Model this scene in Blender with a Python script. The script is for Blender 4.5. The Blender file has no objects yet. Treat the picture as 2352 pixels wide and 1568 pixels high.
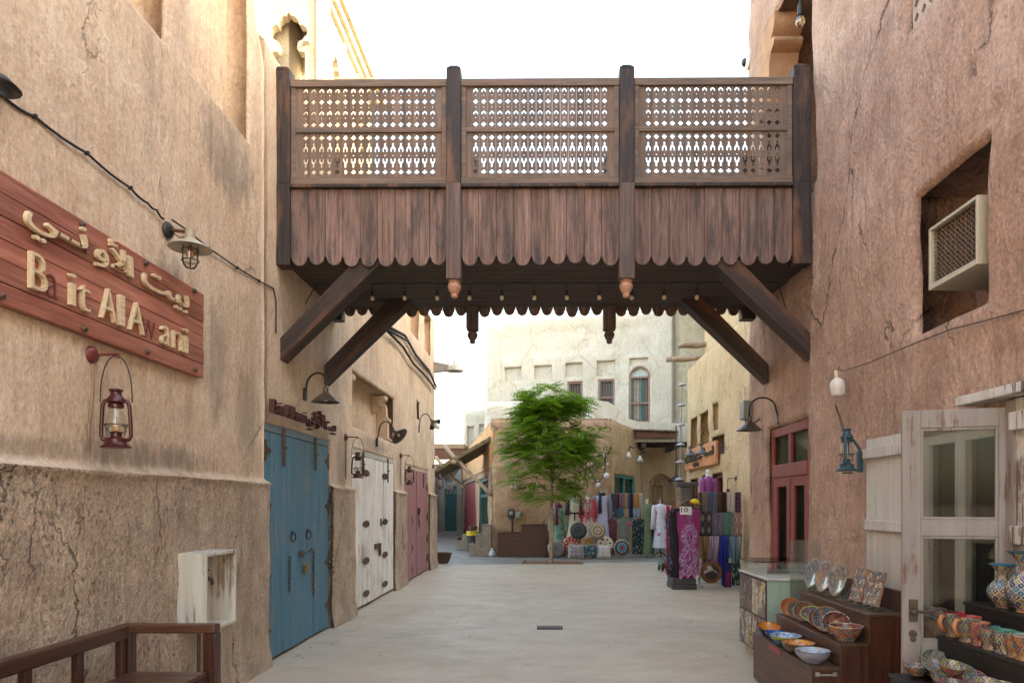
import bpy, math, random
import numpy as np
from mathutils import Vector, Matrix, noise as mnoise
from mathutils.geometry import tessellate_polygon
R = math.radians
rnd = random.Random(7)
sc = bpy.context.scene
COL = sc.collection

# ------------------------------------------------------------------ camera, sky, sun, exposure
YAW = R(0.5); EYE = 1.55; FPX = 1568.0; CXP = 1234.3; CYP = 1155.0     # 24 mm shift lens
cam_d = bpy.data.cameras.new('camera'); cam = bpy.data.objects.new('camera', cam_d); COL.objects.link(cam)
cam.location = (0, 0, EYE); cam.rotation_euler = (R(90), 0, YAW)
cam_d.sensor_width = 36; cam_d.lens = 36 * FPX / 2352
cam_d.shift_x = -(CXP - 1176) / 2352; cam_d.shift_y = (CYP - 784) / 2352
cam_d.clip_start = .05; cam_d.clip_end = 2000
sc.camera = cam
w = bpy.data.worlds.new('World'); sc.world = w; w.use_nodes = True
SUN_EL, SUN_AZ = R(20), R(104)      # azimuth clockwise from +y (down the street); the sun stands over the right-hand roofs
sky = w.node_tree.nodes.new('ShaderNodeTexSky'); sky.sky_type = 'NISHITA'; sky.sun_disc = False
sky.sun_elevation = SUN_EL; sky.sun_rotation = SUN_AZ; sky.air_density = 1.0; sky.dust_density = 3.0; sky.ozone_density = .6
bg = w.node_tree.nodes['Background']; bg.inputs['Strength'].default_value = .15
w.node_tree.links.new(sky.outputs[0], bg.inputs[0])
sd = bpy.data.lights.new('sun', 'SUN'); sun = bpy.data.objects.new('sun', sd); COL.objects.link(sun)
sd.energy = 2.0; sd.angle = R(.5); sd.color = (1, .90, .76)
sdir = Vector((math.sin(SUN_AZ) * math.cos(SUN_EL), math.cos(SUN_AZ) * math.cos(SUN_EL), math.sin(SUN_EL)))
sun.rotation_euler = sdir.to_track_quat('Z', 'Y').to_euler()
sc.view_settings.view_transform = 'Standard'; sc.view_settings.look = 'None'
sc.view_settings.exposure = 3.2; sc.view_settings.gamma = 1
sc.view_settings.use_white_balance = True; sc.view_settings.white_balance_temperature = 8000; sc.view_settings.white_balance_tint = 8
sc.cycles.use_denoising = True
sc.cycles.max_bounces = 10; sc.cycles.diffuse_bounces = 6; sc.cycles.transparent_max_bounces = 16

# ------------------------------------------------------------------ small helpers
_c, _s = math.cos(YAW), math.sin(YAW)
def _ray(u, v):
    a = (u - CXP) / FPX; b = -(v - CYP) / FPX
    return Vector((a * _c - _s, a * _s + _c, b))
def PX(u, v, x): d = _ray(u, v); t = x / d.x; return Vector((x, d.y * t, EYE + d.z * t))     # photo measurement -> point of a plane x / y / z
def PY(u, v, y): d = _ray(u, v); t = y / d.y; return Vector((d.x * t, y, EYE + d.z * t))
def PG(u, v, z=0.): d = _ray(u, v); t = (z - EYE) / d.z; return Vector((d.x * t, d.y * t, z))

def tag(o, label=None, cat=None, group=None, kind=None):
    for k, v in (('label', label), ('category', cat), ('group', group), ('kind', kind)):
        if v: o[k] = v
    return o
def thing(name, label, cat, loc=(0, 0, 0), rz=0, group=None):
    o = bpy.data.objects.new(name, None); o.empty_display_size = .1; COL.objects.link(o)
    o.location = loc; o.rotation_euler = (0, 0, rz)
    return tag(o, label, cat, group)

class MB:
    """collects shapes into one mesh"""
    def __init__(s): s.v = []; s.f = []; s.uv = []; s.m = []; s.mi = 0
    def add(s, vs, fs, uvs=None, M=None):
        b = len(s.v)
        s.v += [tuple(M @ Vector(p)) for p in vs] if M is not None else [tuple(p) for p in vs]
        for i, f in enumerate(fs):
            s.f.append(tuple(b + k for k in f)); s.m.append(s.mi)
            s.uv.append(uvs[i] if uvs else None)
        return s
    def box(s, a, b, M=None):
        (x0, y0, z0), (x1, y1, z1) = [min(p, q) for p, q in zip(a, b)], [max(p, q) for p, q in zip(a, b)]
        vs = [(x0, y0, z0), (x1, y0, z0), (x1, y1, z0), (x0, y1, z0), (x0, y0, z1), (x1, y0, z1), (x1, y1, z1), (x0, y1, z1)]
        return s.add(vs, [(0, 3, 2, 1), (4, 5, 6, 7), (0, 1, 5, 4), (1, 2, 6, 5), (2, 3, 7, 6), (3, 0, 4, 7)], None, M)
    def cbox(s, c, d, M=None):
        return s.box([c[i] - d[i] / 2 for i in range(3)], [c[i] + d[i] / 2 for i in range(3)], M)
    def prism(s, poly, y0, y1, M=None):
        """polygon in (x, z), extruded along y"""
        n = len(poly); tri = tessellate_polygon([[Vector((p[0], p[1], 0)) for p in poly]])
        vs = [(p[0], y0, p[1]) for p in poly] + [(p[0], y1, p[1]) for p in poly]
        ar = sum(poly[i][0] * poly[(i + 1) % n][1] - poly[(i + 1) % n][0] * poly[i][1] for i in range(n))
        fs = []
        for t in tri:
            a, b, c = t
            q = (poly[b][0] - poly[a][0]) * (poly[c][1] - poly[a][1]) - (poly[c][0] - poly[a][0]) * (poly[b][1] - poly[a][1])
            if q < 0: a, c = c, a
            fs.append((a, b, c)); fs.append((n + c, n + b, n + a))
        for i in range(n):
            j = (i + 1) % n
            fs.append((i, n + i, n + j, j) if ar > 0 else (j, n + j, n + i, i))
        return s.add(vs, fs, None, M)
    def pierced(s, outer, holes, y0, y1, M=None):
        """plate in (x, z) with holes cut through"""
        loops = [outer] + holes
        pts = [p for l in loops for p in l]; n = len(pts)
        tri = tessellate_polygon([[Vector((p[0], p[1], 0)) for p in l] for l in loops])
        vs = [(p[0], y0, p[1]) for p in pts] + [(p[0], y1, p[1]) for p in pts]; fs = []
        for a, b, c in tri:
            q = (pts[b][0] - pts[a][0]) * (pts[c][1] - pts[a][1]) - (pts[c][0] - pts[a][0]) * (pts[b][1] - pts[a][1])
            if q < 0: a, c = c, a
            fs.append((a, b, c)); fs.append((n + c, n + b, n + a))
        k = 0
        for l in loops:
            m = len(l)
            for i in range(m): fs.append((k + i, n + k + i, n + k + (i + 1) % m, k + (i + 1) % m))
            k += m
        return s.add(vs, fs, None, M)
    def tube(s, path, r, n=8, cap=True, M=None):
        path = [Vector(p) for p in path]; rs = r if isinstance(r, (list, tuple)) else [r] * len(path)
        vs, fs = [], []; up = None
        for i, p in enumerate(path):
            d = (path[min(i + 1, len(path) - 1)] - path[max(i - 1, 0)]).normalized()
            if up is None: up = Vector((0, 0, 1)) if abs(d.z) < .9 else Vector((1, 0, 0))
            a = d.cross(up)
            a = a.normalized() if a.length > 1e-6 else d.orthogonal().normalized()
            b = a.cross(d); up = b
            for k in range(n):
                t = 2 * math.pi * k / n; vs.append(p + (a * math.cos(t) + b * math.sin(t)) * rs[i])
        for i in range(len(path) - 1):
            for k in range(n):
                q = (k + 1) % n; fs.append((i * n + k, i * n + q, (i + 1) * n + q, (i + 1) * n + k))
        if cap: fs.append(tuple(range(n - 1, -1, -1))); fs.append(tuple(range((len(path) - 1) * n, len(path) * n)))
        return s.add(vs, fs, None, M)
    def lathe(s, prof, n=16, c=(0, 0, 0), M=None, ang=2 * math.pi, wob=None):
        """profile [(r, z)] turned about z; UV = (turn 0..1, length along profile)"""
        L = [0.]
        for i in range(1, len(prof)): L.append(L[-1] + math.hypot(prof[i][0] - prof[i - 1][0], prof[i][1] - prof[i - 1][1]))
        full = ang > 6.28; cols = n if full else n + 1; vs, fs, uv = [], [], []
        for i, (r, z) in enumerate(prof):
            for k in range(cols):
                t = ang * k / n; q = r * (wob(t, i) if wob else 1)
                vs.append((c[0] + q * math.cos(t), c[1] + q * math.sin(t), c[2] + z))
        for i in range(len(prof) - 1):
            for k in range(n):
                q = (k + 1) % cols
                fs.append((i * cols + k, i * cols + q, (i + 1) * cols + q, (i + 1) * cols + k))
                uv.append([(k / n, L[i]), ((k + 1) / n, L[i]), ((k + 1) / n, L[i + 1]), (k / n, L[i + 1])])
        return s.add(vs, fs, uv, M)
    def loft(s, rings, n=24, fold=None, cap=False, M=None):
        """rings [(z, rx, ry, cx, cy)]; fold(t, h) scales the radius; UV = (turn, height 0..1)"""
        vs, fs, uv = [], [], []; m = len(rings)
        for i, (z, rx, ry, cx, cy) in enumerate(rings):
            for k in range(n):
                t = 2 * math.pi * k / n; q = fold(t, i / (m - 1)) if fold else 1
                vs.append((cx + rx * q * math.cos(t), cy + ry * q * math.sin(t), z))
        for i in range(m - 1):
            for k in range(n):
                q = (k + 1) % n; fs.append((i * n + k, i * n + q, (i + 1) * n + q, (i + 1) * n + k))
                uv.append([(k / n, i / (m - 1)), ((k + 1) / n, i / (m - 1)), ((k + 1) / n, (i + 1) / (m - 1)), (k / n, (i + 1) / (m - 1))])
        if cap:
            fs += [tuple(range(n - 1, -1, -1)), tuple(range((m - 1) * n, m * n))]; uv += [None, None]
        return s.add(vs, fs, uv, M)
    def sheet(s, fn, nu, nv, thick=0, M=None):
        """fn(a, b) -> point for a, b in 0..1; UV = (a, b); optional thickness along the face normal"""
        P = [[Vector(fn(i / nu, j / nv)) for i in range(nu + 1)] for j in range(nv + 1)]
        idx = lambda i, j: j * (nu + 1) + i
        vs = [p for row in P for p in row]; fs, uv = [], []
        for j in range(nv):
            for i in range(nu):
                fs.append((idx(i, j), idx(i + 1, j), idx(i + 1, j + 1), idx(i, j + 1)))
                uv.append([(i / nu, j / nv), ((i + 1) / nu, j / nv), ((i + 1) / nu, (j + 1) / nv), (i / nu, (j + 1) / nv)])
        if thick:
            N = len(vs); nrm = [Vector() for _ in vs]
            for f in fs:
                q = (vs[f[1]] - vs[f[0]]).cross(vs[f[3]] - vs[f[0]])
                for k in f: nrm[k] += q
            vs = vs + [p - (q.normalized() if q.length > 1e-9 else Vector()) * thick for p, q in zip(vs, nrm)]
            m = len(fs)
            for i in range(m): fs.append(tuple(N + k for k in reversed(fs[i]))); uv.append(list(reversed(uv[i])))
            rim = [idx(i, 0) for i in range(nu + 1)] + [idx(nu, j) for j in range(1, nv + 1)] + [idx(i, nv) for i in range(nu - 1, -1, -1)] + [idx(0, j) for j in range(nv - 1, 0, -1)]
            for a, b in zip(rim, rim[1:] + rim[:1]): fs.append((b, a, N + a, N + b)); uv.append([(.5, .5)] * 4)
        return s.add(vs, fs, uv, M)
    def build(s, name, mat, parent=None, smooth=False, bevel=0, world=True, seg=2):
        me = bpy.data.meshes.new(name); me.from_pydata(s.v, [], s.f)
        mats = mat if isinstance(mat, (list, tuple)) else [mat]
        for m in mats: me.materials.append(m)
        if any(u for u in s.uv):
            L = me.uv_layers.new(name='UVMap'); k = 0; buf = np.zeros(len(me.loops) * 2, np.float32)
            for f, u in zip(s.f, s.uv):
                for j in range(len(f)):
                    if u: buf[k], buf[k + 1] = u[j]
                    k += 2
            L.data.foreach_set('uv', buf)
        if len(mats) > 1: me.polygons.foreach_set('material_index', np.array(s.m, np.int32))
        if smooth: me.polygons.foreach_set('use_smooth', np.ones(len(me.polygons), bool))
        me.update()
        o = bpy.data.objects.new(name, me); COL.objects.link(o)
        if parent is not None:
            o.parent = parent
            if world and parent.type == 'EMPTY': o.location = -parent.location
        if bevel:
            b = o.modifiers.new('bevel', 'BEVEL'); b.width = bevel; b.segments = seg; b.limit_method = 'ANGLE'; b.angle_limit = R(40)
        if smooth == 'auto':
            me.polygons.foreach_set('use_smooth', np.ones(len(me.polygons), bool))
            import bmesh
            bm = bmesh.new(); bm.from_mesh(me)
            for e in bm.edges:
                if len(e.link_faces) == 2 and e.calc_face_angle(0) > R(38): e.smooth = False
            bm.to_mesh(me); bm.free()
        return o
def copy_thing(root, loc, rz=None, label=None, group=None, swap=None):
    def cp(o, par):
        c = o.copy(); COL.objects.link(c)
        if par is not None: c.parent = par
        if swap and c.data and o.name.split('.')[0] in swap:
            c.data = c.data.copy(); c.data.materials[0] = swap[o.name.split('.')[0]]
        for ch in list(o.children): cp(ch, c)
        return c
    r = cp(root, None); r.location = loc
    if rz is not None: r.rotation_euler.z = rz
    if label: r['label'] = label
    if group: r['group'] = group
    return r
def T(x=0, y=0, z=0): return Matrix.Translation((x, y, z))
def RX(a): return Matrix.Rotation(a, 4, 'X')
def RY(a): return Matrix.Rotation(a, 4, 'Y')
def RZ(a): return Matrix.Rotation(a, 4, 'Z')
def sm(a, b, x): t = max(0., min(1., (x - a) / (b - a))); return t * t * (3 - 2 * t)
def fbm(x, y, z, sc_=1, o=3): return mnoise.fractal(Vector((x, y, z)) * sc_, 1., 2., o)

# ------------------------------------------------------------------ materials
def nd(nt, typ, ins=None, **props):
    n = nt.nodes.new('ShaderNode' + typ)
    for k, v in props.items(): setattr(n, k, v)
    for k, v in (ins or {}).items():
        i = n.inputs[k]
        if isinstance(v, bpy.types.NodeSocket): nt.links.new(v, i)
        elif isinstance(v, (tuple, list)) and i.type == 'RGBA' and len(v) == 3: i.default_value = (*v, 1)
        else: i.default_value = v
    return n
def mth(nt, op, a, b=0., c=None):
    i = {0: a, 1: b}
    if c is not None: i[2] = c
    return nd(nt, 'Math', i, operation=op).outputs[0]
def mix(nt, f, a, b, blend='MIX'):
    return nd(nt, 'Mix', {0: f, 6: a, 7: b}, data_type='RGBA', blend_type=blend).outputs[2]
def ramp(nt, f, stops, interp='LINEAR'):
    n = nd(nt, 'ValToRGB', {0: f}); r = n.color_ramp; r.interpolation = interp
    while len(r.elements) < len(stops): r.elements.new(.5)
    for e, (p, c) in zip(r.elements, sorted(stops, key=lambda q: q[0])):
        e.position = p; e.color = (c, c, c, 1) if isinstance(c, (int, float)) else (*c, 1)
    return n.outputs[0]
def mapped(nt, vec, scale=(1, 1, 1), rot=(0, 0, 0), loc=(0, 0, 0)):
    return nd(nt, 'Mapping', {'Vector': vec, 'Scale': scale, 'Rotation': rot, 'Location': loc}).outputs[0]
def noi(nt, vec, scale=1., detail=3., rough=.5, dist=0., out=0):
    return nd(nt, 'TexNoise', {'Vector': vec, 'Scale': scale, 'Detail': detail, 'Roughness': rough, 'Distortion': dist}).outputs[out]
def newmat(name, rough=.9, metal=0.):
    m = bpy.data.materials.new(name); m.use_nodes = True; nt = m.node_tree
    b = nt.nodes['Principled BSDF']; b.inputs['Roughness'].default_value = rough; b.inputs['Metallic'].default_value = metal
    tc = nt.nodes.new('ShaderNodeTexCoord')
    return m, nt, b, tc
def setc(nt, b, c):
    if isinstance(c, bpy.types.NodeSocket): nt.links.new(c, b.inputs['Base Color'])
    else: b.inputs['Base Color'].default_value = (*c[:3], 1)
def setbump(nt, b, h, strength=.5, dist=.02):
    n = nd(nt, 'Bump', {'Height': h, 'Strength': strength, 'Distance': dist}); nt.links.new(n.outputs[0], b.inputs['Normal'])

def plaster(name, base, light, dark, streak=.5, crack=.6, ccol=(.09, .05, .03), cscale=1.1, cw=.02, cz=.45, bump=.6, lump=1., grain=30., cmask=.5, swirl=0., stain=.35, spots=(), spotcol=(.2, .165, .13), ovl=.5, fine=.35, pit=.5, brush=.2):
    m, nt, b, tc = newmat(name, .95); P = tc.outputs['Object']
    n1 = noi(nt, P, .8, 4, .6); n1b = noi(nt, P, 3.1, 5, .6, .4)
    col = mix(nt, ramp(nt, n1, [(.36, 0), (.64, 1)]), base, light)
    col = mix(nt, mth(nt, 'MULTIPLY', ramp(nt, n1b, [(.42, 0), (.7, 1)]), stain), col, dark)
    st = noi(nt, mapped(nt, P, (3.2, 3.2, .28)), 2.6, 6, .65)
    st2 = noi(nt, mapped(nt, P, (9, 9, .4)), 3., 4, .6)
    col = mix(nt, mth(nt, 'MULTIPLY', ramp(nt, st, [(.48, 0), (.72, 1)]), streak), col, dark)
    col = mix(nt, mth(nt, 'MULTIPLY', ramp(nt, st2, [(.5, 0), (.75, 1)]), streak * .6), col, light)
    g = noi(nt, P, grain, 5, .7)
    col = mix(nt, ovl, col, ramp(nt, g, [(.3, .25), (.7, .85)]), 'OVERLAY')
    pn = noi(nt, mapped(nt, P, (1, 1, .55)), 38., 6, .75); pm = ramp(nt, noi(nt, P, 1.7, 4, .65), [(.40, .15), (.62, 1)])
    pits = mth(nt, 'MULTIPLY', ramp(nt, pn, [(.56, 0), (.66, 1)]), pm)
    br_ = noi(nt, mapped(nt, P, (26, 26, 2.2)), 1.6, 5, .7, .8)
    col = mix(nt, brush, col, ramp(nt, br_, [(.32, .18), (.68, .85)]), 'OVERLAY')
    col = mix(nt, mth(nt, 'MULTIPLY', pits, pit), col, tuple(k * .45 for k in dark))
    if spots:      # separate weather stains: (y, z, half width, half height, strength)
        sp = nd(nt, 'SeparateXYZ', {0: P}); ns = noi(nt, mapped(nt, P, (2, 2, .7)), 5., 6, .7); tot = None
        for (cy, cz_, ry, rz, st_) in spots:
            a = mth(nt, 'POWER', mth(nt, 'DIVIDE', mth(nt, 'SUBTRACT', sp.outputs[1], cy), ry), 2.); e = mth(nt, 'POWER', mth(nt, 'DIVIDE', mth(nt, 'SUBTRACT', sp.outputs[2], cz_), rz), 2.)
            k = mth(nt, 'MULTIPLY', ramp(nt, mth(nt, 'ADD', mth(nt, 'MULTIPLY', mth(nt, 'ADD', a, e), .35), mth(nt, 'SUBTRACT', 1., mth(nt, 'MULTIPLY', ns, 1.3))), [(.35, 1), (.75, 0)]), st_)
            tot = k if tot is None else mth(nt, 'MAXIMUM', tot, k)
        col = mix(nt, tot, col, spotcol)
    wv = nd(nt, 'VectorMath', {0: noi(nt, P, 2.3, 5, .65, 0, 1), 1: (.5, .5, .5)}, operation='SUBTRACT').outputs[0]
    wv = nd(nt, 'VectorMath', {0: wv, 'Scale': .42}, operation='SCALE').outputs[0]
    wp = nd(nt, 'VectorMath', {0: P, 1: wv}, operation='ADD').outputs[0]
    vo = nd(nt, 'TexVoronoi', {'Vector': mapped(nt, wp, (1, 1, cz)), 'Scale': cscale}, feature='DISTANCE_TO_EDGE').outputs[0]
    wid = mth(nt, 'MULTIPLY', noi(nt, P, 5., 3), 2.)
    cr = ramp(nt, mth(nt, 'DIVIDE', vo, mth(nt, 'MULTIPLY', wid, cw)), [(.25, 1), (1., 0)])
    ms = ramp(nt, noi(nt, P, 1.15, 3, .6), [(cmask - .03, 0), (cmask + .08, 1)])
    cr = mth(nt, 'MULTIPLY', cr, ms)
    col = mix(nt, mth(nt, 'MULTIPLY', cr, crack), col, ccol)
    setc(nt, b, col)
    h = mth(nt, 'MULTIPLY', noi(nt, mapped(nt, P, (1, 1, .6)), 4., 5, .6, swirl), lump)
    h = mth(nt, 'ADD', h, mth(nt, 'MULTIPLY', noi(nt, P, 14., 5, .7, swirl), fine * lump))
    h = mth(nt, 'ADD', h, mth(nt, 'MULTIPLY', g, .22)); h = mth(nt, 'SUBTRACT', h, mth(nt, 'MULTIPLY', pits, .22 * pit)); h = mth(nt, 'ADD', h, mth(nt, 'MULTIPLY', br_, .16 * brush))
    h = mth(nt, 'SUBTRACT', h, mth(nt, 'MULTIPLY', cr, .55 * min(1, crack * 1.4)))
    setbump(nt, b, h, bump, .06)
    return m
def wood(name, c1, c2, c3=None, axis='z', rough=.75, gs=1., bump=.35, cell=None, amt=.5):
    """grained timber; cell = plank width along x for board-to-board variation"""
    m, nt, b, tc = newmat(name, rough); P = tc.outputs['Object']
    lo, hi = .7 * gs, 14 * gs
    S = {'x': (lo, hi, hi), 'y': (hi, lo, hi), 'z': (hi, hi, lo)}[axis]
    n1 = noi(nt, mapped(nt, P, S), 1.5, 6, .65, .6); n2 = noi(nt, mapped(nt, P, tuple(k * 4 for k in S)), 1.5, 4, .6)
    col = mix(nt, ramp(nt, n1, [(.35, 0), (.65, 1)]), c1, c2)
    if c3:
        n3 = noi(nt, mapped(nt, P, {'x': (.6, 3, 3), 'y': (3, .6, 3), 'z': (3, 3, .6)}[axis]), 1.6 * gs, 5, .65)
        col = mix(nt, ramp(nt, n3, [(.5, 0), (.68, 1)]), col, c3)
    if cell:
        sx = nd(nt, 'SeparateXYZ', {0: P}).outputs['XYZ'.index(cell[0].upper())]
        k = mth(nt, 'FLOOR', mth(nt, 'DIVIDE', mth(nt, 'SUBTRACT', sx, cell[2] if len(cell) > 2 else 0.), cell[1]))
        wn = nd(nt, 'TexWhiteNoise', {'W': k}, noise_dimensions='1D').outputs[0]
        col = mix(nt, amt, col, ramp(nt, wn, [(0, .2), (1, .8)]), 'OVERLAY')
    col = mix(nt, .5, col, ramp(nt, n2, [(.3, .25), (.7, .8)]), 'OVERLAY')
    setc(nt, b, col); setbump(nt, b, mth(nt, 'ADD', n1, mth(nt, 'MULTIPLY', n2, .6)), bump, .012)
    return m
def paintwood(name, paint, under, worn=.5, axis='z', rough=.6, gs=1., dirt=(.12, .10, .08), streak=.35, wear=.62):
    m, nt, b, tc = newmat(name, rough); P = tc.outputs['Object']
    lo, hi = 1.2 * gs, 22 * gs
    S = {'x': (lo, hi, hi), 'y': (hi, lo, hi), 'z': (hi, hi, lo)}[axis]
    n1 = noi(nt, mapped(nt, P, S), 1.2, 7, .7); n2 = noi(nt, mapped(nt, P, tuple(k * .3 for k in S)), 1.6, 5, .6); n3 = noi(nt, P, 1.8 * gs, 5, .7)
    col = mix(nt, ramp(nt, n2, [(.35, 0), (.7, .8)]), paint, tuple(min(1, k * 1.35 + .01) for k in paint))
    col = mix(nt, mth(nt, 'MULTIPLY', ramp(nt, n1, [(.5, 0), (.75, 1)]), streak), col, dirt)
    n4 = noi(nt, mapped(nt, P, tuple(k * .55 for k in S), loc=(3, 7, 1)), 1.3, 6, .7); g_ = sum(paint) / 3
    col = mix(nt, mth(nt, 'MULTIPLY', ramp(nt, n4, [(.47, 0), (.68, 1)]), min(.75, streak * 1.3)), col, tuple(.45 * k + .55 * (g_ * 1.15 + .05) for k in paint))
    msk = mth(nt, 'MULTIPLY', ramp(nt, mth(nt, 'ADD', mth(nt, 'MULTIPLY', n1, .6), mth(nt, 'MULTIPLY', n3, .5)), [(wear, 0), (wear + .06, 1)]), worn)
    col = mix(nt, msk, col, under); setc(nt, b, col)
    setbump(nt, b, mth(nt, 'SUBTRACT', n1, msk), .3, .01)
    return m
def flat(name, col, rough=.6, metal=0., var=.25, scale=6., bump=.0, spec=None):
    m, nt, b, tc = newmat(name, rough, metal); P = tc.outputs['Object']
    n = noi(nt, P, scale, 5, .65)
    setc(nt, b, mix(nt, ramp(nt, n, [(.3, 0), (.7, 1)]), tuple(k * (1 - var) for k in col), tuple(min(1, k * (1 + var)) for k in col)))
    if bump: setbump(nt, b, n, bump, .01)
    if spec is not None: b.inputs['Specular IOR Level'].default_value = spec
    return m
def rusty(name, col, rust=(.16, .05, .02), amt=.55, rough=.5, metal=0.):
    m, nt, b, tc = newmat(name, rough, metal); P = tc.outputs['Object']
    n = noi(nt, P, 22, 6, .7); n2 = noi(nt, P, 5, 3)
    setc(nt, b, mix(nt, ramp(nt, mth(nt, 'ADD', mth(nt, 'MULTIPLY', n, .6), mth(nt, 'MULTIPLY', n2, .4)), [(amt - .04, 0), (amt + .06, 1)]), col, rust))
    setbump(nt, b, n, .15, .004); return m
def glassy(name, tint=(.95, .97, .95), refl=.12, rough=.02, dirt=0., graze=.6):
    """thin clear pane: mostly see-through, a little mirror"""
    m = bpy.data.materials.new(name); m.use_nodes = True; nt = m.node_tree
    out = nt.nodes['Material Output']; nt.nodes.remove(nt.nodes['Principled BSDF'])
    tr = nd(nt, 'BsdfTransparent', {0: tint}); gl = nd(nt, 'BsdfGlossy', {'Roughness': rough})
    fr = nd(nt, 'LayerWeight', {'Blend': .35}).outputs['Facing']
    f = mth(nt, 'ADD', mth(nt, 'MULTIPLY', mth(nt, 'POWER', fr, 3.), graze), refl)
    a = nd(nt, 'MixShader', {0: f, 1: tr.outputs[0], 2: gl.outputs[0]}).outputs[0]
    if dirt:
        df = nd(nt, 'BsdfDiffuse', {0: (.6, .58, .54)}); tc = nt.nodes.new('ShaderNodeTexCoord')
        a = nd(nt, 'MixShader', {0: mth(nt, 'MULTIPLY', noi(nt, tc.outputs['Object'], 6, 5), dirt), 1: a, 2: df.outputs[0]}).outputs[0]
    nt.links.new(a, out.inputs[0]); return m
def cloth(name, cols, kind='plain', scale=8., rough=.85, uv=True, sx=1., sheen=.0, bg_mix=None):
    """woven / printed textile; kinds: plain, floral, stripes, diamonds, paisley, speckle"""
    m, nt, b, tc = newmat(name, rough); P = tc.outputs['UV' if uv else 'Object']
    P = mapped(nt, P, (scale * sx, scale, scale)); c = [tuple(k) for k in cols]
    wp = nd(nt, 'VectorMath', {0: P, 1: nd(nt, 'VectorMath', {0: noi(nt, P, 1.5, 2, .5, 0, 1), 'Scale': .5}, operation='SCALE').outputs[0]}, operation='ADD').outputs[0]
    if kind == 'plain':
        col = mix(nt, noi(nt, P, 2, 3), tuple(k * .8 for k in c[0]), c[0])
    elif kind in ('floral', 'speckle'):
        v = nd(nt, 'TexVoronoi', {'Vector': wp, 'Scale': 1.}); d = v.outputs['Distance']
        r = nd(nt, 'SeparateColor', {0: v.outputs['Color']}).outputs[0]
        pal = ramp(nt, r, [(i / max(1, len(c) - 1), k) for i, k in enumerate(c[1:])], 'CONSTANT') if len(c) > 2 else c[1]
        t = .34 if kind == 'floral' else .26
        col = mix(nt, ramp(nt, d, [(t, 1), (t + .08, 0)]), c[0], pal)
        col = mix(nt, ramp(nt, d, [(.08, 1), (.12, 0)]), col, c[-1])
    elif kind == 'stripes':
        x = nd(nt, 'SeparateXYZ', {0: P}).outputs[0]
        col = ramp(nt, mth(nt, 'FRACT', x), [(i / len(c), k) for i, k in enumerate(c)], 'CONSTANT')
    elif kind == 'diamonds':
        s_ = nd(nt, 'SeparateXYZ', {0: P}); x, y = s_.outputs[0], s_.outputs[1]
        a = mth(nt, 'ABSOLUTE', mth(nt, 'SUBTRACT', mth(nt, 'FRACT', x), .5)); e = mth(nt, 'ABSOLUTE', mth(nt, 'SUBTRACT', mth(nt, 'FRACT', y), .5))
        d = mth(nt, 'ADD', a, e)
        col = ramp(nt, d, [(0, c[0]), (.36, c[0]), (.4, c[1]), (.52, c[1]), (.56, c[2] if len(c) > 2 else c[0])], 'LINEAR')
    elif kind == 'paisley':
        v = nd(nt, 'TexVoronoi', {'Vector': wp, 'Scale': .9}, feature='SMOOTH_F1').outputs[0]
        k = mth(nt, 'SINE', mth(nt, 'MULTIPLY', v, 26.))
        col = mix(nt, ramp(nt, k, [(.45, 0), (.55, 1)]), c[0], c[1])
        if len(c) > 2: col = mix(nt, ramp(nt, noi(nt, P, .8, 2), [(.52, 0), (.56, 1)]), col, c[2])
    setc(nt, b, col); h = noi(nt, tc.outputs['Object'], 180, 2); setbump(nt, b, h, .15, .003)
    if sheen: b.inputs['Sheen Weight'].default_value = sheen
    return m
def mosaic(name, pal, line=(.75, .73, .66), su=14., sv=26., rough=.18, rnds=.0, dots=True, lw=.06):
    """glazed hand-painted ceramic: regular cells in several colours with pale outlines and dots (UV of the turned shape)"""
    m, nt, b, tc = newmat(name, rough)
    P = mapped(nt, tc.outputs['UV'], (su, sv, 1))
    s_ = nd(nt, 'SeparateXYZ', {0: P})      # turned 45 degrees: a lozenge net that closes round the pot
    P = nd(nt, 'CombineXYZ', {0: mth(nt, 'ADD', s_.outputs[0], s_.outputs[1]), 1: mth(nt, 'SUBTRACT', s_.outputs[0], s_.outputs[1])}).outputs[0]
    v = nd(nt, 'TexVoronoi', {'Vector': P, 'Scale': 1., 'Randomness': rnds}, voronoi_dimensions='2D')
    r = nd(nt, 'SeparateColor', {0: v.outputs['Color']}).outputs[1]
    col = ramp(nt, r, [(i / len(pal), c) for i, c in enumerate(pal)], 'CONSTANT'); d = v.outputs['Distance']
    if dots:
        col = mix(nt, ramp(nt, d, [(.24, 1), (.29, 0)]), col, ramp(nt, nd(nt, 'SeparateColor', {0: v.outputs['Color']}).outputs[2], [(i / len(pal), c) for i, c in enumerate(reversed(pal))], 'CONSTANT'))
        col = mix(nt, ramp(nt, d, [(.09, 1), (.13, 0)]), col, line)
    e = nd(nt, 'TexVoronoi', {'Vector': P, 'Scale': 1., 'Randomness': rnds}, voronoi_dimensions='2D', feature='DISTANCE_TO_EDGE').outputs[0]
    col = mix(nt, ramp(nt, e, [(lw * .6, 1), (lw, 0)]), col, line)
    setc(nt, b, col); b.inputs['Coat Weight'].default_value = .3; b.inputs['Coat Roughness'].default_value = .1
    return m
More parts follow.
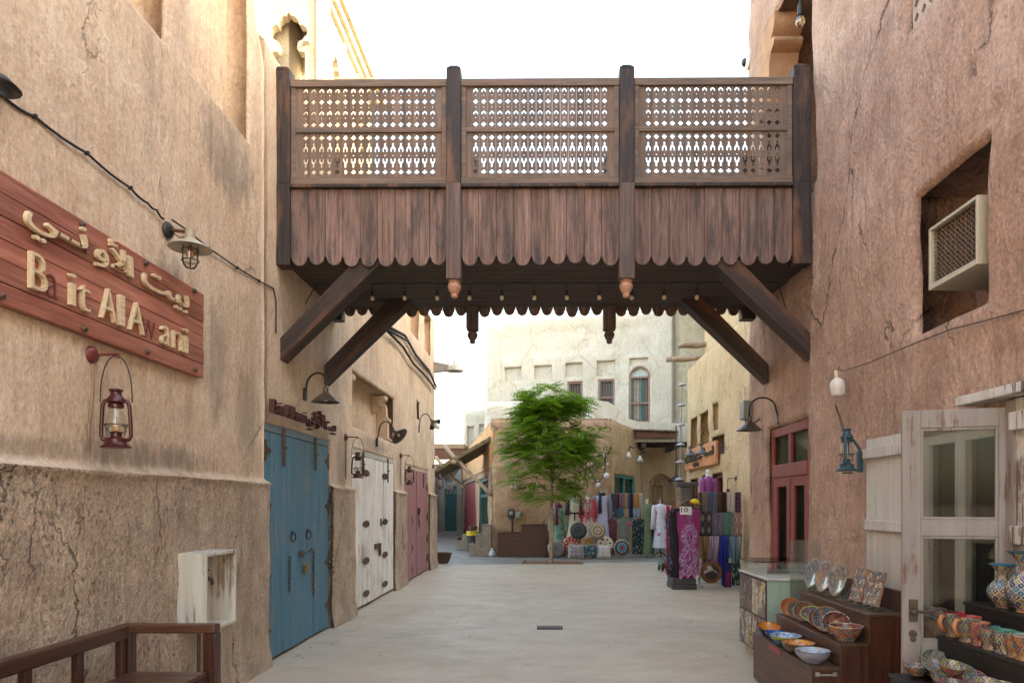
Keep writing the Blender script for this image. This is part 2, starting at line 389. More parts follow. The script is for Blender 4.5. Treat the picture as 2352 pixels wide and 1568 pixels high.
def radial(name, bands, petals=16, edge=(.7, .65, .55), freq=2):
    """round embroidered cushion: rings by radius (UV v) broken into petals by angle (UV u); bands [(r, colour, petal colour)]"""
    m, nt, b, tc = newmat(name, .9); s_ = nd(nt, 'SeparateXYZ', {0: tc.outputs['UV']}); u, v = s_.outputs[0], s_.outputs[1]
    A = ramp(nt, v, [(r, c) for r, c, _ in bands], 'CONSTANT'); B = ramp(nt, v, [(r, p) for r, _, p in bands], 'CONSTANT')
    k = mth(nt, 'SINE', mth(nt, 'MULTIPLY', u, 2 * math.pi * petals))
    k2 = mth(nt, 'SINE', mth(nt, 'MULTIPLY', v, 2 * math.pi * 9))
    f = ramp(nt, mth(nt, 'ADD', k, mth(nt, 'MULTIPLY', k2, .5)), [(.45, 0), (.6, 1)])
    col = mix(nt, f, A, B); n = noi(nt, tc.outputs['Object'], 60, 3)
    setc(nt, b, mix(nt, .35, col, n, 'OVERLAY')); setbump(nt, b, mth(nt, 'ADD', f, n), .25, .006); return m
_text_cache = {}
def text_mb(body, size, depth, M, width=None, mb=None, align='LEFT', offset=0., center=False):
    """lettering as solid geometry: glyphs in local (x, y), raised along local z, placed by M; width squeezes it to fit"""
    key = (body, depth / size, offset)
    if key not in _text_cache:
        c = bpy.data.curves.new('lettering', 'FONT'); c.body = body; c.size = 1; c.extrude = depth / size / 2; c.offset = offset; c.resolution_u = 3
        o = bpy.data.objects.new('lettering', c); COL.objects.link(o)
        dg = bpy.context.evaluated_depsgraph_get(); dg.update(); me = bpy.data.meshes.new_from_object(o.evaluated_get(dg))
        _text_cache[key] = ([tuple(q.co) for q in me.vertices], [tuple(p.vertices) for p in me.polygons])
        bpy.data.objects.remove(o); bpy.data.curves.remove(c); bpy.data.meshes.remove(me)
    vs, fs = _text_cache[key]; mb = mb or MB()
    if not vs: return mb
    x0 = min(q[0] for q in vs); x1 = max(q[0] for q in vs)
    kx = width / (x1 - x0) if width else size
    off = (x0 + x1) / 2 if center else x0
    mb.add([((q[0] - off) * kx, q[1] * size, q[2] * size + depth / 2) for q in vs], fs, None, M)
    return mb

# ------------------------------------------------------------------ mud-plastered walls
def wall_sheet(mb, O, S, N, s0, s1, z0, top, openings=(), res=.08, amp=.012, disp=None, round_=None, end=.5, seed=0., orad=.03, cap=True, zcuts=(), split=None):
    """wavy plaster face: O origin, S along the wall, N outward; openings (s0, s1, z0, z1, depth[, arch])"""
    O, S, N = Vector(O), Vector(S).normalized(), Vector(N).normalized()
    def lines(a, b, cuts):
        n = max(2, round((b - a) / res)); L = list(np.linspace(a, b, n + 1))
        for c in cuts:
            if a < c < b:
                for q in (c - orad * 1.0, c - orad * .35, c, c + orad * .35, c + orad): L.append(min(max(q, a), b))
        L = sorted(L); out = [L[0]]
        for q in L[1:]:
            if q - out[-1] > 1e-4: out.append(q)
        return out
    cs = [k for o in openings for k in o[:2]]; cz = [k for o in openings for k in o[2:4]]
    SS, ZZ = lines(s0, s1, cs), sorted(set(lines(z0, top, cz)) | set(zcuts))
    def inside(s, z): return any(o[0] - 1e-6 < s < o[1] + 1e-6 and o[2] - 1e-6 < z < o[3] + 1e-6 for o in openings)
    def off(s, z):
        d = amp * (fbm(s, z, seed, .55, 3) + .5 * fbm(s, z, seed + 9, 2.2, 3))
        if disp: d += disp(s, z)
        for o in openings:       # soft, hand-rubbed edges round openings
            dx = max(o[0] - s, 0, s - o[1]); dz = max(o[2] - z, 0, z - o[3]); q = math.hypot(dx, dz)
            if q < orad: d -= (orad - math.sqrt(max(0, orad ** 2 - (orad - q) ** 2))) * .9
        if round_:
            for e, rr in ((s - s0, round_[0]), (s1 - s, round_[1]), (top - z, round_[2])):
                if rr and e < rr: d -= rr - math.sqrt(max(0, rr * rr - (rr - e) ** 2))
        return d
    P = lambda s, z, d: O + S * s + N * d + Vector((0, 0, z))
    idx = {}; vs = []; fs = []
    D = {}
    for j, z in enumerate(ZZ):
        for i, s in enumerate(SS):
            D[i, j] = off(s, z); idx[i, j] = len(vs); vs.append(P(s, z, D[i, j]))
    flip = S.cross(Vector((0, 0, 1))).dot(N) < 0
    q4 = lambda a, b, c, d: fs.append((d, c, b, a) if flip else (a, b, c, d))
    for j in range(len(ZZ) - 1):
        for i in range(len(SS) - 1):
            if inside((SS[i] + SS[i + 1]) / 2, (ZZ[j] + ZZ[j + 1]) / 2): continue
            q4(idx[i, j], idx[i + 1, j], idx[i + 1, j + 1], idx[i, j + 1])
    def strip(keys, dep, rev):      # reveal from the rim back to depth
        for a, b in zip(keys, keys[1:]):
            k = len(vs); sa, za = SS[a[0]], ZZ[a[1]]; sb, zb = SS[b[0]], ZZ[b[1]]
            vs.extend([P(sa, za, -dep), P(sb, zb, -dep)])
            (q4(idx[a], idx[b], k + 1, k) if not rev else q4(k, k + 1, idx[b], idx[a]))
    near = lambda L, q: min(range(len(L)), key=lambda i: abs(L[i] - q))
    for o in openings:
        i0, i1, j0, j1 = near(SS, o[0]), near(SS, o[1]), near(ZZ, o[2]), near(ZZ, o[3])
        if o[2] > z0 + 1e-6: strip([(i, j0) for i in range(i0, i1 + 1)], o[4], True)
        if o[3] < top - 1e-6: strip([(i, j1) for i in range(i0, i1 + 1)], o[4], False)
        strip([(i0, j) for j in range(j0, j1 + 1)], o[4], False); strip([(i1, j) for j in range(j0, j1 + 1)], o[4], True)
        k = len(vs); vs.extend([P(o[0], o[2], -o[4]), P(o[1], o[2], -o[4]), P(o[1], o[3], -o[4]), P(o[0], o[3], -o[4])]); q4(k, k + 1, k + 2, k + 3)
    if cap:
        nI, nJ = len(SS) - 1, len(ZZ) - 1
        strip([(0, j) for j in range(nJ + 1)], end, True); strip([(nI, j) for j in range(nJ + 1)], end, False); strip([(i, nJ) for i in range(nI + 1)], end, True)
    n0 = len(mb.f); mb.add(vs, fs)
    if split:       # faces below this height take the second material
        for i, f in enumerate(fs):
            if sum(vs[k].z for k in f) / len(f) < split: mb.m[n0 + i] = 1
    return off

# ------------------------------------------------------------------ shared materials
M_left = plaster('left mud plaster', (.55, .42, .31), (.67, .535, .415), (.36, .235, .155), streak=.45, crack=.55, ccol=(.15, .10, .065), cscale=.8, cw=.008, cmask=.56, bump=.45, lump=1.1, ovl=.4, pit=.3, brush=.16, spots=[(5.75, 4.45, .5, .38, .75), (4.92, 3.12, .14, .2, .7), (4.6, 1.86, .9, .12, .8), (5.55, 2.7, .22, .55, .55), (6.1, 2.3, .25, .55, .5), (3.5, 1.84, .5, .07, .6), (4.6, 4.3, .12, .5, .35), (5.0, 5.6, .12, .6, .3), (9.0, 2.1, .3, .4, .5), (10.8, 2.45, 1., .12, .5), (10.6, 4.3, .3, .8, .35), (13.6, 4.2, .25, .8, .35), (12.6, 2.2, .3, .4, .45)])
M_plinth = plaster('plinth render', (.43, .325, .24), (.53, .41, .31), (.25, .18, .13), streak=.5, crack=.7, ccol=(.09, .06, .045), cscale=1.5, cw=.011, cz=.38, cmask=.49, bump=1., lump=1.3, grain=42, stain=.6, pit=.85, brush=.14)
M_right = plaster('right mud plaster', (.445, .275, .20), (.60, .41, .32), (.24, .135, .092), streak=.4, crack=.8, ccol=(.06, .03, .02), cscale=1.0, cw=.010, cz=.4, cmask=.53, bump=.75, lump=1.5, grain=34, swirl=1.6, stain=.45, fine=.3, ovl=.5, pit=.6, brush=.12)
M_brown = plaster('brown mud plaster', (.43, .265, .165), (.51, .33, .21), (.28, .17, .105), streak=.3, crack=.7, cscale=1.2, cw=.02, cz=.9, cmask=.54, bump=.9, lump=1.3)
M_ochre = plaster('ochre plaster', (.50, .33, .19), (.58, .40, .24), (.36, .22, .13), streak=.4, crack=.5, cscale=1.2, cw=.015, bump=.7)  # lighter, yellower plaster than the brown front wall
M_orange = plaster('painted sunlight plaster', (.62, .30, .13), (.66, .36, .17), (.45, .2, .1), streak=.2, crack=.35, cscale=1.5, bump=.5)  # sun patch on the alley flank, put into the plaster's colour
M_white = plaster('white lime plaster', (.53, .475, .39), (.60, .54, .455), (.40, .34, .26), streak=.3, crack=.42, ccol=(.40, .31, .2), cscale=.75, cw=.034, cz=.8, cmask=.42, bump=.35, lump=.6, stain=.25)
M_cream = plaster('cream plaster', (.40, .335, .235), (.45, .39, .29), (.30, .235, .155), streak=.4, crack=.2, cscale=.9, bump=.6, lump=1.2)
M_sand = plaster('sand mud plaster', (.57, .395, .225), (.65, .475, .285), (.42, .275, .15), streak=.3, crack=.45, cscale=1.2, cw=.02, cz=.35, cmask=.52, bump=.9, lump=1.4)
M_tower = plaster('cream gypsum plaster', (.40, .345, .26), (.45, .395, .31), (.32, .265, .19), streak=.3, crack=.3, cscale=1.2, cw=.012, bump=.3, lump=.5)
M_greystone = plaster('grey rubble render', (.26, .23, .20), (.33, .29, .25), (.15, .13, .11), streak=.3, crack=.8, cscale=1.5, cw=.03, cz=1., bump=.9, lump=1.5)
M_iron = rusty('rusted iron', (.055, .035, .025), (.14, .055, .02))
M_black = flat('black iron', (.02, .018, .016), .5)
M_cable = flat('black cable', (.015, .014, .013), .6)
M_dark = flat('dark interior', (.018, .014, .011), .9)
M_glass = glassy('clear glass', refl=.10)
M_pane = glassy('dusty window glass', (.70, .71, .68), refl=.012, dirt=.015, graze=.05)
M_wood = wood('weathered brown timber', (.17, .085, .06), (.24, .135, .10), (.14, .12, .11), 'z')
M_log = wood('bleached log', (.30, .21, .14), (.42, .31, .22), (.2, .14, .1), 'x', rough=.9)

# ------------------------------------------------------------------ ground
def concrete(name):
    m, nt, b, tc = newmat(name, .6); P = tc.outputs['Object']
    n1 = noi(nt, P, .45, 6, .62); n2 = noi(nt, mapped(nt, P, (1., 1.25, 1), (0, 0, .3)), 1.9, 9, .74, .15); g = noi(nt, P, 55, 4, .7)
    col = mix(nt, ramp(nt, n1, [(.35, 0), (.65, 1)]), (.41, .345, .265), (.50, .43, .34))
    col = mix(nt, mth(nt, 'MULTIPLY', ramp(nt, n2, [(.44, 0), (.72, 1)]), .42), col, (.30, .25, .19))
    col = mix(nt, mth(nt, 'MULTIPLY', ramp(nt, noi(nt, P, 2.4, 8, .75), [(.60, 0), (.68, 1)]), .55), col, (.26, .225, .19))
    col = mix(nt, mth(nt, 'MULTIPLY', ramp(nt, noi(nt, mapped(nt, P, (2, 5, 1)), 2.2, 6, .7), [(.66, 0), (.70, 1)]), .6), col, (.2, .18, .16))
    v = nd(nt, 'TexVoronoi', {'Vector': P, 'Scale': 3.2, 'Randomness': 1.}).outputs['Distance']
    col = mix(nt, ramp(nt, v, [(.018, .8), (.03, 0)]), col, (.12, .1, .09))
    wv = nd(nt, 'VectorMath', {0: P, 1: nd(nt, 'VectorMath', {0: noi(nt, P, 1.5, 5, .7, 0, 1), 'Scale': .7}, operation='SCALE').outputs[0]}, operation='ADD').outputs[0]
    e = nd(nt, 'TexVoronoi', {'Vector': wv, 'Scale': .42}, feature='DISTANCE_TO_EDGE').outputs[0]
    cr = mth(nt, 'MULTIPLY', ramp(nt, e, [(.001, 1), (.006, 0)]), ramp(nt, noi(nt, P, .6, 2), [(.48, 0), (.56, 1)]))
    col = mix(nt, mth(nt, 'MULTIPLY', cr, .22), col, (.22, .18, .15))
    col = mix(nt, mth(nt, 'MULTIPLY', ramp(nt, noi(nt, P, 16., 6, .8), [(.6, 0), (.7, 1)]), .45), col, (.24, .2, .165))
    col = mix(nt, .3, col, ramp(nt, g, [(.3, .3), (.7, .75)]), 'OVERLAY'); setc(nt, b, col)
    nt.links.new(ramp(nt, n2, [(.3, .42), (.7, .75)]), b.inputs['Roughness'])
    setbump(nt, b, mth(nt, 'ADD', mth(nt, 'MULTIPLY', n1, 1.4), mth(nt, 'SUBTRACT', mth(nt, 'MULTIPLY', g, .12), mth(nt, 'MULTIPLY', cr, .3))), .35, .03)
    return m
def pavers(name):
    m, nt, b, tc = newmat(name, .7); P = mapped(nt, tc.outputs['Object'], (1, 1, 1), (0, 0, R(-17)))
    br = nd(nt, 'TexBrick', {'Vector': P, 'Color1': (.205, .18, .155), 'Color2': (.27, .24, .21), 'Mortar': (.06, .06, .06), 'Scale': 1., 'Mortar Size': .006, 'Brick Width': .2, 'Row Height': .1})
    n = noi(nt, P, 1.3, 5, .65); col = mix(nt, .6, br.outputs[0], ramp(nt, n, [(.3, .3), (.7, .75)]), 'OVERLAY')
    setc(nt, b, col); setbump(nt, b, mth(nt, 'ADD', mth(nt, 'MULTIPLY', br.outputs['Fac'], -1.), mth(nt, 'MULTIPLY', n, .4)), .6, .01); return m
MB().add([(-400, -400, -.008), (400, -400, -.008), (400, 400, -.008), (-400, 400, -.008)], [(0, 1, 2, 3)]).build('ground', flat('packed sand', (.36, .28, .19), .95))['kind'] = 'structure'
yl = lambda x: 17.5 + .17 * x
tag(MB().add([(-30, yl(-30) - .1, -.004), (30, yl(30) - .1, -.004), (30, 70, -.004), (-30, 70, -.004)], [(0, 1, 2, 3)]).build('paved_square', pavers('grey brick pavers')), kind='structure')
nx, ny = 40, 60; mb = MB()
mb.sheet(lambda a, b: (-9 + 18 * a, -6 + (yl(-9 + 18 * a) + 6) * b, .006 * fbm(a * 18, b * 24, 3, .4, 3) + .001), nx, ny)
tag(mb.build('street', concrete('trowelled concrete'), smooth=True), kind='structure')
mb = MB(); mb.box((-3.2, yl(-3) - .04, -.02), (-2.6, yl(-3) + .06, .012))

# ------------------------------------------------------------------ left building
LX = -2.65
LB = thing('plaster_building', 'long beige mud plaster building with blue, white and pink plank doors along the street', 'building', (-2.9, 6, 0))
def disp_left(s, z):
    wob = .035 * fbm(s, 1.3, 0, .9, 3)
    k = 1 - sm(1.73, 1.775, z + wob)
    return .055 * k + .02 * math.exp(-((z + wob - 1.735) / .03) ** 2) + .012 * k * fbm(s, z, 4, 3.5, 3) + .03 * (1 - sm(0, .25, z)) * k
mb = MB(); zc_ = list(np.arange(1.62, 1.9, .02))
opA = [(3.62, 4.76, 4.78, 7.3, .2), (5.1, 6.12, 4.80, 7.3, .2)]
LW = dict(O=(LX, 0, 0), S=(0, 1, 0), N=(1, 0, 0), zcuts=zc_, split=1.74, amp=.018, seed=1)
wall_sheet(mb, **LW, s0=-4, s1=6.45, z0=-.06, top=7.2, openings=opA, disp=lambda s, z: disp_left(s, z) - (.12 * sm(6.2, 6.46, s) * sm(5.6, 6.4, z)), res=.085, end=.5)
opB = [(6.45, 8.46, -.06, 2.325, .07), (9.43, 12.06, -.06, 2.32, .07), (13.05, 15.72, -.06, 2.30, .07), (9.46, 12.1, 2.62, 3.39, .26), (14.22, 14.62, 3.32, 3.68, .12), (13.25, 14.6, 5.0, 5.9, .2), (15.2, 16.2, 5.0, 5.9, .2)]
wall_sheet(mb, **LW, s0=6.45, s1=16.75, z0=-.06, top=6.05, openings=opB, disp=disp_left, res=.1, round_=(0, .1, .12))
mb.box((-7, -4, 0), (-3.1, 6.35, 7.15)); mb.box((-7, 6.35, 0), (-3.1, 16.6, 6.0))
LBw = mb.build('wall', [M_left, M_plinth], LB, smooth=True)
# carved jambs and corbels of the long niche, lattice strips, vent
mb = MB()
prof = [(0, 0), (.26, 0), (.26, .02), (.2, .06), (.2, .30), (.24, .34), (.24, .38), (.18, .42), (.17, .6), (.1, .72), (0, .76)]
mb.prism([(LX - .26 + x, 2.63 + z) for x, z in prof], 11.86, 11.98); mb.build('niche_jamb', M_left, LB, bevel=.015)
for y in (9.5, 11.5): mb = MB(); mb.prism([(LX - .26, 3.37), (LX - .02, 3.37), (LX - .02, 3.30), (LX - .08, 3.26), (LX - .10, 3.2), (LX - .17, 3.18), (LX - .2, 3.1), (LX - .26, 3.1)], y, y + .2); mb.build('niche_corbel', M_left, LB, bevel=.015)
def jali(mb, O, S, nx_, nz_, w_, h_, th, M=None):
    """clay lattice: plate with rows of lozenge holes in the (S, z) plane"""
    cw, ch = w_ / nx_, h_ / nz_
    for i in range(nx_):
        for j in range(nz_):
            cx, cz = (i + .5) * cw, (j + .5) * ch; k = .36
            o = [(cx - cw / 2, cz - ch / 2), (cx + cw / 2, cz - ch / 2), (cx + cw / 2, cz + ch / 2), (cx - cw / 2, cz + ch / 2)]
            mb.pierced(o, [[(cx - cw * k, cz), (cx, cz - ch * k), (cx + cw * k, cz), (cx, cz + ch * k)]], 0, th, Matrix.Translation(O) @ M)
M_pink = flat('pink clay', (.52, .33, .25), .9)
mb = MB()
for y in (14.65, ): jali(mb, (LX - .12, y, 5.02), None, 4, 9, .5, .9, .03, RZ(R(90)))
mb.build('lattice_panel', M_pink, LB)
mb = MB(); jali(mb, (LX - .06, 14.24, 3.34), None, 6, 6, .36, .34, .02, RZ(R(90))); mb.build('vent_grille', flat('vent timber', (.2, .12, .08), .9), LB)

def plank_door(parent, y0, y1, z1, xf, panels, mat, frame_mat, hinges, hm, opts):
    """folding door in a left-hand wall: frame > panels, hinges, bolts, rings"""
    fr = MB(); fr.box((xf - .05, y0, z1 - .075), (xf - .004, y1, z1)); fr.box((xf - .05, y0, 0), (xf - .006, y0 + .03, z1 - .075)); fr.box((xf - .05, y1 - .03, 0), (xf - .006, y1, z1 - .075))
    fr.box((xf - .06, y0, .005), (xf - .052, y1, z1 - .08))
    d = fr.build('door', [frame_mat], parent, bevel=.004)
    for i, (a, b) in enumerate(zip(panels, panels[1:])):
        p = MB(); n = opts.get('planks', 2); zb = opts.get('zb', .03) + opts.get('rag', 0) * (i % 2)
        ww = (b - a - .018) / n; tilt = opts.get('tilt', 0) * (1 if i % 2 else -1)
        for k in range(n):
            ya = a + .009 + k * ww
            x0 = xf + tilt * (k / n); x1 = xf + tilt * ((k + 1) / n)
            p.add([(x0 - .035, ya, zb), (x0, ya + .001, zb), (x1, ya + ww - .003, zb), (x1 - .035, ya + ww - .003, zb)] + [(x0 - .035, ya, z1 - .085), (x0, ya + .001, z1 - .085), (x1, ya + ww - .003, z1 - .085), (x1 - .035, ya + ww - .003, z1 - .085)],
                  [(0, 1, 2, 3), (7, 6, 5, 4), (0, 4, 5, 1), (1, 5, 6, 2), (2, 6, 7, 3), (3, 7, 4, 0)])
        p.build('panel', mat, d, bevel=.004)
    for y, z, kind in hinges:
        h = MB(); x = xf + .003
        if kind in 'LR':
            s_ = 1 if kind == 'L' else -1
            h.prism([(0, -.10), (.0, .10), (s_ * .035, .10), (s_ * .05, .04), (s_ * .15, .012), (s_ * .15, -.012), (s_ * .05, -.04), (s_ * .035, -.10)] if s_ > 0 else
                    [(0, -.10), (s_ * .035, -.10), (s_ * .05, -.04), (s_ * .15, -.012), (s_ * .15, .012), (s_ * .05, .04), (s_ * .035, .10), (0, .10)], -.008, .004, T(x, y, z) @ RZ(R(90)))
        else:
            h.prism([(-.17, 0), (-.14, -.03), (-.03, -.05), (.03, -.05), (.14, -.03), (.17, 0), (.14, .03), (.03, .05), (-.03, .05), (-.14, .03)], -.012, .004, T(x, y, z) @ RZ(R(90)))
        h.build('hinge', hm, d)
    for y, za, zb_ in opts.get('bolts', ()):
        MB().box((xf, y - .025, za), (xf + .016, y + .025, zb_)).box((xf + .002, y - .04, (za + zb_) / 2 - .008), (xf + .028, y + .07, (za + zb_) / 2 + .008)).build('bolt', hm, d)
    for y, z in opts.get('rings', ()):
        r = MB(); r.lathe([(0, .014), (.02, .012), (.03, .004), (.03, 0)], 12, M=T(xf, y, z) @ RY(R(90)))
        r.tube([(xf + .016 + .012 * math.sin(t), y + .038 * math.sin(t), z - .045 + .05 * math.cos(t)) for t in [2 * math.pi * k / 16 for k in range(17)]], .007, 6); r.build('ring_handle', M_black, d)
    for y, za, zb_ in opts.get('chains', ()):
        c = MB(); n = int((za - zb_) / .045)
        for k in range(n):
            zc = za - (k + .5) * .045; M = T(xf + .014, y, zc) @ RZ(R(90 if k % 2 else 25))
            c.tube([(.013 * math.cos(t), 0, .03 * math.sin(t)) for t in [2 * math.pi * q / 10 for q in range(11)]], .0045, 5, M=M)
        c.build('chain', M_black, d)
    return d
M_blue = paintwood('weathered blue paint', (.05, .17, .25), (.22, .23, .22), .75, streak=.75, dirt=(.012, .04, .075), wear=.57)
M_bluef = paintwood('grey blue frame', (.12, .20, .25), (.2, .2, .19), .5, 'y')
q = [6.48, 6.955, 7.43, 7.90, 8.43]
bd = plank_door(LB, 6.45, 8.46, 2.325, LX - .012, q, M_blue, M_bluef,
    [(6.485, z, 'L') for z in (2.06, 1.53, .84, .31)] + [(8.425, z, 'R') for z in (2.06, 1.51, .83, .30)], M_iron,
    dict(bolts=[(6.965, 1.93, 2.31), (7.93, 1.93, 2.31)], rings=[(7.2, 1.24), (7.68, 1.24)], chains=[(7.10, .99, .62), (7.84, 1.02, .48)], planks=3, tilt=.006))
MB().box((LX - .01, 7.38, .97), (LX + .02, 7.47, 1.03)).tube([(LX + .022, 7.36, 1.0), (LX + .022, 7.66, 1.01)], .012, 8).tube([(LX + .022, 7.62, 1.0), (LX + .06, 7.62, 1.05)], .008, 6).build('latch', M_iron, bd)
pl = MB(); pl.box((LX + .005, 7.50, .78), (LX + .035, 7.56, .86)); pl.tube([(LX + .02, 7.53 + .022 * math.cos(t), .86 + .045 * math.sin(t)) for t in [math.pi * k / 8 for k in range(9)]], .005, 6)
pl.build('padlock', flat('brass', (.35, .22, .07), .35, .9), bd, bevel=.004)
M_wht = paintwood('weathered white paint', (.68, .67, .64), (.34, .25, .16), .6, streak=.4, dirt=(.42, .35, .26), wear=.57)
M_whtf = paintwood('white frame', (.42, .41, .37), (.2, .15, .1), .6, 'y')
wd = plank_door(LB, 9.43, 12.06, 2.32, LX - .008, [9.46, 10.08, 10.72, 11.36, 12.03], M_wht, M_whtf,
    [(9.47, z, 'L') for z in (1.18, .60, .12)] + [(y, z, 'D') for y in (10.2, 11.42) for z in (2.0, 1.24, .69, .2)], M_iron,
    dict(bolts=[(10.02, 1.95, 2.3), (11.62, 1.9, 2.3)], planks=2, tilt=.012, zb=.05))
MB().box((LX, 10.66, .83), (LX + .03, 11.02, .91)).box((LX, 10.98, .70), (LX + .025, 11.04, .835)).build('latch', M_iron, wd); MB().tube([(LX + .015, 11.05, 1.18), (LX + .015, 11.05, 1.30)], .012).build('latch_rod', M_iron, wd)
M_pinkd = paintwood('faded pink paint', (.29, .125, .14), (.38, .27, .26), .65, streak=.6, dirt=(.16, .04, .05), wear=.58)
pd = plank_door(LB, 13.05, 15.72, 2.30, LX - .01, [13.08, 13.72, 14.35, 14.98, 15.69], M_pinkd, paintwood('pink frame', (.42, .33, .27), (.2, .15, .1), .6, 'y'),
    [(y, z, 'L') for y in (13.1, 13.76) for z in (1.2, .64, .2)] + [(y, z, 'R') for y in (15.66, 15.0) for z in (1.9, 1.25, .75, .3)], M_iron,
    dict(bolts=[(15.1, 1.9, 2.2)], planks=2, tilt=-.015, zb=.04))
MB().tube([(LX + .02, 14.4, 1.3), (LX + .03, 14.4, 1.45)], .03).tube([(LX + .02, 14.4, 1.3), (LX + .03, 14.33, 1.06)], .007).tube([(LX + .02, 14.4, 1.3), (LX + .03, 14.5, 1.0)], .007).build('latch', M_iron, pd)

# ------------------------------------------------------------------ right building
RXW = 2.66
RB = thing('mud_building', 'tall reddish brown mud plaster building rising on the right of the footbridge', 'building', (3.5, 4, 0))
def disp_right(s, z):
    return -.07 * sm(6.78, 6.98, s) + .05 * fbm(s, z, 2, .45, 2) * sm(0, 1, z) + .008 * fbm(s, z, 5, 5, 3)
opR = [(4.07, 4.88, 2.75, 3.72, .42), (4.25, 5.05, 5.0, 6.3, .14), (7.07, 8.3, -.06, 2.44, .2), (6.80, 8.55, 4.75, 7.3, 1.35), (2.55, 3.86, -.06, 2.14, .3), (3.98, 4.86, .75, 2.02, .35)]
mb = MB()
wall_sheet(mb, (RXW, 0, 0), (0, 1, 0), (-1, 0, 0), -4, 9.17, -.06, 8.8, opR, .085, .03, disp_right, (0, .09, .1), 1., 5, .05)
mb.box((4.1, -4, 0), (9, 9.1, 8.7))
mb.build('wall', M_right, RB, smooth=True)
mb = MB(); x0 = RXW
mb.prism([(8.6, 6.3), (8.6, 7.31), (8.02, 7.31), (8.0, 7.2), (8.02, 7.14), (8.07, 7.1), (8.11, 7.07), (8.11, 7.04), (8.03, 7.02), (8.01, 6.97), (8.04, 6.93), (8.14, 6.9), (8.19, 6.8), (8.2, 6.66), (8.15, 6.6), (8.13, 6.55), (8.17, 6.5), (8.22, 6.48), (8.22, 6.3)], -3.04, -2.70, RZ(R(90)))
mb.build('corbel', flat('smooth clay render', (.44, .24, .14), .9, bump=.3), RB, bevel=.03, smooth='auto')
mb = MB(); jali(mb, (RXW + .08, 4.27, 5.02), None, 8, 12, .76, 1.26, .03, RZ(R(90))); mb.build('vent_grille', flat('grey clay', (.42, .33, .27), .9), RB)
# red glazed door
M_red = paintwood('red door paint', (.22, .034, .026), (.1, .03, .02), .3, streak=.4, dirt=(.07, .012, .01))
xd = RXW + .10; fr = MB()
for a in (((xd, 7.07, 0), (xd + .06, 7.16, 2.44)), ((xd, 8.21, 0), (xd + .06, 8.3, 2.44)), ((xd, 7.16, 2.33), (xd + .06, 8.21, 2.44)), ((xd - .01, 7.16, 1.85), (xd + .06, 8.21, 2.0)), ((xd, 7.64, 2.0), (xd + .06, 7.72, 2.33))): fr.box(*a)
rd = fr.build('door', M_red, RB, bevel=.008)
for y0, y1 in ((7.16, 7.66), (7.69, 8.21)):
    p = MB()
    for a in (((xd + .005, y0, .03), (xd + .05, y0 + .1, 1.85)), ((xd + .005, y1 - .1, .03), (xd + .05, y1, 1.85)), ((xd + .005, y0 + .1, .03), (xd + .05, y1 - .1, .35)), ((xd + .005, y0 + .1, 1.74), (xd + .05, y1 - .1, 1.85))): p.box(*a)
    p.build('door_leaf', M_red, rd, bevel=.006)
MB().box((xd + .025, 7.16, .3), (xd + .031, 8.21, 1.8)).box((xd + .025, 7.16, 2.0), (xd + .031, 8.21, 2.35)).build('pane', M_pane, rd)
cu = MB(); cu.sheet(lambda a, b: (xd + .075 + .012 * math.sin(a * 60), 7.18 + a * 1.0, 1.98 + .38 * b), 90, 1); cu.build('curtain', flat('pale green curtain', (.30, .33, .25), .9), rd, smooth=True)
MB().box((xd + .09, 7.1, .02), (xd + .095, 8.28, 1.9)).build('backing', flat('brown blind', (.10, .075, .055), .9), rd)

# ------------------------------------------------------------------ sand building beyond, on the right
SB = thing('sand_building', 'sandy mud plaster building with deep slots and poles, behind the scarf stall', 'building', (5, 14, 0))
SX = 3.75; pz = lambda u, v: PX(u, v, SX)
def slot(u0, v0, u1, v1, dep=.25):
    a, b = pz(u0, v0), pz(u1, v1); c = pz(u0, v1)
    return (min(a.y, b.y), max(a.y, b.y), c.z, a.z, dep)
mb = MB()
opS = [slot(1584, 964, 1600, 1042), slot(1606, 952, 1626, 1036), (14.66, 15.1, 3.15, 3.72, .1), (14.3, 15.3, 2.6, 3.0, .3), (14.35, 15.3, -.06, 2.2, .3), (15.55, 16.2, -.06, 2.2, .3), (16.6, 17.5, -.06, 2.15, .3)]
wall_sheet(mb, (SX, 0, 0), (0, 1, 0), (-1, 0, 0), 9.6, 18.0, -.06, 5.1, opS, .12, .05, None, (0, .1, .1), .6, 11)
wall_sheet(mb, (SX + .1, 0, 0), (0, 1, 0), (-1, 0, 0), 9.6, 16.7, 5.05, 7.2, [], .15, .05, None, (0, .3, .2), .6, 12)
mb.box((4.3, 9.6, 0), (9, 17.9, 5.0)); mb.box((4.2, 9.6, 5.), (9, 16.6, 7.1))
mb.build('wall', M_sand, SB, smooth=True)
mb = MB(); mb.box((6.3, 9.3, 0), (11, 25.2, 10.6)); mb.build('upper_storey', M_cream, SB)
mb = MB()
for (y, z, l, r_) in ((17.75, 5.28, .55, .07), (17.2, 5.18, .5, .06), (16.4, 5.33, .5, .07), (15.2, 6.05, .55, .07)):
    p = [(SX - l + .9 * t, y + .03 * math.sin(7 * t + y) + (t - .3) * -.35, z + .015 * math.sin(9 * t)) for t in np.linspace(0, 1, 7)]
    MB().tube(p, [r_ * (1 + .12 * math.sin(5 * k + y)) for k in range(7)], 9).build('roof_pole', M_log, SB, smooth=True)
M_redf = paintwood('dark red frame', (.16, .04, .035), (.08, .03, .02), .3)
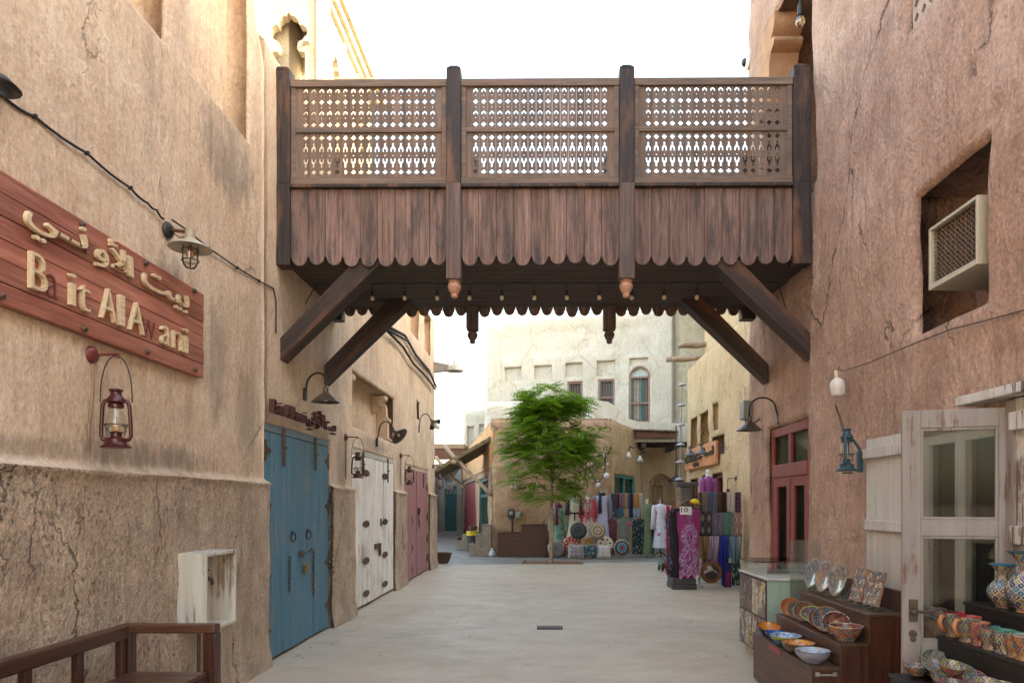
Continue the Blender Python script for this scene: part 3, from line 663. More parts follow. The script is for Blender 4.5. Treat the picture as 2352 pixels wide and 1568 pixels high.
for y0, y1 in ((14.35, 15.3), (15.55, 16.2), (16.6, 17.5)):
    MB().box((SX + .12, y0, 0), (SX + .2, y0 + .1, 2.2)).box((SX + .12, y1 - .1, 0), (SX + .2, y1, 2.2)).box((SX + .12, y0 + .1, 2.1), (SX + .2, y1 - .1, 2.2)).box((SX + .22, y0, 0), (SX + .24, y1, 2.15)).build('door', M_redf, SB, bevel=.006)

# ------------------------------------------------------------------ white building at the end of the square
WO = Vector((-2.33, 27.5, 0)); WS = Vector((7.35, -1.62, 0)).normalized(); WN = Vector((WS.y, -WS.x, 0))
def WZ(u, v):
    d = _ray(u, v); C = Vector((0, 0, EYE)); t = (WO - C).dot(WN) / d.dot(WN); p = C + d * t
    return (p - WO).dot(WS), p.z
WB = thing('white_building', 'cracked white lime plaster building with an arched window, behind the tree', 'building', (1, 30, 0))
def wop(u0, v0, u1, v1, dep):
    a, b = WZ(u0, v0), WZ(u1, v1); return (a[0], b[0], b[1], a[1], dep)
nich = [wop(1159, 844, 1197, 875, .14), wop(1227, 840, 1267, 871, .14), wop(1298.5, 834, 1338, 866, .14), wop(1371, 829, 1412.5, 863, .14)]
wins = [wop(1303, 877, 1338, 945, .3), wop(1374, 872, 1412, 943, .3)]
arch = wop(1445, 841, 1493, 969, .3); n5 = wop(1446, 823, 1489, 838, .14)
n5 = (n5[0], n5[1], arch[3] + .03, n5[3], .14)
WTOP = 8.9
def disp_white(s, z):
    d = 0
    for o in nich + [arch]:
        d -= .04 * sm(o[0] - .28, o[0] - .18, s) * (1 - sm(o[1] + .18, o[1] + .28, s)) * sm(o[3] + .35, o[3] + .45, z) * (1 - sm(WTOP - .55, WTOP - .45, z))
    return d
mb = MB()
wall_sheet(mb, WO, WS, WN, 0, 7.5, 0, WTOP, nich + wins + [arch, n5], .14, .035, disp_white, (.15, .15, .12), .6, 21, .04)
M4 = Matrix(((WS.x, -WN.x, 0, WO.x), (WS.y, -WN.y, 0, WO.y), (0, 0, 1, 0), (0, 0, 0, 1)))      # (s, depth inward, z) -> world
mb.box((0.1, .65, 0), (7.4, 17, WTOP - .1), M4)
sp, w2 = arch[3] - (arch[1] - arch[0]) / 2, (arch[1] - arch[0]) / 2; cxm = (arch[0] + arch[1]) / 2
for sg in (-1, 1):
    pts = [(cxm + sg * w2, sp), (cxm + sg * w2, arch[3]), (cxm, arch[3])] + [(cxm + sg * w2 * math.sin(t), sp + w2 * math.cos(t)) for t in np.linspace(.05, math.pi / 2 - .02, 9)]
    mb.prism(pts, .0, .29, M4)
mb.build('wall', M_white, WB, smooth='auto')
M_teal = paintwood('teal paint', (.03, .22, .20), (.1, .15, .12), .3); M_wblue = paintwood('blue shutter paint', (.06, .17, .30), (.1, .12, .14), .3)
M_wfr = wood('pinkish window timber', (.30, .16, .13), (.36, .22, .18), None, 'x')
def grille_window(o, arched, shutter):
    s0_, s1_, z0_, z1_ = o[:4]; zz = (o[3] - (s1_ - s0_) / 2) if arched else z1_; f = MB()
    for a in (((s0_, .05, z0_), (s0_ + .07, .13, zz)), ((s1_ - .07, .05, z0_), (s1_, .13, zz)), ((s0_ + .07, .05, z0_), (s1_ - .07, .13, z0_ + .07)), ((s0_ + .07, .05, zz - .07), (s1_ - .07, .13, zz)), ((s0_ + .07, .06, z0_ + (zz - z0_) * .4), (s1_ - .07, .12, z0_ + (zz - z0_) * .4 + .08))): f.box(*a, M4)
    if arched:
        c, w_ = (s0_ + s1_) / 2, (s1_ - s0_) / 2
        f.tube([(c + (w_ - .03) * math.cos(t), .06, zz + (w_ - .03) * math.sin(t)) for t in np.linspace(0, math.pi, 15)], .05, 6, M=M4)
    fo = f.build('window', M_wfr, WB)
    b = MB(); n = 6
    for k in range(1, n): x = s0_ + (s1_ - s0_) * k / n; b.tube([(x, .03, z0_), (x, .03, zz)], .013, 6, M=M4)
    b.build('bars', rusty('bar iron', (.12, .09, .08)), fo)
    s = MB(); wd_ = (s1_ - s0_)
    for x0_, x1_ in ((s0_ + .07, s0_ + .07 + wd_ * .09), (s0_ + wd_ * (.5 if arched else .78), s0_ + wd_ * (.58 if arched else .9))): s.box((x0_, .15, z0_ + .07), (x1_, .2, zz - .07), M4)
    s.build('shutter', shutter, fo)
    MB().box((s0_, .24, z0_), (s1_, .25, zz), M4).build('pane', flat('dark pane', (.05, .04, .03), .25), fo)
    if arched:
        c, w_ = (s0_ + s1_) / 2, (s1_ - s0_) / 2
        MB().prism([(c + w_ * math.cos(t), zz + w_ * math.sin(t)) for t in np.linspace(0, math.pi, 13)], .14, .16, M4).build('fanlight', flat('frosted fanlight', (.42, .45, .42), .4), fo)
        MB().box((s0_ + .16, .17, z0_ + .1), (s0_ + wd_ * .48, .18, zz - .1), M4).build('curtain', flat('beige curtain', (.36, .31, .25), .9), fo)
grille_window(wins[0], False, M_teal); grille_window(wins[1], False, M_wblue); grille_window(arch, True, M_teal)
# lower white wing at its left, with a ruined parapet
mb = MB()
wall_sheet(mb, (-4.02, 34.2, 0), (1, .0, 0), (0, -1, 0), 0, 2.6, 0, 6.3, [(.2, .55, 3.6, 5.4, .2), (.8, 1.2, 3.9, 5.5, .2)], .12, .04, lambda s, z: 0, (.2, .3, .35), .6, 23)
mb.box((-3.9, 34.7, 0), (-1.5, 37, 6.2)); mb.build('wing', M_white, WB, smooth='auto'); mb = MB()
wall_sheet(mb, (-2.2, 25.2, 0), (1, .0, 0), (0, -1, 0), 0, 1.9, 3.5, 5.35, [], .12, .05, None, (.3, .5, .35), .5, 24)
mb.build('roof_parapet', M_white, WB, smooth='auto'); mb = MB()
mb.prism([(1.7, 3.6), (5.2, 3.6), (5.2, 4.2), (3.2, 4.28), (2.75, 4.4), (2.5, 4.75), (2.15, 4.95), (1.7, 5.0)], 22.9, 23.2)
mb.build('stair_parapet', M_white, WB, smooth='auto')
# cream neighbour
CB = thing('cream_building', 'tall cream plaster building touching the right edge of the white one', 'building', (7, 27, 0))
mb = MB(); wall_sheet(mb, (4.95, 25.6, 0), (1, -.12, 0), (-.12, -1, 0), 0, 6, 0, 12.5, [], .25, .06, None, (.12, 0, .1), .6, 31); mb.box((5.1, 26.2, 0), (11, 33, 12.4)); mb.build('wall', M_cream, CB, smooth=True)

# ------------------------------------------------------------------ brown building on the square
BB = thing('brown_building', 'low brown mud house behind the tree and the cushions, with a teal hatch', 'building', (0, 22, 0))
mb = MB(); p1, p2, p3 = Vector((-1.57, 20.3, 0)), Vector((2.06, 20.3, 0)), Vector((3.4, 23.6, 0)); pl_ = Vector((-4.1, 34, 0))
wall_sheet(mb, p1, (1, 0, 0), (0, -1, 0), 0, 3.63, -.06, 4.08, [(2.75, 3.1, 2.9, 3.5, .06)], .09, .05, lambda s, z: .06 * (1 - sm(0, 2., s)) * fbm(s, z, 1, 1.6, 3), (.12, .14, .14), .5, 41)
fr_ = mb.build('wall', M_brown, BB, smooth=True)
mb = MB(); dR = (p3 - p2).normalized(); nR = Vector((dR.y, -dR.x, 0)); MR = Matrix(((dR.x, -nR.x, 0, p2.x), (dR.y, -nR.y, 0, p2.y), (0, 0, 1, 0), (0, 0, 0, 1)))
def RZs(u, v):
    d = _ray(u, v); C = Vector((0, 0, EYE)); t = (p2 - C).dot(nR) / d.dot(nR); q_ = C + d * t; return (q_ - p2).dot(dR), q_.z
a, b_ = RZs(1412, 1088), RZs(1459, 1160)
wall_sheet(mb, p2 + nR * -.02, dR, nR, .02, 3.5, -.06, 4.08, [(a[0], b_[0], 1.0, a[1], .12)], .1, .05, None, (.1, .1, .14), .5, 42)
mb.prism([(-1.5, 20.85), (1.85, 20.85), (3.0, 23.6), (-2.2, 23.6)], 3.9, 3.95, Matrix(((1, 0, 0, 0), (0, 0, 1, 0), (0, 1, 0, 0), (0, 0, 0, 1))))
mb.build('side_wall', M_ochre, BB, smooth=True)
h = MB(); s0_, s1_ = a[0], b_[0]; z1_ = a[1]
for k in (((s0_, .02, 1.), (s0_ + .09, .1, z1_)), ((s1_ - .09, .02, 1.), (s1_, .1, z1_)), ((s0_, .02, z1_ - .1), (s1_, .1, z1_)), ((s0_, .0, 1.35), (s1_, .1, 1.47)), ((s0_ + .09, .04, 1.), (s1_ - .09, .08, 1.36)), (((s0_ + s1_) / 2 - .03, .02, 1.4), ((s0_ + s1_) / 2 + .03, .1, z1_))): h.box(*k, MR)
h.build('window', M_teal, BB, bevel=.01)
MB().box((s0_, .11, 1), (s1_, .115, z1_), MR).build('window_pane', flat('dark glass', (.02, .025, .025), .15), BB)
# left flank running back up the alley
dL = (pl_ - p1).normalized(); nL = Vector((-dL.y, dL.x, 0)); ML = Matrix(((dL.x, -nL.x, 0, p1.x), (dL.y, -nL.y, 0, p1.y), (0, 0, 1, 0), (0, 0, 0, 1)))
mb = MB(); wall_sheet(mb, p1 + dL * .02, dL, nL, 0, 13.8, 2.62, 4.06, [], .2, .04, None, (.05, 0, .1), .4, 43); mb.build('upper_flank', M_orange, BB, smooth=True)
mb = MB(); wall_sheet(mb, p1 + dL * .02 - nL * .02, dL, nL, 0, 13.8, -.06, 2.64, [(.8, 4.2, -.06, 2.4, .2), (5.6, 12., -.06, 2.42, .15)], .2, .04, None, (.05, 0, 0), .4, 44); mb.build('lower_flank', M_brown, BB, smooth=True)
gd = MB()
for k in (((.8, .08, 0), (.95, .16, 2.4)), ((4.05, .08, 0), (4.2, .16, 2.4)), ((.95, .08, 2.28), (4.05, .16, 2.4)), ((.95, .08, 1.75), (4.05, .15, 1.85)), ((1.9, .1, 0), (2., .15, 1.75)), ((3., .1, 0), (3.1, .15, 1.75))): gd.box(*k, ML)
gd = gd.build('door', paintwood('dark green paint', (.02, .09, .075), (.05, .06, .05), .3), BB); gd['label'] = 'dark green glazed door'
MB().box((.95, .17, 0), (4.05, .18, 2.35), ML).build('pane', flat('dark glass', (.02, .025, .025), .15), gd)
rdm = MB()
for k in range(8): rdm.box((5.65 + k * .79, .05, .02), (6.42 + k * .79, .12, 2.38), ML)
rdm = rdm.build('door', paintwood('alley red paint', (.26, .03, .03), (.15, .03, .03), .3), BB, bevel=.01); rdm['label'] = 'red plank door'

# ------------------------------------------------------------------ end of the alley, arcade of the right-hand lane
GB = thing('stone_house', 'grey rendered house closing the far end of the alley with a teal door', 'building', (-6, 38.5, 0))
mb = MB(); wall_sheet(mb, (-10, 38, 0), (1, 0, 0), (0, -1, 0), 0, 7.5, -.06, 3.75, [(4.52, 5.16, -.06, 2.5, .15)], .25, .05, None, (0, 0, .1), .5, 51); mb.box((-9.5, 38.6, 0), (-2.6, 42, 3.6))
mb.build('wall', M_greystone, GB, smooth=True)
mb = MB(); mb.box((-9, 24, 0), (-5.5, 37.9, 3.3)); mb.build('side_wing', M_greystone, GB)
td = MB(); td.box((-5.48, 38.06, 0), (-4.84, 38.12, 2.0)).box((-5.48, 38.04, 2.0), (-4.84, 38.12, 2.08)).box((-5.48, 38.04, 2.42), (-4.84, 38.12, 2.5))
for x in (-5.48, -5.28, -5.08, -4.89): td.box((x, 38.05, 2.08), (x + .05, 38.12, 2.42))
td = td.build('door', paintwood('deep teal paint', (.012, .075, .08), (.05, .08, .07), .3), GB)
AR = thing('arcade_building', 'ochre arcade at the back of the lane, under the timber canopy', 'building', (5, 28, 0))
mb = MB(); aw, ax, sp = .48, 1.02, 2.05
hole = [(ax - aw, 0.02)] + [(ax - aw * math.cos(t), sp + aw * 1.15 * math.sin(t)) for t in np.linspace(0, math.pi, 13)] + [(ax + aw, 0.02)]
mb.pierced([(0, 0), (2.2, 0), (2.2, 3.6), (0, 3.6)], [hole], 0, .45, T(3.2, 24.6, 0))
for x in (3.6, 4.9): mb.box((x - .16, 24.3, 0), (x + .16, 24.62, 1.15)); mb.box((x - .3, 24.2, 1.15), (x + .3, 24.62, 1.33)); mb.box((x - .18, 24.38, 1.33), (x + .18, 24.62, 2.3))
mb.build('wall', M_ochre, AR, bevel=.03)
mb = MB(); wall_sheet(mb, (3.3, 25.45, 0), (1, 0, 0), (0, -1, 0), 0, 2.6, -.06, 3.4, [(.75, 1.15, 1.5, 2.2, .2)], .2, .05, None, None, .4, 53); mb.build('back_wall', M_sand, AR, smooth=True)

# ------------------------------------------------------------------ wind tower above the left-hand roofs
TW = thing('wind_tower', 'sunlit cream wind tower with lobed arches above the left roofs', 'tower', (-4.8, 13.5, 6))
def foil(cx, zt, w_, h_, zb):
    """lobed arch outline: pointed top, two pairs of lobes, waisted feet"""
    P = [(0, 0), (.12, -.09), (.34, -.13), (.52, -.24), (.56, -.36), (.66, -.36), (.88, -.42), (1, -.54), (.96, -.64), (.82, -.70), (.74, -.78), (.62, -.80), (.47, -.90), (.45, -1.02), (.55, -1.12), (.80, -1.13), (.86, -1.16)]
    r = [(cx + x * w_, zt + z * h_) for x, z in P] + [(cx + .86 * w_, zb)]
    l = [(cx - .86 * w_, zb)] + [(cx - x * w_, zt + z * h_) for x, z in reversed(P[1:])]
    return r[::-1][:-1] + [(cx, zt)] + l[::-1] if False else l + r
mb = MB()
mb.pierced([(-5.4, 7.8), (-3.97, 7.8), (-3.97, 10.72), (-5.4, 10.72)], [foil(-4.5, 10.2, .34, .62, 7.9)], 12.0, 12.18)
mb.box((-5.6, 12.95, 6), (-4.05, 13.05, 10.7)); mb.box((-5.6, 12.05, 6), (-4.0, 12.95, 7.8)); mb.box((-5.5, 12.18, 10.5), (-4.0, 12.95, 10.72))
mb.box((-4.0, 11.96, 6), (-3.86, 12.3, 11.2)); mb.box((-5.8, 11.94, 10.72), (-3.93, 13, 11.3))
side = MB()
Mside = Matrix(((0, -1, 0, -3.9), (1, 0, 0, 0), (0, 0, 1, 0), (0, 0, 0, 1)))
side.pierced([(12.3, 7.8), (15.4, 7.8), (15.4, 10.5), (12.3, 10.5)], [foil(12.85, 10.0, .26, .62, 7.9), foil(13.75, 9.98, .26, .62, 7.9), foil(14.75, 9.98, .26, .62, 7.9)], 0, .16, Mside)
side.box((-4.9, 12.3, 6), (-4.6, 15.4, 10.5)); side.box((-4.9, 12.3, 6), (-3.92, 15.4, 7.8))
for y in (12.3, 13.3, 14.25, 15.3): side.box((-3.9, y - .07, 6), (-3.86, y + .07, 10.5))
mb.v += side.v; n0 = len(mb.v) - len(side.v); mb.f += [tuple(k + n0 for k in f) for f in side.f]; mb.uv += side.uv; mb.m += side.m
mb.build('shaft', M_tower, TW, bevel=.012)
MB().box((-5.5, 12.31, 10.5), (-3.82, 15.6, 10.62)).box((-5.5, 12.31, 10.62), (-3.74, 15.75, 10.76)).box((-5.5, 12.31, 10.76), (-3.66, 15.95, 10.9)).build('cornice', M_tower, TW, bevel=.02)
MB().tube([(-4.5, 12.5, 10.0), (-3.94, 11.55, 9.35)], .035, 8).build('pole', M_log, TW); MB().tube([(-4.3, 13.0, 9.6), (-3.2, 13.0, 9.62)], .04, 8).build('pole', M_log, TW)

# ------------------------------------------------------------------ timber footbridge
BR = thing('wooden_footbridge', 'covered timber footbridge with pierced lattice panels spanning the street between the buildings', 'bridge', (0, 7.7, 3.9))
M_post = wood('stained post timber', (.014, .009, .009), (.036, .021, .019), (.17, .075, .04), 'z', .6, 1.2, .5)
M_postlow = wood('worn post timber', (.085, .052, .045), (.17, .115, .10), (.055, .05, .053), 'z', .7)
M_latt = wood('sun-bleached lattice timber', (.14, .092, .070), (.21, .145, .115), (.155, .13, .115), 'z', .8, cell=('x', .083), amt=.25)
M_rail = wood('grey rail timber', (.13, .088, .068), (.21, .15, .12), (.11, .095, .088), 'x', .8)
M_board = wood('red brown skirt boards', (.12, .068, .056), (.265, .175, .15), (.065, .055, .055), 'z', .8, 1.6, .6, cell=('x', .1733, -2.52), amt=.3)
M_deck = wood('dark deck timber', (.045, .030, .026), (.09, .064, .055), None, 'x', .8)
M_brack = wood('dark bracket timber', (.018, .010, .009), (.05, .028, .022), (.12, .045, .022), 'x', .6, 1.)
M_fin = wood('turned pale finial', (.45, .235, .155), (.55, .31, .21), None, 'z', .6)
YF, YB = 6.75, 8.65
bays = [(-2.52, -.96), (-.82, .755), (.90, 2.47)]
def post(x0, x1, y0, y1, z0, z1, zs=4.72):
    cx, cy, hx, hy = (x0 + x1) / 2, (y0 + y1) / 2, (x1 - x0) / 2, (y1 - y0) / 2
    m = MB(); m.box((x0, y0, zs), (x1, y1, z1 - .05))
    for k in range(4): m.box((cx - hx * (1 - .14 * k) , cy - hy * (1 - .14 * k), z1 - .05 + k * .0125), (cx + hx * (1 - .14 * k), cy + hy * (1 - .14 * k), z1 - .0375 + k * .0125))
    p = m.build('post', M_post, BR, bevel=.006)
    q_ = MB(); q_.box((x0 - .004, y0 - .004, z0), (x1 + .004, y1 + .004, zs)); q_.build('post_foot', M_postlow if abs(cx) < 2 else M_post, p, bevel=.008)
    return p
FIN = [(0, 0), (.02, .0), (.035, .012), (.038, .03), (.03, .036), (.034, .042), (.05, .062), (.066, .1), (.068, .118), (.055, .14), (.05, .148), (.062, .158), (.058, .172), (.0, .172)]
for x0, x1 in ((-2.69, -2.52), (-.96, -.82), (.755, .90), (2.47, 2.64)):
    out = abs(x0 + x1) > 4
    p = post(x0, x1, YF, YF + .15, 3.91 if out else 3.77, 5.9)
    pb = post(x0, x1, YB - .15, YB, 3.84 if out else 3.72, 5.9)
    if not out:
        cx = (x0 + x1) / 2
        MB().lathe(FIN, 18, (cx, YF + .075, 3.60)).build('finial', M_fin, p, smooth='auto')
        MB().lathe(FIN, 18, (cx, YB - .075, 3.55)).build('finial', M_fin if 0 else wood('dark finial', (.10, .06, .045), (.15, .1, .08)), pb, smooth='auto')
def ring(k, r, sc_=1.): return [(r * math.cos(t) * sc_, r * math.sin(t)) for t in [2 * math.pi * (i + .5) / k for i in range(k)]]
quat = []
for i in range(16):
    t = 2 * math.pi * i / 16; r_ = .027 if i % 4 == 0 else (.0245 if i % 2 else .0165); quat.append((r_ * math.cos(t), r_ * math.sin(t)))
quat = [(.028, 0), (.022, .011), (.0125, .0125), (.011, .022), (0, .028), (-.011, .022), (-.0125, .0125), (-.022, .011), (-.028, 0), (-.022, -.011), (-.0125, -.0125), (-.011, -.022), (0, -.028), (.011, -.022), (.0125, -.0125), (.022, -.011)]
dia = [(.0095, 0), (0, .0095), (-.0095, 0), (0, -.0095)]
def mir(P): return P + [(-x, z) for x, z in reversed(P) if abs(x) > 1e-6]
heart = mir([(0, .028), (.012, .019), (.024, .007), (.0265, -.008), (.02, -.021), (.012, -.018), (.013, -.007), (.006, -.001), (0, .001)])
shoe = mir([(0, .07), (.008, .055), (.018, .049), (.007, .042), (.006, .033), (.019, .018), (.026, .002), (.026, -.034), (.012, -.034), (.012, -.008), (0, .006)])
ushoe = [(x, -z) for x, z in reversed(shoe)]
rowsA = [(heart, 5.668), (dia, 5.617), (quat, 5.553), (dia, 5.499), (heart, 5.44), (dia, 5.392), (quat, 5.327)]
rowsB = [(quat, 5.195), (shoe, 5.085), (dia, 5.018), (ushoe, 4.958), (quat, 4.852)]
def panel(x0, x1, y, parent, dz=0.):
    """one lattice bay: pierced plates in a framed panel"""
    f = MB()
    f.box((x0, y - .03, 5.69), (x1, y + .014, 5.762)); f.box((x0, y - .022, 4.72), (x1, y + .014, 4.792))
    fr_ = f.box((x0 + .004, y - .018, 4.792), (x0 + .05, y + .035, 5.69)).box((x1 - .05, y - .018, 4.792), (x1 - .004, y + .035, 5.69)).box((x0 + .05, y - .02, 5.238), (x1 - .05, y + .013, 5.285)).build('lattice_panel', M_rail, parent, bevel=.005)
    a, b = x0 + .05, x1 - .05; n = 17; wc = (b - a - .11) / n
    m = MB()
    for zlo, zhi, rows in ((5.285, 5.69, rowsA), (4.792, 5.238, rowsB)):
        for k in range(n):
            cx = a + .055 + (k + .5) * wc
            L = a if k == 0 else cx - wc / 2 + .0008; Rr = b if k == n - 1 else cx + wc / 2 - .0008
            hs = [[(cx + px * .93, z + pz_ * .93 - (.006 if z > 5.66 else 0)) for px, pz_ in sh] for sh, z in rows]
            m.pierced([(L, zlo), (Rr, zlo), (Rr, zhi), (L, zhi)], hs, y, y + .012)
    m.build('pierced_board', M_latt, fr_)
    if dz: fr_.location.z += dz
    return fr_
for x0, x1 in bays:
    panel(x0, x1, YF + .05, BR); panel(x0, x1, YB - .11, BR, -.10)
def skirt(x0, x1, y, z1, z0, mat, n=9, th=.025):
    m = MB(); w_ = (x1 - x0) / n
    for k in range(n):
        a, b = x0 + k * w_ + .002, x0 + (k + 1) * w_ - .002; c = (a + b) / 2; r_ = (b - a) / 2 - .012; zz = z0 + r_ + rnd.uniform(-.014, .014)
        dy = rnd.uniform(-.007, .007)
        pts = [(a, z1), (a, zz + .012), (a + .012, zz)] + [(c - r_ * math.cos(t), zz - r_ * math.sin(t)) for t in np.linspace(.15, math.pi - .15, 11)] + [(b - .012, zz), (b, zz + .012), (b, z1)]
        m.prism(pts[::-1], y + dy, y + th + dy)
        for zn in (z1 - .06, zz + .09):
            for xn in (a + .03, b - .03): m.lathe([(.006, 0), (.005, .003), (0, .004)], 6, M=T(xn, y + dy, zn) @ RX(R(90)))
    return m.build('skirt_boards', mat, BR, bevel=.004)
for x0, x1 in bays:
    MB().box((x0, YF - .012, 4.675), (x1, YF + .10, 4.71)).build('sill_rail', M_post, BR, bevel=.005)
    skirt(x0, x1, YF + .04, 4.675, 3.92, M_board)
    skirt(x0, x1, YB - .06, 4.675, 3.905, M_board, 10)
    MB().box((x0, YB - .1, 4.675), (x1, YB + .01, 4.71)).build('sill_rail', M_post, BR)
MB().box((-2.6, YF + .09, 4.02), (2.6, YF + .10, 4.7)).box((-2.6, YB - .10, 4.02), (2.6, YB - .09, 4.68)).build('light_stop_backing', M_deck, BR)  # added behind the skirts to stop light showing through the board gaps
m = MB()
for k in range(13):
    y0 = YF + .07 + k * .1335; m.box((-2.66, y0, 4.0 + rnd.uniform(0, .004)), (2.72, y0 + .130, 4.05))
m.build('deck', M_deck, BR, bevel=.003)
MB().box((-2.66, YF + .08, 4.055), (2.72, YB - .08, 4.12)).build('deck_top', M_deck, BR)
for sx in (-1, 1):
    for y0 in (6.83, 8.2):
        P = [(-2.68, 2.95), (-2.68, 3.17), (-1.87, 4.0), (-1.58, 4.0)]; an = math.atan2(.83, .81)
        c0 = Vector((-2.2, 3.5)); loc = [((x - c0.x) * math.cos(an) + (z - c0.y) * math.sin(an), -(x - c0.x) * math.sin(an) + (z - c0.y) * math.cos(an)) for x, z in P]
        m = MB(); m.prism(loc if sx < 0 else loc, 0, .21); o = m.build('bracket', M_brack, BR, bevel=.012, world=False)
        o.matrix_local = Matrix.Translation(Vector((c0.x, y0, c0.y)) - BR.location) @ RY(-an) if sx < 0 else Matrix.Translation(Vector((-c0.x + .02, y0 + .21, c0.y + .04)) - BR.location) @ RZ(math.pi) @ RY(-an)
# string of bulbs under the deck
SL = thing('light_string', 'black wire of small warm bulbs hanging beneath the footbridge deck', 'string lights', (0, 7.53, 3.97))
xs = [-1.89 + .358 * k for k in range(11)]; pts = [(-2.62, 7.5, 3.75), (-2.5, 7.53, 3.985)]
for x in np.linspace(-2.3, 2.4, 53): pts.append((x, 7.53, 3.982 - .012 * abs(math.sin((x + 1.71) / .358 * math.pi))))
MB().tube(pts + [(2.58, 7.53, 3.97), (2.68, 7.5, 3.6)], .006, 6).build('wire', M_cable, SL)
M_bulb = flat('warm bulb glass', (.62, .50, .36), .15)
for x in xs:
    MB().tube([(x, 7.53, 3.975), (x, 7.53, 3.885)], .004, 5).lathe([(0, .06), (.012, .06), (.017, .05), (.018, .0), (0, 0)], 10, (x, 7.53, 3.835)).build('socket', M_black, SL)
    MB().lathe([(0, -.05), (.012, -.047), (.022, -.035), (.025, -.022), (.02, -.008), (.014, 0)], 12, (x, 7.53, 3.835)).build('bulb', M_bulb, SL, smooth=True)

# ------------------------------------------------------------------ left wall: sign, lamps, lanterns, cables
ML_ = lambda y, z, x=LX: Matrix(((0, 0, 1, x), (1, 0, 0, y), (0, 1, 0, z), (0, 0, 0, 1)))     # lettering on the left wall
c2 = lambda x, y: (x / 2.8 / 1.08844, (400 + y / 2.8) / 1.08844)
M_sign = wood('red stained sign boards', (.27, .085, .055), (.40, .165, .12), (.20, .06, .042), 'y', .45, .8, cell=('z', .105, 2.5), amt=.3)
SG = thing('shop_sign', 'long red wooden board with raised cream Arabic and Latin letters, some fallen off', 'sign', (LX, 3.6, 2.5))
m = MB()
zz = [2.505, 2.61, 2.72, 2.82, 2.93, 3.04, 3.15]
for a, b in zip(zz, zz[1:]): m.box((LX - .01, 1.8, a), (LX + .055 + rnd.uniform(-.003, .003), 5.2, b - .004))
m.build('board', M_sign, SG, bevel=.004)
xf = LX + .056
M_let = wood('pale letter timber', (.58, .44, .28), (.68, .54, .37), None, 'y', .6, 1., .15)
M_ghost = flat('dark glue stain', (.14, .035, .028), .7)
for ch, a, b, gh in (('B', 190, 305, 0), ('a', 325, 405, 1), ('i', 468, 505, 0), ('t', 532, 606, 0), ('A', 686, 790, 0), ('l', 815, 848, 0), ('A', 884, 990, 0), ('w', 990, 1085, 1), ('a', 1113, 1172, 0), ('n', 1193, 1257, 0), ('i', 1272, 1299, 0)):
    y0, y1 = PX(*c2(a, 900), xf).y, PX(*c2(b, 900), xf).y
    text_mb(ch, .285, .004 if gh else .026, ML_(y0, 2.628, xf - .001), width=y1 - y0, offset=-.016).build('letter_stain' if gh else 'letter', M_ghost if gh else M_let, SG)
for s_, a, b, sz, z in (('\ufef2\u0640\u0640\ufee7', 160, 590, .2, 2.975), ('\ufeed\ufef7', 650, 868, .19, 2.965), ('\ufe8d', 876, 914, .17, 2.965), ('\ufe96\ufef4\ufe91', 985, 1306, .22, 2.96)):
    y0, y1 = PX(*c2(a, 700), xf).y, PX(*c2(b, 700), xf).y
    text_mb(s_, sz, .024, ML_(y0, z, xf - .001), width=y1 - y0, offset=.004).build('letter', M_let, SG)
text_mb('\ufe8d', .13, .003, ML_(PX(*c2(592, 640), xf).y, 2.965, xf), offset=.01).build('letter_stain', M_ghost, SG)
for cx, cy in ((5, 950), (588, 1180), (1028, 1342), (1362, 1468), (573, 452), (1018, 720), (1358, 915)):
    p = PX(*c2(cx, cy), xf); MB().lathe([(.02, 0), (.019, .008), (.012, .018), (0, .021)], 12, M=T(*p) @ RY(R(90))).build('stud', M_iron, SG, smooth=True)

def cable(name, label, pts, r=.008, clips=(), mat=None, cat='cable'):
    o = thing(name, label, cat, pts[0]); MB().tube(pts, r, 6).build('wire', mat or M_cable, o, smooth=True)
    for p in clips: MB().cbox(p, (.024, .014, .022)).build('clip', M_black, o)
    return o
cp = [PX(u, v, LX + .015) for u, v in ((-60, 190), (8, 222), (80, 268), (200, 352), (300, 432), (340, 467), (360, 482), (376, 503))]
sp_ = []
for i in range(len(cp) - 1):
    for k in range(4): t = k / 4; sp_.append(cp[i].lerp(cp[i + 1], t) + Vector((0, 0, -.012 * math.sin(math.pi * t))))
cable('wall_cable', 'black twin cable clipped up the left wall to the caged lamp', sp_ + [cp[-1]], .0075, [cp[2], cp[3], cp[4]])
cp2 = [PX(u, v, LX + .015) for u, v in ((395, 505), (425, 525), (480, 570), (545, 615), (595, 645), (628, 662), (634, 690), (634, 765))]
cable('wall_cable', 'black cable running from the caged lamp down to the bridge post', cp2, .0065, [cp2[2], cp2[3], cp2[4]])

def lamp_parts(o, shade_mat, base, arm, ap, tilt=0., axis=(0, 1, 0), r=.14, h=.09, neck=.03, bulb=None):
    """cone shade hung at point ap, leaning by tilt about an axis"""
    A = Matrix.Rotation(tilt, 4, Vector(axis)); M = T(*ap) @ A
    MB().tube(arm, .011, 8).build('arm', M_black, o, smooth=True)
    MB().lathe([(0, .02), (neck * .8, .02), (neck, .0), (neck, -.035), (neck + .012, -.045), (r, -.045 - h), (r + .004, -.05 - h), (r - .004, -.05 - h), (neck, -.055)], 28, M=M).build('lamp_shade', shade_mat, o, smooth='auto')
    MB().lathe([(.012, -.06), (.02, -.08), (.026, -.10), (.02, -.125), (0, -.135)] if not bulb else bulb, 12, M=M).build('bulb', M_bulb if not bulb else flat('white bulb', (.75, .73, .68), .2), o, smooth=True)
M_shade = rusty('dark bronze enamel', (.075, .055, .04), (.13, .08, .05), .55, .4)
M_shade2 = flat('cream enamel', (.42, .37, .28), .35)
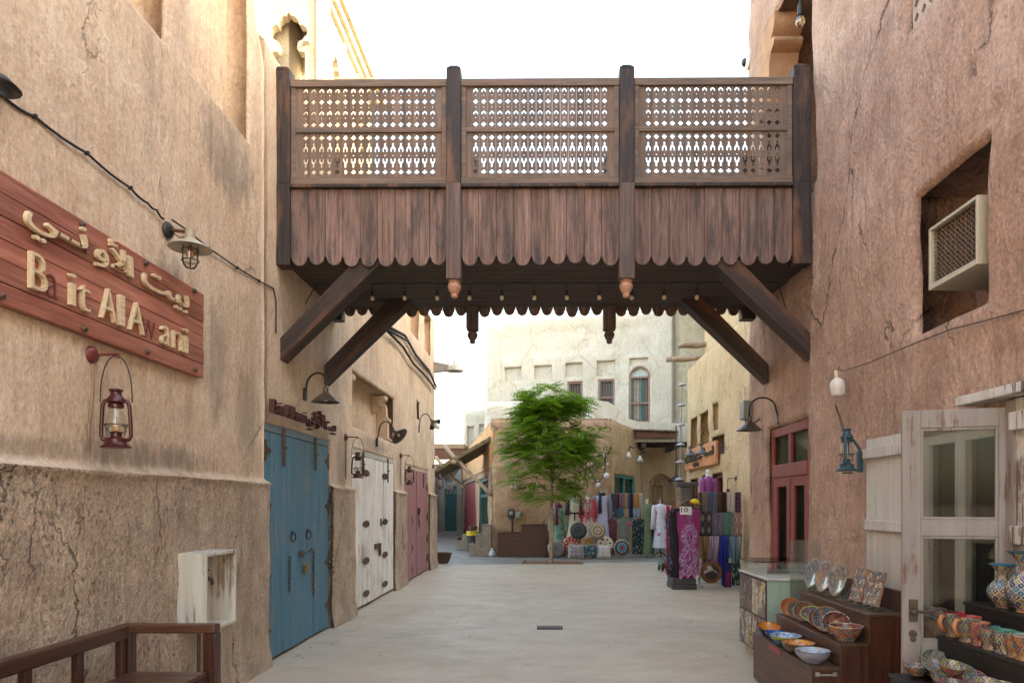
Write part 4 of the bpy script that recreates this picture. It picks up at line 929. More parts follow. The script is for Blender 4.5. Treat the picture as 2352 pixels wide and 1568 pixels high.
# caged lamp near the sign
LA = thing('caged_wall_lamp', 'cream disc lamp with wire cage and clear bulb above the red sign', 'wall lamp', (LX, 4.8, 3.4))
b = PX(383, 529, LX); ax_ = LX + .2; sh = Vector((ax_, b.y + .0, PX(438, 555, ax_).z))
sh = PX(437, 560, ax_)
MB().lathe([(0, 0), (.055, 0), (.06, .008), (.052, .022), (.03, .03), (.03, .04), (0, .04)], 20, M=T(*b) @ RY(R(90))).build('wall_plate', M_black, LA, smooth='auto')
lt = sh + Vector((0, 0, .075)); MB().tube([b + Vector((.03, 0, 0)), lt + Vector((0, -.02, 0))], .012, 8).tube([b + Vector((.03, .0, -.01)), b + Vector((.09, 0, -.05)), lt + Vector((-.02, 0, -.03))], .004, 5).build('arm', M_iron, LA)
MB().lathe([(0, .1), (.033, .1), (.033, .035), (.04, .03), (.14, -.028), (.143, -.034), (.138, -.034), (.035, .018)], 30, tuple(sh)).build('lamp_shade', M_shade2, LA, smooth='auto')
MB().lathe([(.043, -.02), (.043, -.1), (.04, -.13), (.028, -.148), (0, -.155)], 18, tuple(sh)).build('glass', M_glass, LA, smooth=True)
MB().lathe([(.012, -.01), (.014, -.04), (.026, -.065), (.024, -.09), (0, -.11)], 14, tuple(sh)).build('bulb', flat('amber bulb', (.5, .25, .08), .15), LA, smooth=True)
g = MB()
for k in range(6):
    t = k * math.pi / 3; g.tube([(sh.x + r_ * math.cos(t), sh.y + r_ * math.sin(t), sh.z + z) for r_, z in ((.052, -.02), (.054, -.1), (.048, -.14), (.03, -.165), (.0, -.172))], .0035, 5)
for z in (-.045, -.118): g.tube([(sh.x + .055 * math.cos(t), sh.y + .055 * math.sin(t), sh.z + z) for t in np.linspace(0, 2 * math.pi, 21)], .0035, 5)
g.build('cage', M_black, LA)
MB().lathe([(.06, 0), (.1, .01), (.05, .06)], 16, M=T(*PX(-8, 205, LX + .06))).build('lamp_shade', M_black, thing('wall_lamp', 'dark lamp shade at the very left edge, where the wall cable starts', 'wall lamp', PX(-8, 205, LX)), smooth=True)

# hurricane lanterns
M_lred = rusty('dark red lantern enamel', (.06, .008, .008), (.05, .016, .012), .66, .3)
def lantern(loc, rz, label, mat, group=None, lean=0.):
    o = thing('hurricane_lantern', label, 'lantern', loc, rz, group)
    W_ = dict(world=False)
    MB().lathe([(0, 0), (.08, 0), (.083, .006), (.07, .016), (.06, .024), (.056, .032), (.056, .05), (.046, .06), (.03, .064)], 24).lathe([(.03, .06), (.03, .085), (.038, .09), (.03, .095)], 18).build('tank', mat, o, smooth='auto', **W_)
    f = MB()
    for s_ in (-1, 1): f.tube([(s_ * .045, 0, .045), (s_ * .07, 0, .05), (s_ * .079, 0, .07), (s_ * .077, 0, .15), (s_ * .071, 0, .245), (s_ * .058, 0, .274), (s_ * .03, 0, .282)], .0115, 8)
    f.build('side_tubes', mat, o, smooth=True, **W_)
    MB().lathe([(.033, .232), (.042, .236), (.042, .252), (.036, .258), (.052, .268), (.05, .278), (.04, .296), (.031, .306), (.029, .325), (.038, .333), (.038, .339), (.02, .346), (0, .347)], 22).build('cap', mat, o, smooth='auto', **W_)
    MB().lathe([(.034, .088), (.048, .105), (.054, .128), (.05, .16), (.041, .2), (.035, .233)], 22).build('glass', M_glass, o, smooth=True, **W_)
    g_ = MB(); g_.tube([(.06 * math.cos(t), .06 * math.sin(t), .135) for t in np.linspace(0, 2 * math.pi, 21)], .003, 5)
    for t in (.6, 2.5, 3.7, 5.7): g_.tube([(.06 * math.cos(t), .06 * math.sin(t), .135), (.056 * math.cos(t + .5), .056 * math.sin(t + .5), .1), (.04 * math.cos(t + .9), .04 * math.sin(t + .9), .07)], .0028, 5)
    g_.build('wire_guard', M_black, o, **W_)
    MB().lathe([(.01, .085), (.018, .1), (.02, .115), (.012, .135), (0, .142)], 12).build('bulb', flat('amber lantern bulb', (.55, .33, .14), .2), o, smooth=True, **W_)
    h = MB(); h.tube([(.085 * math.cos(t) * (1 if abs(math.cos(t)) > .3 else .8), .004 + lean * math.sin(t), .255 + .285 * math.sin(t) ** .8) for t in np.linspace(0.02, math.pi - .02, 21)], .0035, 6); h.build('handle', M_black, o, **W_)
    return o
def wall_bracket(loc, label, mat, length=.16, rz=0, group=None):
    o = thing('lantern_bracket', label, 'bracket', loc, rz, group)
    MB().lathe([(0, 0), (.05, 0), (.053, .008), (.045, .022), (.03, .032), (.012, .036), (0, .036)], 20, M=RY(R(90))).build('wall_plate', mat, o, smooth='auto', world=False)
    MB().tube([(.03, 0, 0), (length, 0, .004)], .0075, 8).tube([(length + .012 * math.cos(t), 0, -.006 + .012 * math.sin(t)) for t in np.linspace(0, 2 * math.pi, 11)], .004, 6).build('arm', mat, o, world=False)
    return o
M_lbr = rusty('bracket red enamel', (.15, .026, .026), (.08, .025, .02), .64, .35)
ys = [3.965, 9.09, 12.6, 16.3]; LL = [.15, .17, .17, .17]
lab = ['red hurricane lantern hanging under the big red sign', 'red hurricane lantern hanging between the blue and the white doors', 'red hurricane lantern hanging between the white and the pink doors', 'small red hurricane lantern hanging past the pink door at the wall end']
L0 = B0 = None
for i, y in enumerate(ys):
    loc = (LX + LL[i] + .005, y, 1.872 if i == 0 else 1.885); bl = (LX + .005, y, 2.415 if i == 0 else 2.43)
    if i == 0:
        L0 = lantern(loc, R(12), lab[0], M_lred, 'red lanterns along the left wall')
        B0 = wall_bracket(bl, 'red disc bracket holding the lantern under the big sign', M_lbr, .16, 0, 'red lantern brackets on the left wall')
    else:
        copy_thing(L0, loc, R(20 - i * 9), lab[i]); copy_thing(B0, bl, 0, lab[i].replace('red hurricane lantern hanging', 'red disc bracket holding the lantern').replace('small ', ''))
    if i < 3: cable('wall_cable', ['thin brown cord under the bracket beside the big lantern', 'dark cord dropping from the bracket between blue and white doors', 'dark cord dropping from the bracket between white and pink doors'][i], [Vector(bl) + Vector((.012, 0, -.05)), Vector(bl) + Vector((.008, .006, -.22)), Vector(bl) + Vector((.012, -.012 - .02 * (i == 0), -.42)), Vector(bl) + Vector((.02, -.03 - .02 * (i == 0), -.56))], .005 if i else .008, mat=None if i else flat('clay filled chase', (.30, .20, .13), .95))
# gooseneck lamps
def gooseneck(label, base, top, tip, M_s, group=None, tilt=0., axis=(1, 0, 0), r=.145, bulb=None):
    o = thing('gooseneck_lamp', label, 'wall lamp', base, 0, group)
    base, tip = Vector(base), Vector(tip); d = tip - base; rr = Vector((d.x, d.y, 0)); arm = [base + Vector((0, 0, 0))]
    p0 = base + rr.normalized() * .03; zt = top
    arm += [p0 + Vector((0, 0, (zt - base.z) * .45))]
    c_ = (p0 + Vector((tip.x, tip.y, p0.z))) / 2; hw = (Vector((tip.x, tip.y, 0)) - Vector((p0.x, p0.y, 0))) / 2
    zs = base.z + (zt - base.z) * .45
    for t in np.linspace(math.pi, 0, 13): arm.append(Vector((c_.x, c_.y, zs)) + hw * math.cos(t) + Vector((0, 0, (zt - zs) * math.sin(t))))
    arm.append(tip)
    MB().cbox(base, (.03, .05, .14)).build('wall_plate', M_black, o, bevel=.004)
    lamp_parts(o, M_s, base, arm, tip, tilt, axis, r, bulb=bulb)
    return o
gg = 'dark gooseneck lamps on the street walls'
gooseneck('dark gooseneck lamp with cone shade above the blue door', PX(701, 905, LX + .02), PX(730, 870, LX + .1).z, PX(748, 893, LX + .34), M_shade, gg)
b = PX(866, 1015, LX + .02); gooseneck('tilted dark gooseneck lamp above the white door', b, b.z + .34, b + Vector((.22, .22, .20)), M_shade, gg, R(-50), (.35, 1, 0), .15)
b = PX(962, 985, LX + .02); gooseneck('tilted dark gooseneck lamp with white bulb above the pink door', b, b.z + .34, b + Vector((.22, .25, .22)), M_shade, gg, R(-45), (.35, 1, 0), .15, bulb=[(.02, -.06), (.055, -.1), (.06, -.2), (.04, -.26), (0, -.27)])
# hanging lamp on the beam at the wall end
HL = thing('beam_lamp', 'pale enamel lamp hung from a timber beam at the far wall end', 'lamp', (-2.4, 16.65, 4.8))
z_ = 4.87
MB().add([(-2.85, 16.56, z_ - .16), (-2.85, 16.68, z_ - .16), (-2.85, 16.68, z_ + .16), (-2.85, 16.56, z_ + .16), (-2.2, 16.56, z_ - .1), (-2.2, 16.68, z_ - .1), (-2.2, 16.68, z_ + .03), (-2.2, 16.56, z_ + .03)], [(0, 1, 2, 3), (7, 6, 5, 4), (0, 4, 5, 1), (1, 5, 6, 2), (2, 6, 7, 3), (3, 7, 4, 0)]).build('beam', wood('grey beam', (.22, .19, .16), (.3, .26, .22), None, 'x'), HL, bevel=.01)
MB().lathe([(0, .18), (.03, .18), (.05, .1), (.09, .08), (.17, .02), (.22, -.07), (.225, -.09), (.2, -.09), (.04, .06)], 24, (-2.16, 16.62, z_ - .02)).build('lamp_shade', flat('pale green enamel', (.45, .43, .34), .4), HL, smooth='auto')
MB().tube([(-2.16, 16.62, z_ + .15), (-2.16, 16.62, z_ + .42), (-2.7, 16.62, z_ + .55)], .008, 5).build('cord', M_cable, HL)
bw = [[(895, 752), (930, 770), (955, 815), (985, 850), (1002, 888)], [(890, 760), (925, 795), (950, 835), (975, 860), (1000, 893)], [(892, 757), (935, 782), (965, 830), (990, 862), (1001, 886)]]
for i, L in enumerate(bw):
    pts = [PX(u, v, LX + .05 + .03 * i) for u, v in L]; cable('cable_bundle', ['uppermost black cable of the sagging bundle high on the left wall', 'lowest black cable of the sagging bundle high on the left wall', 'middle black cable of the sagging bundle high on the left wall'][i], pts, .028 - .004 * i)
# dark letters over the blue door
DL = thing('door_lettering', 'dark red standing letters in Latin and Arabic above the blue door', 'sign', (LX, 7.4, 2.4))
M_dl = rusty('dark red letter metal', (.075, .018, .016), (.05, .03, .02), .6, .5)
xl = LX + .04; y = 6.47
for wd_, y0, y1 in (('Bait', 6.47, 6.76), ('Al', 6.80, 6.94), ('Awani', 6.97, 7.38)): text_mb(wd_, .19, .05, ML_(y0, 2.415, xl), width=y1 - y0, offset=-.012).build('letters', M_dl, DL)
text_mb('\ufef2\ufee7\ufe8d\ufeed\ufef7\ufe8d', .2, .05, ML_(7.46, 2.44, xl), width=.55, offset=0.).build('letters', M_dl, DL)
text_mb('\ufe96\ufef4\ufe91', .2, .05, ML_(8.05, 2.43, xl), width=.38, offset=0.).build('letters', M_dl, DL)
# white box with a tap, bench, bowl
BX = thing('wall_box', 'open white wooden box fixed to the left wall around a tap', 'box', (LX, 5.0, .6))
M_boxp = paintwood('chipped white box paint', (.48, .46, .40), (.24, .16, .11), .9, streak=.45, dirt=(.24, .2, .15), wear=.565)
x1 = -2.40; m = MB()
m.box((LX - .0, 4.84, .62), (x1, 4.865, 1.19)); m.box((LX, 5.295, .62), (x1, 5.32, 1.19)); m.box((LX, 4.865, 1.165), (x1, 5.295, 1.192)); m.box((LX, 4.865, .62), (x1, 5.295, .645)); m.box((LX - .02, 4.865, .645), (LX + .07, 5.295, 1.165))
m.build('case', M_boxp, BX, bevel=.005)
TP = thing('water_tap', 'rusty pipe with a small tap inside the white wall box', 'tap', (LX + .12, 4.98, 0))
MB().tube([(LX + .12, 4.99, .0), (LX + .12, 4.99, 1.1)], .014, 8).build('pipe', M_iron, TP)
MB().tube([(LX + .12, 4.99, 1.0), (LX + .17, 5.0, 1.0), (LX + .2, 5.02, .99), (LX + .205, 5.025, .95)], [.016, .018, .014, .012], 8).cbox((LX + .165, 5.0, 1.06), (.05, .014, .014)).tube([(LX + .165, 5.0, 1.0), (LX + .165, 5.0, 1.06)], .008).build('spout', M_iron, TP)
BN = thing('wooden_bench', 'dark red slatted wooden bench with baluster back against the left wall', 'bench', (-2.2, 2.7, 0))
M_ben = wood('varnished red brown bench', (.035, .011, .007), (.07, .022, .013), (.10, .032, .018), 'y', .3); M_benz = wood('varnished bench post', (.035, .011, .007), (.07, .022, .013), None, 'z', .3); M_benx = wood('varnished bench slat', (.05, .018, .011), (.10, .04, .024), None, 'x', .32)
MB().box((-2.45, 1.2, .775), (-2.385, 3.93, .85)).build('back_rail', M_ben, BN, bevel=.008)
MB().box((-2.45, 3.905, .80), (-1.89, 3.985, .85)).build('armrest', M_benx, BN, bevel=.008)
for x, z1_ in ((-2.455, .799), (-1.96, .799)): MB().box((x, 3.91, 0), (x + .075, 3.98, z1_)).build('leg', M_benz, BN, bevel=.006)
for x in (-2.455, -1.96): MB().box((x, 1.3, 0), (x + .075, 1.37, .774)).build('leg', M_benz, BN, bevel=.006)
for k in range(7): y = 1.7 + k * .36; MB().box((-2.437, y, .55), (-2.397, y + .045, .774)).build('baluster', M_benz, BN, bevel=.004)
m = MB()
for k in range(26): m.box((-2.37, 1.4 + k * .0965, .56), (-1.925, 1.4 + k * .0965 + .088, .585))
m.build('seat', M_benx, BN, bevel=.003)
MB().box((-1.95, 1.38, .47), (-1.92, 3.91, .558)).build('apron', M_ben, BN)
PT = thing('metal_basin', 'dark rusty basin leaning on the ground at the far left wall end', 'basin', (-2.5, 17.05, 0)); MB().lathe([(0, .01), (.12, .01), (.17, .09), (.22, .25), (.23, .28), (.21, .28), (.16, .1), (.0, .04)], 22, (-2.52, 17.15, .03)).build('bowl', flat('dark copper', (.08, .045, .03), .45, .6), PT, smooth='auto')
DR = thing('drain_grate', 'small square iron drain grate in the street paving', 'drain', (.08, 8.5, .0)); m = MB()
m.box((-.08, 8.4, -.02), (.24, 8.6, .0095))
d0 = m.build('frame', flat('dark drain', (.05, .045, .04), .8), DR); m = MB()
for k in range(9): m.box((-.06 + k * .033, 8.42, .009), (-.045 + k * .033, 8.58, .014))
m.build('bars', flat('worn iron', (.12, .11, .1), .6), DR)

# ------------------------------------------------------------------ right wall: shop front parts
M_grey = paintwood('peeling grey paint', (.25, .222, .208), (.16, .07, .04), .85, streak=.25, dirt=(.2, .16, .14), wear=.60)
M_shut = paintwood('worn white shutter paint', (.48, .455, .42), (.26, .17, .12), .7, streak=.3, dirt=(.33, .28, .23), wear=.62)
M_flaky = paintwood('flaking white paint', (.52, .50, .47), (.12, .06, .04), .9, streak=.5, dirt=(.25, .2, .17), wear=.54)
hn, fr = Vector((2.62, 3.88)), Vector((2.11, 4.04)); d2 = (fr - hn); Wd = d2.length; d2.normalize()
MD = Matrix(((d2.x, -d2.y, 0, hn.x), (d2.y, d2.x, 0, hn.y), (0, 0, 1, 0), (0, 0, 0, 1)))
m = MB()
for a in (((Wd - .098, -.02, .01), (Wd, .02, 2.09)), ((0, -.02, .01), (.045, .02, 2.09)), ((.045, -.019, 1.985), (Wd - .098, .019, 2.09)), ((.045, -.019, 1.36), (Wd - .098, .019, 1.455)), ((.045, -.019, .62), (Wd - .098, .019, .75)), ((.045, -.019, .01), (Wd - .098, .019, .2)), ((.045, -.008, .2), (Wd - .098, .008, .62))): m.box(*a, MD)
for z0, z1 in ((1.455, 1.985), (.75, 1.36)):
    for a in (((.045, -.014, z0), (.06, .014, z1)), ((Wd - .113, -.014, z0), (Wd - .098, .014, z1)), ((.06, -.014, z0), (Wd - .113, .014, z0 + .016)), ((.06, -.014, z1 - .016), (Wd - .113, .014, z1))): m.box(*a, MD)
gdl = m.build('door', M_grey, RB, bevel=.004); gdl['label'] = 'grey peeling glazed door leaf standing open'
MB().box((.06, -.002, .76), (Wd - .113, .002, 1.35), MD).box((.06, -.002, 1.47), (Wd - .113, .002, 1.97), MD).build('pane', M_pane, gdl)
xh = Wd - .055
MB().box((xh - .025, .02, .86), (xh + .02, .03, .99), MD).lathe([(0, 0), (.02, 0), (.022, .03), (.014, .05), (0, .052)], 14, M=MD @ T(xh, .028, .925) @ RX(R(-90))).build('handle_plate', M_iron, gdl)
hp = [(xh, .06, .925), (xh - .05, .068, .925), (xh - .09, .07, .935), (xh - .125, .07, .95), (xh - .155, .07, .945), (xh - .165, .07, .925), (xh - .15, .07, .905), (xh - .12, .07, .905), (xh - .085, .07, .925)]
MB().tube([MD @ Vector(p) for p in hp], .0085, 8).build('handle', M_iron, gdl, smooth=True)
MB().lathe([(0, 0), (.022, 0), (.022, .01), (0, .012)], 14, M=MD @ T(xh, .021, .79) @ RX(R(-90))).lathe([(0, 0), (.016, 0), (.016, .012), (0, .014)], 12, M=MD @ T(xh, .021, .76) @ RX(R(-90))).build('keyhole_plate', M_iron, gdl)
# white window behind the leaf
XW = RXW + .03; f = MB()
for a in (((XW, 3.98, .75), (XW + .07, 4.06, 2.02)), ((XW, 4.79, .75), (XW + .07, 4.86, 2.02)), ((XW, 4.06, 1.95), (XW + .07, 4.79, 2.02)), ((XW, 4.06, .75), (XW + .07, 4.79, .83)), ((XW - .012, 4.36, .83), (XW + .06, 4.47, 1.95)), ((XW, 4.06, 1.36), (XW + .05, 4.36, 1.43)), ((XW, 4.47, 1.36), (XW + .05, 4.79, 1.43))): f.box(*a)
wf = f.build('window', M_shut, RB, bevel=.005)
MB().box((XW + .03, 4.06, .83), (XW + .035, 4.79, 1.95)).build('pane', M_pane, wf)
c = MB(); c.sheet(lambda a, b: (XW + .085 + .01 * math.sin(a * 44), 4.08 + .7 * a, .85 + 1.1 * b), 60, 1); MB().box((XW + .25, 3.9, .7), (XW + .26, 4.95, 2.1)).build('backing', M_dark, wf)
c.build('curtain', flat('dark net curtain', (.06, .05, .045), .9), wf, smooth=True)
# shutters
s = MB(); n = 4
for k in range(n): s.box((2.585, 4.90 + k * .1475, .40), (2.62 + rnd.uniform(-.002, .002), 4.90 + k * .1475 + .145, 2.055))
sh = s.build('shutter', M_shut, RB, bevel=.003); sh['label'] = 'white plank shutter folded back against the wall'
for z in (1.94, 1.38, .62): MB().box((2.55, 4.885, z - .04), (2.585, 5.485, z + .04)).build('batten', M_shut, sh, bevel=.006)
s = MB()
for k in range(8): s.box((2.615, 2.58 + k * .155, .0), (2.65, 2.58 + k * .155 + .152, 2.13))
sh = s.build('shutter', M_flaky, RB, bevel=.003); sh['label'] = 'flaking white plank shutter closing the doorway'
for z in (2.0, 1.375, .7): MB().box((2.57, 2.6, z - .05), (2.615, 3.80, z + .05)).build('batten', M_flaky, sh, bevel=.006)
MB().box((2.52, 2.5, 2.14), (2.66, 4.2, 2.195)).build('lintel', M_flaky, RB, bevel=.006)
MB().box((2.60, 3.80, 0), (2.66, 3.86, 2.12)).build('door_jamb', M_grey, RB)

# ------------------------------------------------------------------ air conditioner, lamps, cable, lantern, camera
AC = thing('air_conditioner', 'cream window air conditioner with brown mesh front in a wall recess', 'air conditioner', (2.8, 4.4, 2.98))
M_ac = rusty('cream metal', (.50, .46, .36), (.3, .2, .1), .70, .5)
A0, A1, Z0, Z1, XA = 4.12, 4.64, 2.985, 3.40, 2.605
MB().box((XA, A0, Z0), (XA + .02, A0 + .02, Z1)).box((XA, A1 - .02, Z0), (XA + .02, A1, Z1)).box((XA, A0 + .02, Z1 - .02), (XA + .02, A1 - .02, Z1)).box((XA, A0 + .02, Z0), (XA + .02, A1 - .02, Z0 + .035)).box((XA + .02, A0, Z0), (3.05, A0 + .012, Z1)).box((XA + .02, A1 - .012, Z0), (3.05, A1, Z1)).box((XA + .02, A0 + .012, Z1 - .012), (3.05, A1 - .012, Z1)).box((XA + .02, A0 + .012, Z0), (3.05, A1 - .012, Z0 + .012)).build('case', M_ac, AC, bevel=.003)
MB().box((XA + .05, A0 + .01, Z0 + .01), (XA + .06, A1 - .01, Z1 - .01)).build('coil', wood('brown coil fins', (.05, .022, .012), (.14, .065, .035), None, 'z', .6, 6.), AC)
g = MB()
for k in range(2, 27, 3): y = A0 + .02 + k * .0178; g.tube([(XA + .03 + .004 * (k % 2), y, Z0 + .03), (XA + .03 + .004 * (k % 2), y, Z1 - .02)], .0022, 4)
for k in range(1, 13): z = Z0 + .035 + k * .0275; g.tube([(XA + .03, A0 + .02, z), (XA + .03, A1 - .02, z)], .0028, 4)
for k in range(-20, 27, 2):
    p = []
    for t in np.linspace(0, 1, 2):
        y = A0 + .02 + k * .0178 + t * .36; p.append((XA + .027, y, Z0 + .035 + t * .345))
    y0_, y1_ = p[0][1], p[1][1]; lo, hi = max(A0 + .02, y0_), min(A1 - .02, y1_)
    if hi > lo: g.tube([(XA + .027, lo, Z0 + .035 + (lo - y0_) / .36 * .345), (XA + .027, hi, Z0 + .035 + (hi - y0_) / .36 * .345)], .002, 4)
g.build('grille', flat('grille wire', (.17, .11, .06), .5), AC)
MB().tube([(2.95, 4.3, 2.99), (2.95, 4.3, 2.93)], .02, 8).build('drain_pipe', M_ac, AC)
BL = thing('bulb_lamp', 'white bulky LED bulb hanging on a thin wire on the right wall', 'bulb', (2.6, 6.1, 2.5))
bt = PX(1922, 868, 2.57)
MB().lathe([(0, -.17), (.03, -.168), (.055, -.15), (.062, -.12), (.062, -.05), (.05, -.02), (.028, -.005), (.022, 0)], 20, M=T(*bt) @ RY(R(-6))).build('bulb', flat('milky bulb', (.72, .66, .60), .25), BL, smooth='auto')
MB().lathe([(.022, 0), (.02, .01), (.019, .055), (.012, .068), (0, .07)], 14, M=T(*bt) @ RY(R(-6))).build('socket', flat('cream socket', (.55, .46, .30), .4), BL, smooth='auto')
pts = [bt + Vector((.01, 0, .06)), bt + Vector((.02, .0, .11))] + [PX(u, v, 2.605) for u, v in ((1932, 853), (1990, 835), (2080, 797), (2180, 757), (2260, 737), (2352, 712), (2450, 690))]
cable('wall_cable', 'thin brown wire rising along the right wall to the white bulb', pts, .0045, mat=flat('brown wire', (.10, .06, .045), .7))
LBl = rusty('blue lantern enamel', (.03, .07, .09), (.09, .08, .065), .66, .4)
BRK = thing('lantern_bracket', 'flat blue iron arm carrying the blue lantern beside the white shutter', 'bracket', (2.6, 5.55, 1.9))
MB().box((2.54, 5.535, 1.80), (2.585, 5.565, 1.97)).tube([(2.58, 5.55, 1.88), (2.56, 5.55, 1.99), (2.51, 5.55, 2.06), (2.45, 5.55, 2.07)], .012, 6).box((2.42, 5.53, 1.79), (2.5, 5.57, 1.80)).build('arm', LBl, BRK, bevel=.004)
lantern((2.455, 5.55, 1.81), R(60), 'blue hurricane lantern on an arm beside the white shutter', LBl, lean=.08)
b = PX(1788, 960, RXW + .06); gooseneck('dark gooseneck lamp with cone shade above the red door on the right', b, b.z + .24, b + Vector((-.33, .02, .0)), M_shade, 'dark gooseneck lamps on the street walls')
JB = thing('junction_box', 'small grey junction box on the corner left of the right gooseneck lamp', 'junction box', (2.6, 9.05, 2.7)); p = PX(1700, 948, 2.66)
MB().cbox((2.665, 9.0, p.z), (.12, .2, .24)).build('case', flat('grey plastic', (.26, .25, .22), .5), JB, bevel=.012); MB().tube([(2.66, 8.98, p.z - .12), (2.64, 8.95, p.z - .2), (2.60, 8.7, p.z - .26), (2.62, 8.3, p.z - .2)], .012, 6).build('cord', M_cable, JB)
CM = thing('dome_camera', 'white dome security camera high on the right building corner', 'camera', (2.6, 9.1, 7.5)); p = PX(1707, 132, 2.62)
MB().lathe([(0, 0), (.09, 0), (.095, .03), (.06, .06), (0, .065)], 18, M=T(2.735, 9.08, p.z) @ RY(R(-90))).build('case', flat('white plastic', (.7, .7, .68), .4), CM, smooth='auto'); MB().lathe([(.055, 0), (.05, .03), (.03, .05), (0, .06)], 16, M=T(2.685, 9.08, p.z) @ RY(R(-90))).build('dome', flat('dark dome', (.02, .03, .03), .08), CM, smooth=True)
PB = thing('pendant_bulb', 'clear filament bulb hanging in the loggia at the bridge end', 'bulb', (2.62, 7.0, 6.6)); p = PX(1838, 40, 2.62)
MB().tube([p + Vector((0, 0, .7)), p + Vector((0, 0, .12))], .008, 6).lathe([(0, .13), (.025, .13), (.03, .11), (.03, .02), (0, .02)], 12, tuple(p)).build('socket', M_black, PB); MB().lathe([(.018, .02), (.045, -.03), (.048, -.06), (.03, -.09), (0, -.1)], 14, tuple(p)).build('bulb', glassy('amber glass', (.95, .85, .6), .2), PB, smooth=True)

# ------------------------------------------------------------------ glass case with pictures
GC = thing('display_case', 'pale green display counter with a glass top and picture panels facing the street', 'display case', (2.33, 6.8, 0))
M_green = paintwood('pale green laminate', (.27, .37, .29), (.35, .42, .35), .3, streak=.25, dirt=(.18, .22, .18))
MB().box((2.09, 6.39, .09), (2.60, 7.25, .83)).build('cabinet', M_green, GC, bevel=.006); MB().box((2.13, 6.43, 0), (2.58, 7.2, .09)).build('plinth', flat('off white base', (.55, .5, .44), .6), GC)
MB().box((2.075, 6.37, .83), (2.61, 7.27, .85)).build('counter_top', flat('pale stone top', (.58, .58, .53), .3), GC, bevel=.004)
MB().box((2.078, 6.395, .10), (2.09, 7.245, .825)).build('picture_frame', flat('plum brown frame', (.075, .04, .035), .5), GC)
def picture(name, seed, cols):
    mm, nt, b, tc = newmat(name, .35); P = mapped(nt, tc.outputs['Object'], (1, 7, 4), loc=(seed * 3.1, seed * 1.7, seed))
    v = noi(nt, P, 1.3, 4, .55, 1.2); setc(nt, b, ramp(nt, v, [(0, cols[0]), (.42, cols[0]), (.47, cols[1]), (.53, cols[2]), (.6, cols[3])])); return mm
dk, yl_, wh_, br_ = (.05, .03, .028), (.55, .40, .08), (.62, .58, .52), (.22, .13, .09)
for r_ in range(2):
    for k in range(4):
        y1_ = 7.225 - k * .208; z0 = .47 - r_ * .355
        cols = [(dk, br_, dk, wh_), (dk, br_, (.2, .1, .1), dk), (wh_, dk, wh_, yl_), (yl_, wh_, dk, br_), (dk, br_, wh_, dk), (wh_, yl_, dk, wh_), (dk, (.3, .05, .05), br_, wh_), (br_, (.35, .12, .1), dk, wh_)][r_ * 4 + k]
        MB().box((2.074, y1_ - .19, z0), (2.078, y1_, z0 + .335)).build('picture', picture('glossy picture', r_ * 4 + k, cols), GC)
m = MB(); m.box((2.09, 6.4, .852), (2.096, 7.2, .965)).box((2.58, 6.4, .852), (2.586, 7.2, .965)).box((2.096, 7.19, .852), (2.58, 7.196, .965)).build('glass_side', M_glass, GC)
MB().box((2.06, 6.75, .966), (2.6, 7.3, .974)).build('glass_lid', glassy('smoked glass', (.12, .12, .12), .3), GC)
PN = thing('glass_pane', 'loose upright sheet of glass leaning behind the plates', 'glass pane', (2.42, 6.3, .5)); MB().box((2.28, 6.33, .45), (2.56, 6.336, 1.21)).build('sheet', glassy('loose glass', (.9, .93, .9), .16, dirt=.12), PN)

# ------------------------------------------------------------------ stepped stand with painted bowls, plates, tiles
ST = thing('display_stand', 'brown laminate stepped stand holding painted bowls and plates', 'display stand', (2.1, 5.4, 0))
M_lam = wood('brown woodgrain laminate', (.075, .035, .02), (.12, .062, .035), None, 'y', .4); M_lamz = wood('dark striped laminate', (.05, .016, .009), (.11, .038, .02), None, 'z', .38, 1.4)
ya, yb = 4.72, 6.03
for i, (x0, x1, z1) in enumerate(((1.85, 2.045, .42), (2.05, 2.25, .58), (2.255, 2.52, .78))):
    t = MB(); t.box((x0, ya + .015 * i, .04 if i else .02), (x1, yb, z1 - .018)).build('tier', M_lam, ST, bevel=.003)
    MB().box((x0 - .006, ya - .008 + .015 * i, z1 - .018), (x1, yb + .005, z1)).build('shelf_top', M_lam, ST, bevel=.003)
    MB().box((x0 + .004, ya - .006 + .015 * i, .02), (x1 - .004, ya - .001 + .015 * i, z1 - .02)).build('end_panel', M_lamz, ST)
MB().box((2.52, ya - .02, .3), (2.545, yb, .93)).build('back_board', M_lamz, ST, bevel=.004)
MB().tube([(1.89, ya - .012, .375), (1.89, ya - .03, .375), (2.0, ya - .03, .375), (2.0, ya - .012, .375)], .007, 6).cbox((1.885, ya - .01, .375), (.03, .006, .03)).cbox((2.005, ya - .01, .375), (.03, .006, .03)).build('handle', flat('brushed steel', (.5, .48, .45), .35, .9), ST)
m = MB(); m.box((1.846, 5.35, .36), (1.8485, 5.62, .41)); m.build('label', cloth('red label', [(.35, .04, .05), (.6, .3, .28)], 'speckle', 60, .5, False), ST)
PALS = [[(.30, .05, .03), (.04, .06, .16), (.35, .18, .04), (.03, .12, .12), (.28, .2, .1)], [(.03, .05, .12), (.22, .04, .05), (.05, .16, .22), (.35, .25, .07), (.02, .02, .03)],
        [(.24, .03, .06), (.03, .02, .04), (.30, .12, .05), (.05, .09, .16)], [(.04, .10, .06), (.30, .22, .04), (.22, .04, .03), (.03, .05, .1)]]
MOS = [mosaic('glazed mosaic', PALS[k % 4], su=11 + 2 * k, sv=20 + 4 * k, line=(.50, .47, .40) if k % 2 else (.38, .20, .12), rnds=.08) for k in range(6)]
M_clay = flat('glazed orange clay', (.50, .20, .09), .25)
def solid(c): return flat('glazed colour', c, .15, var=.12)
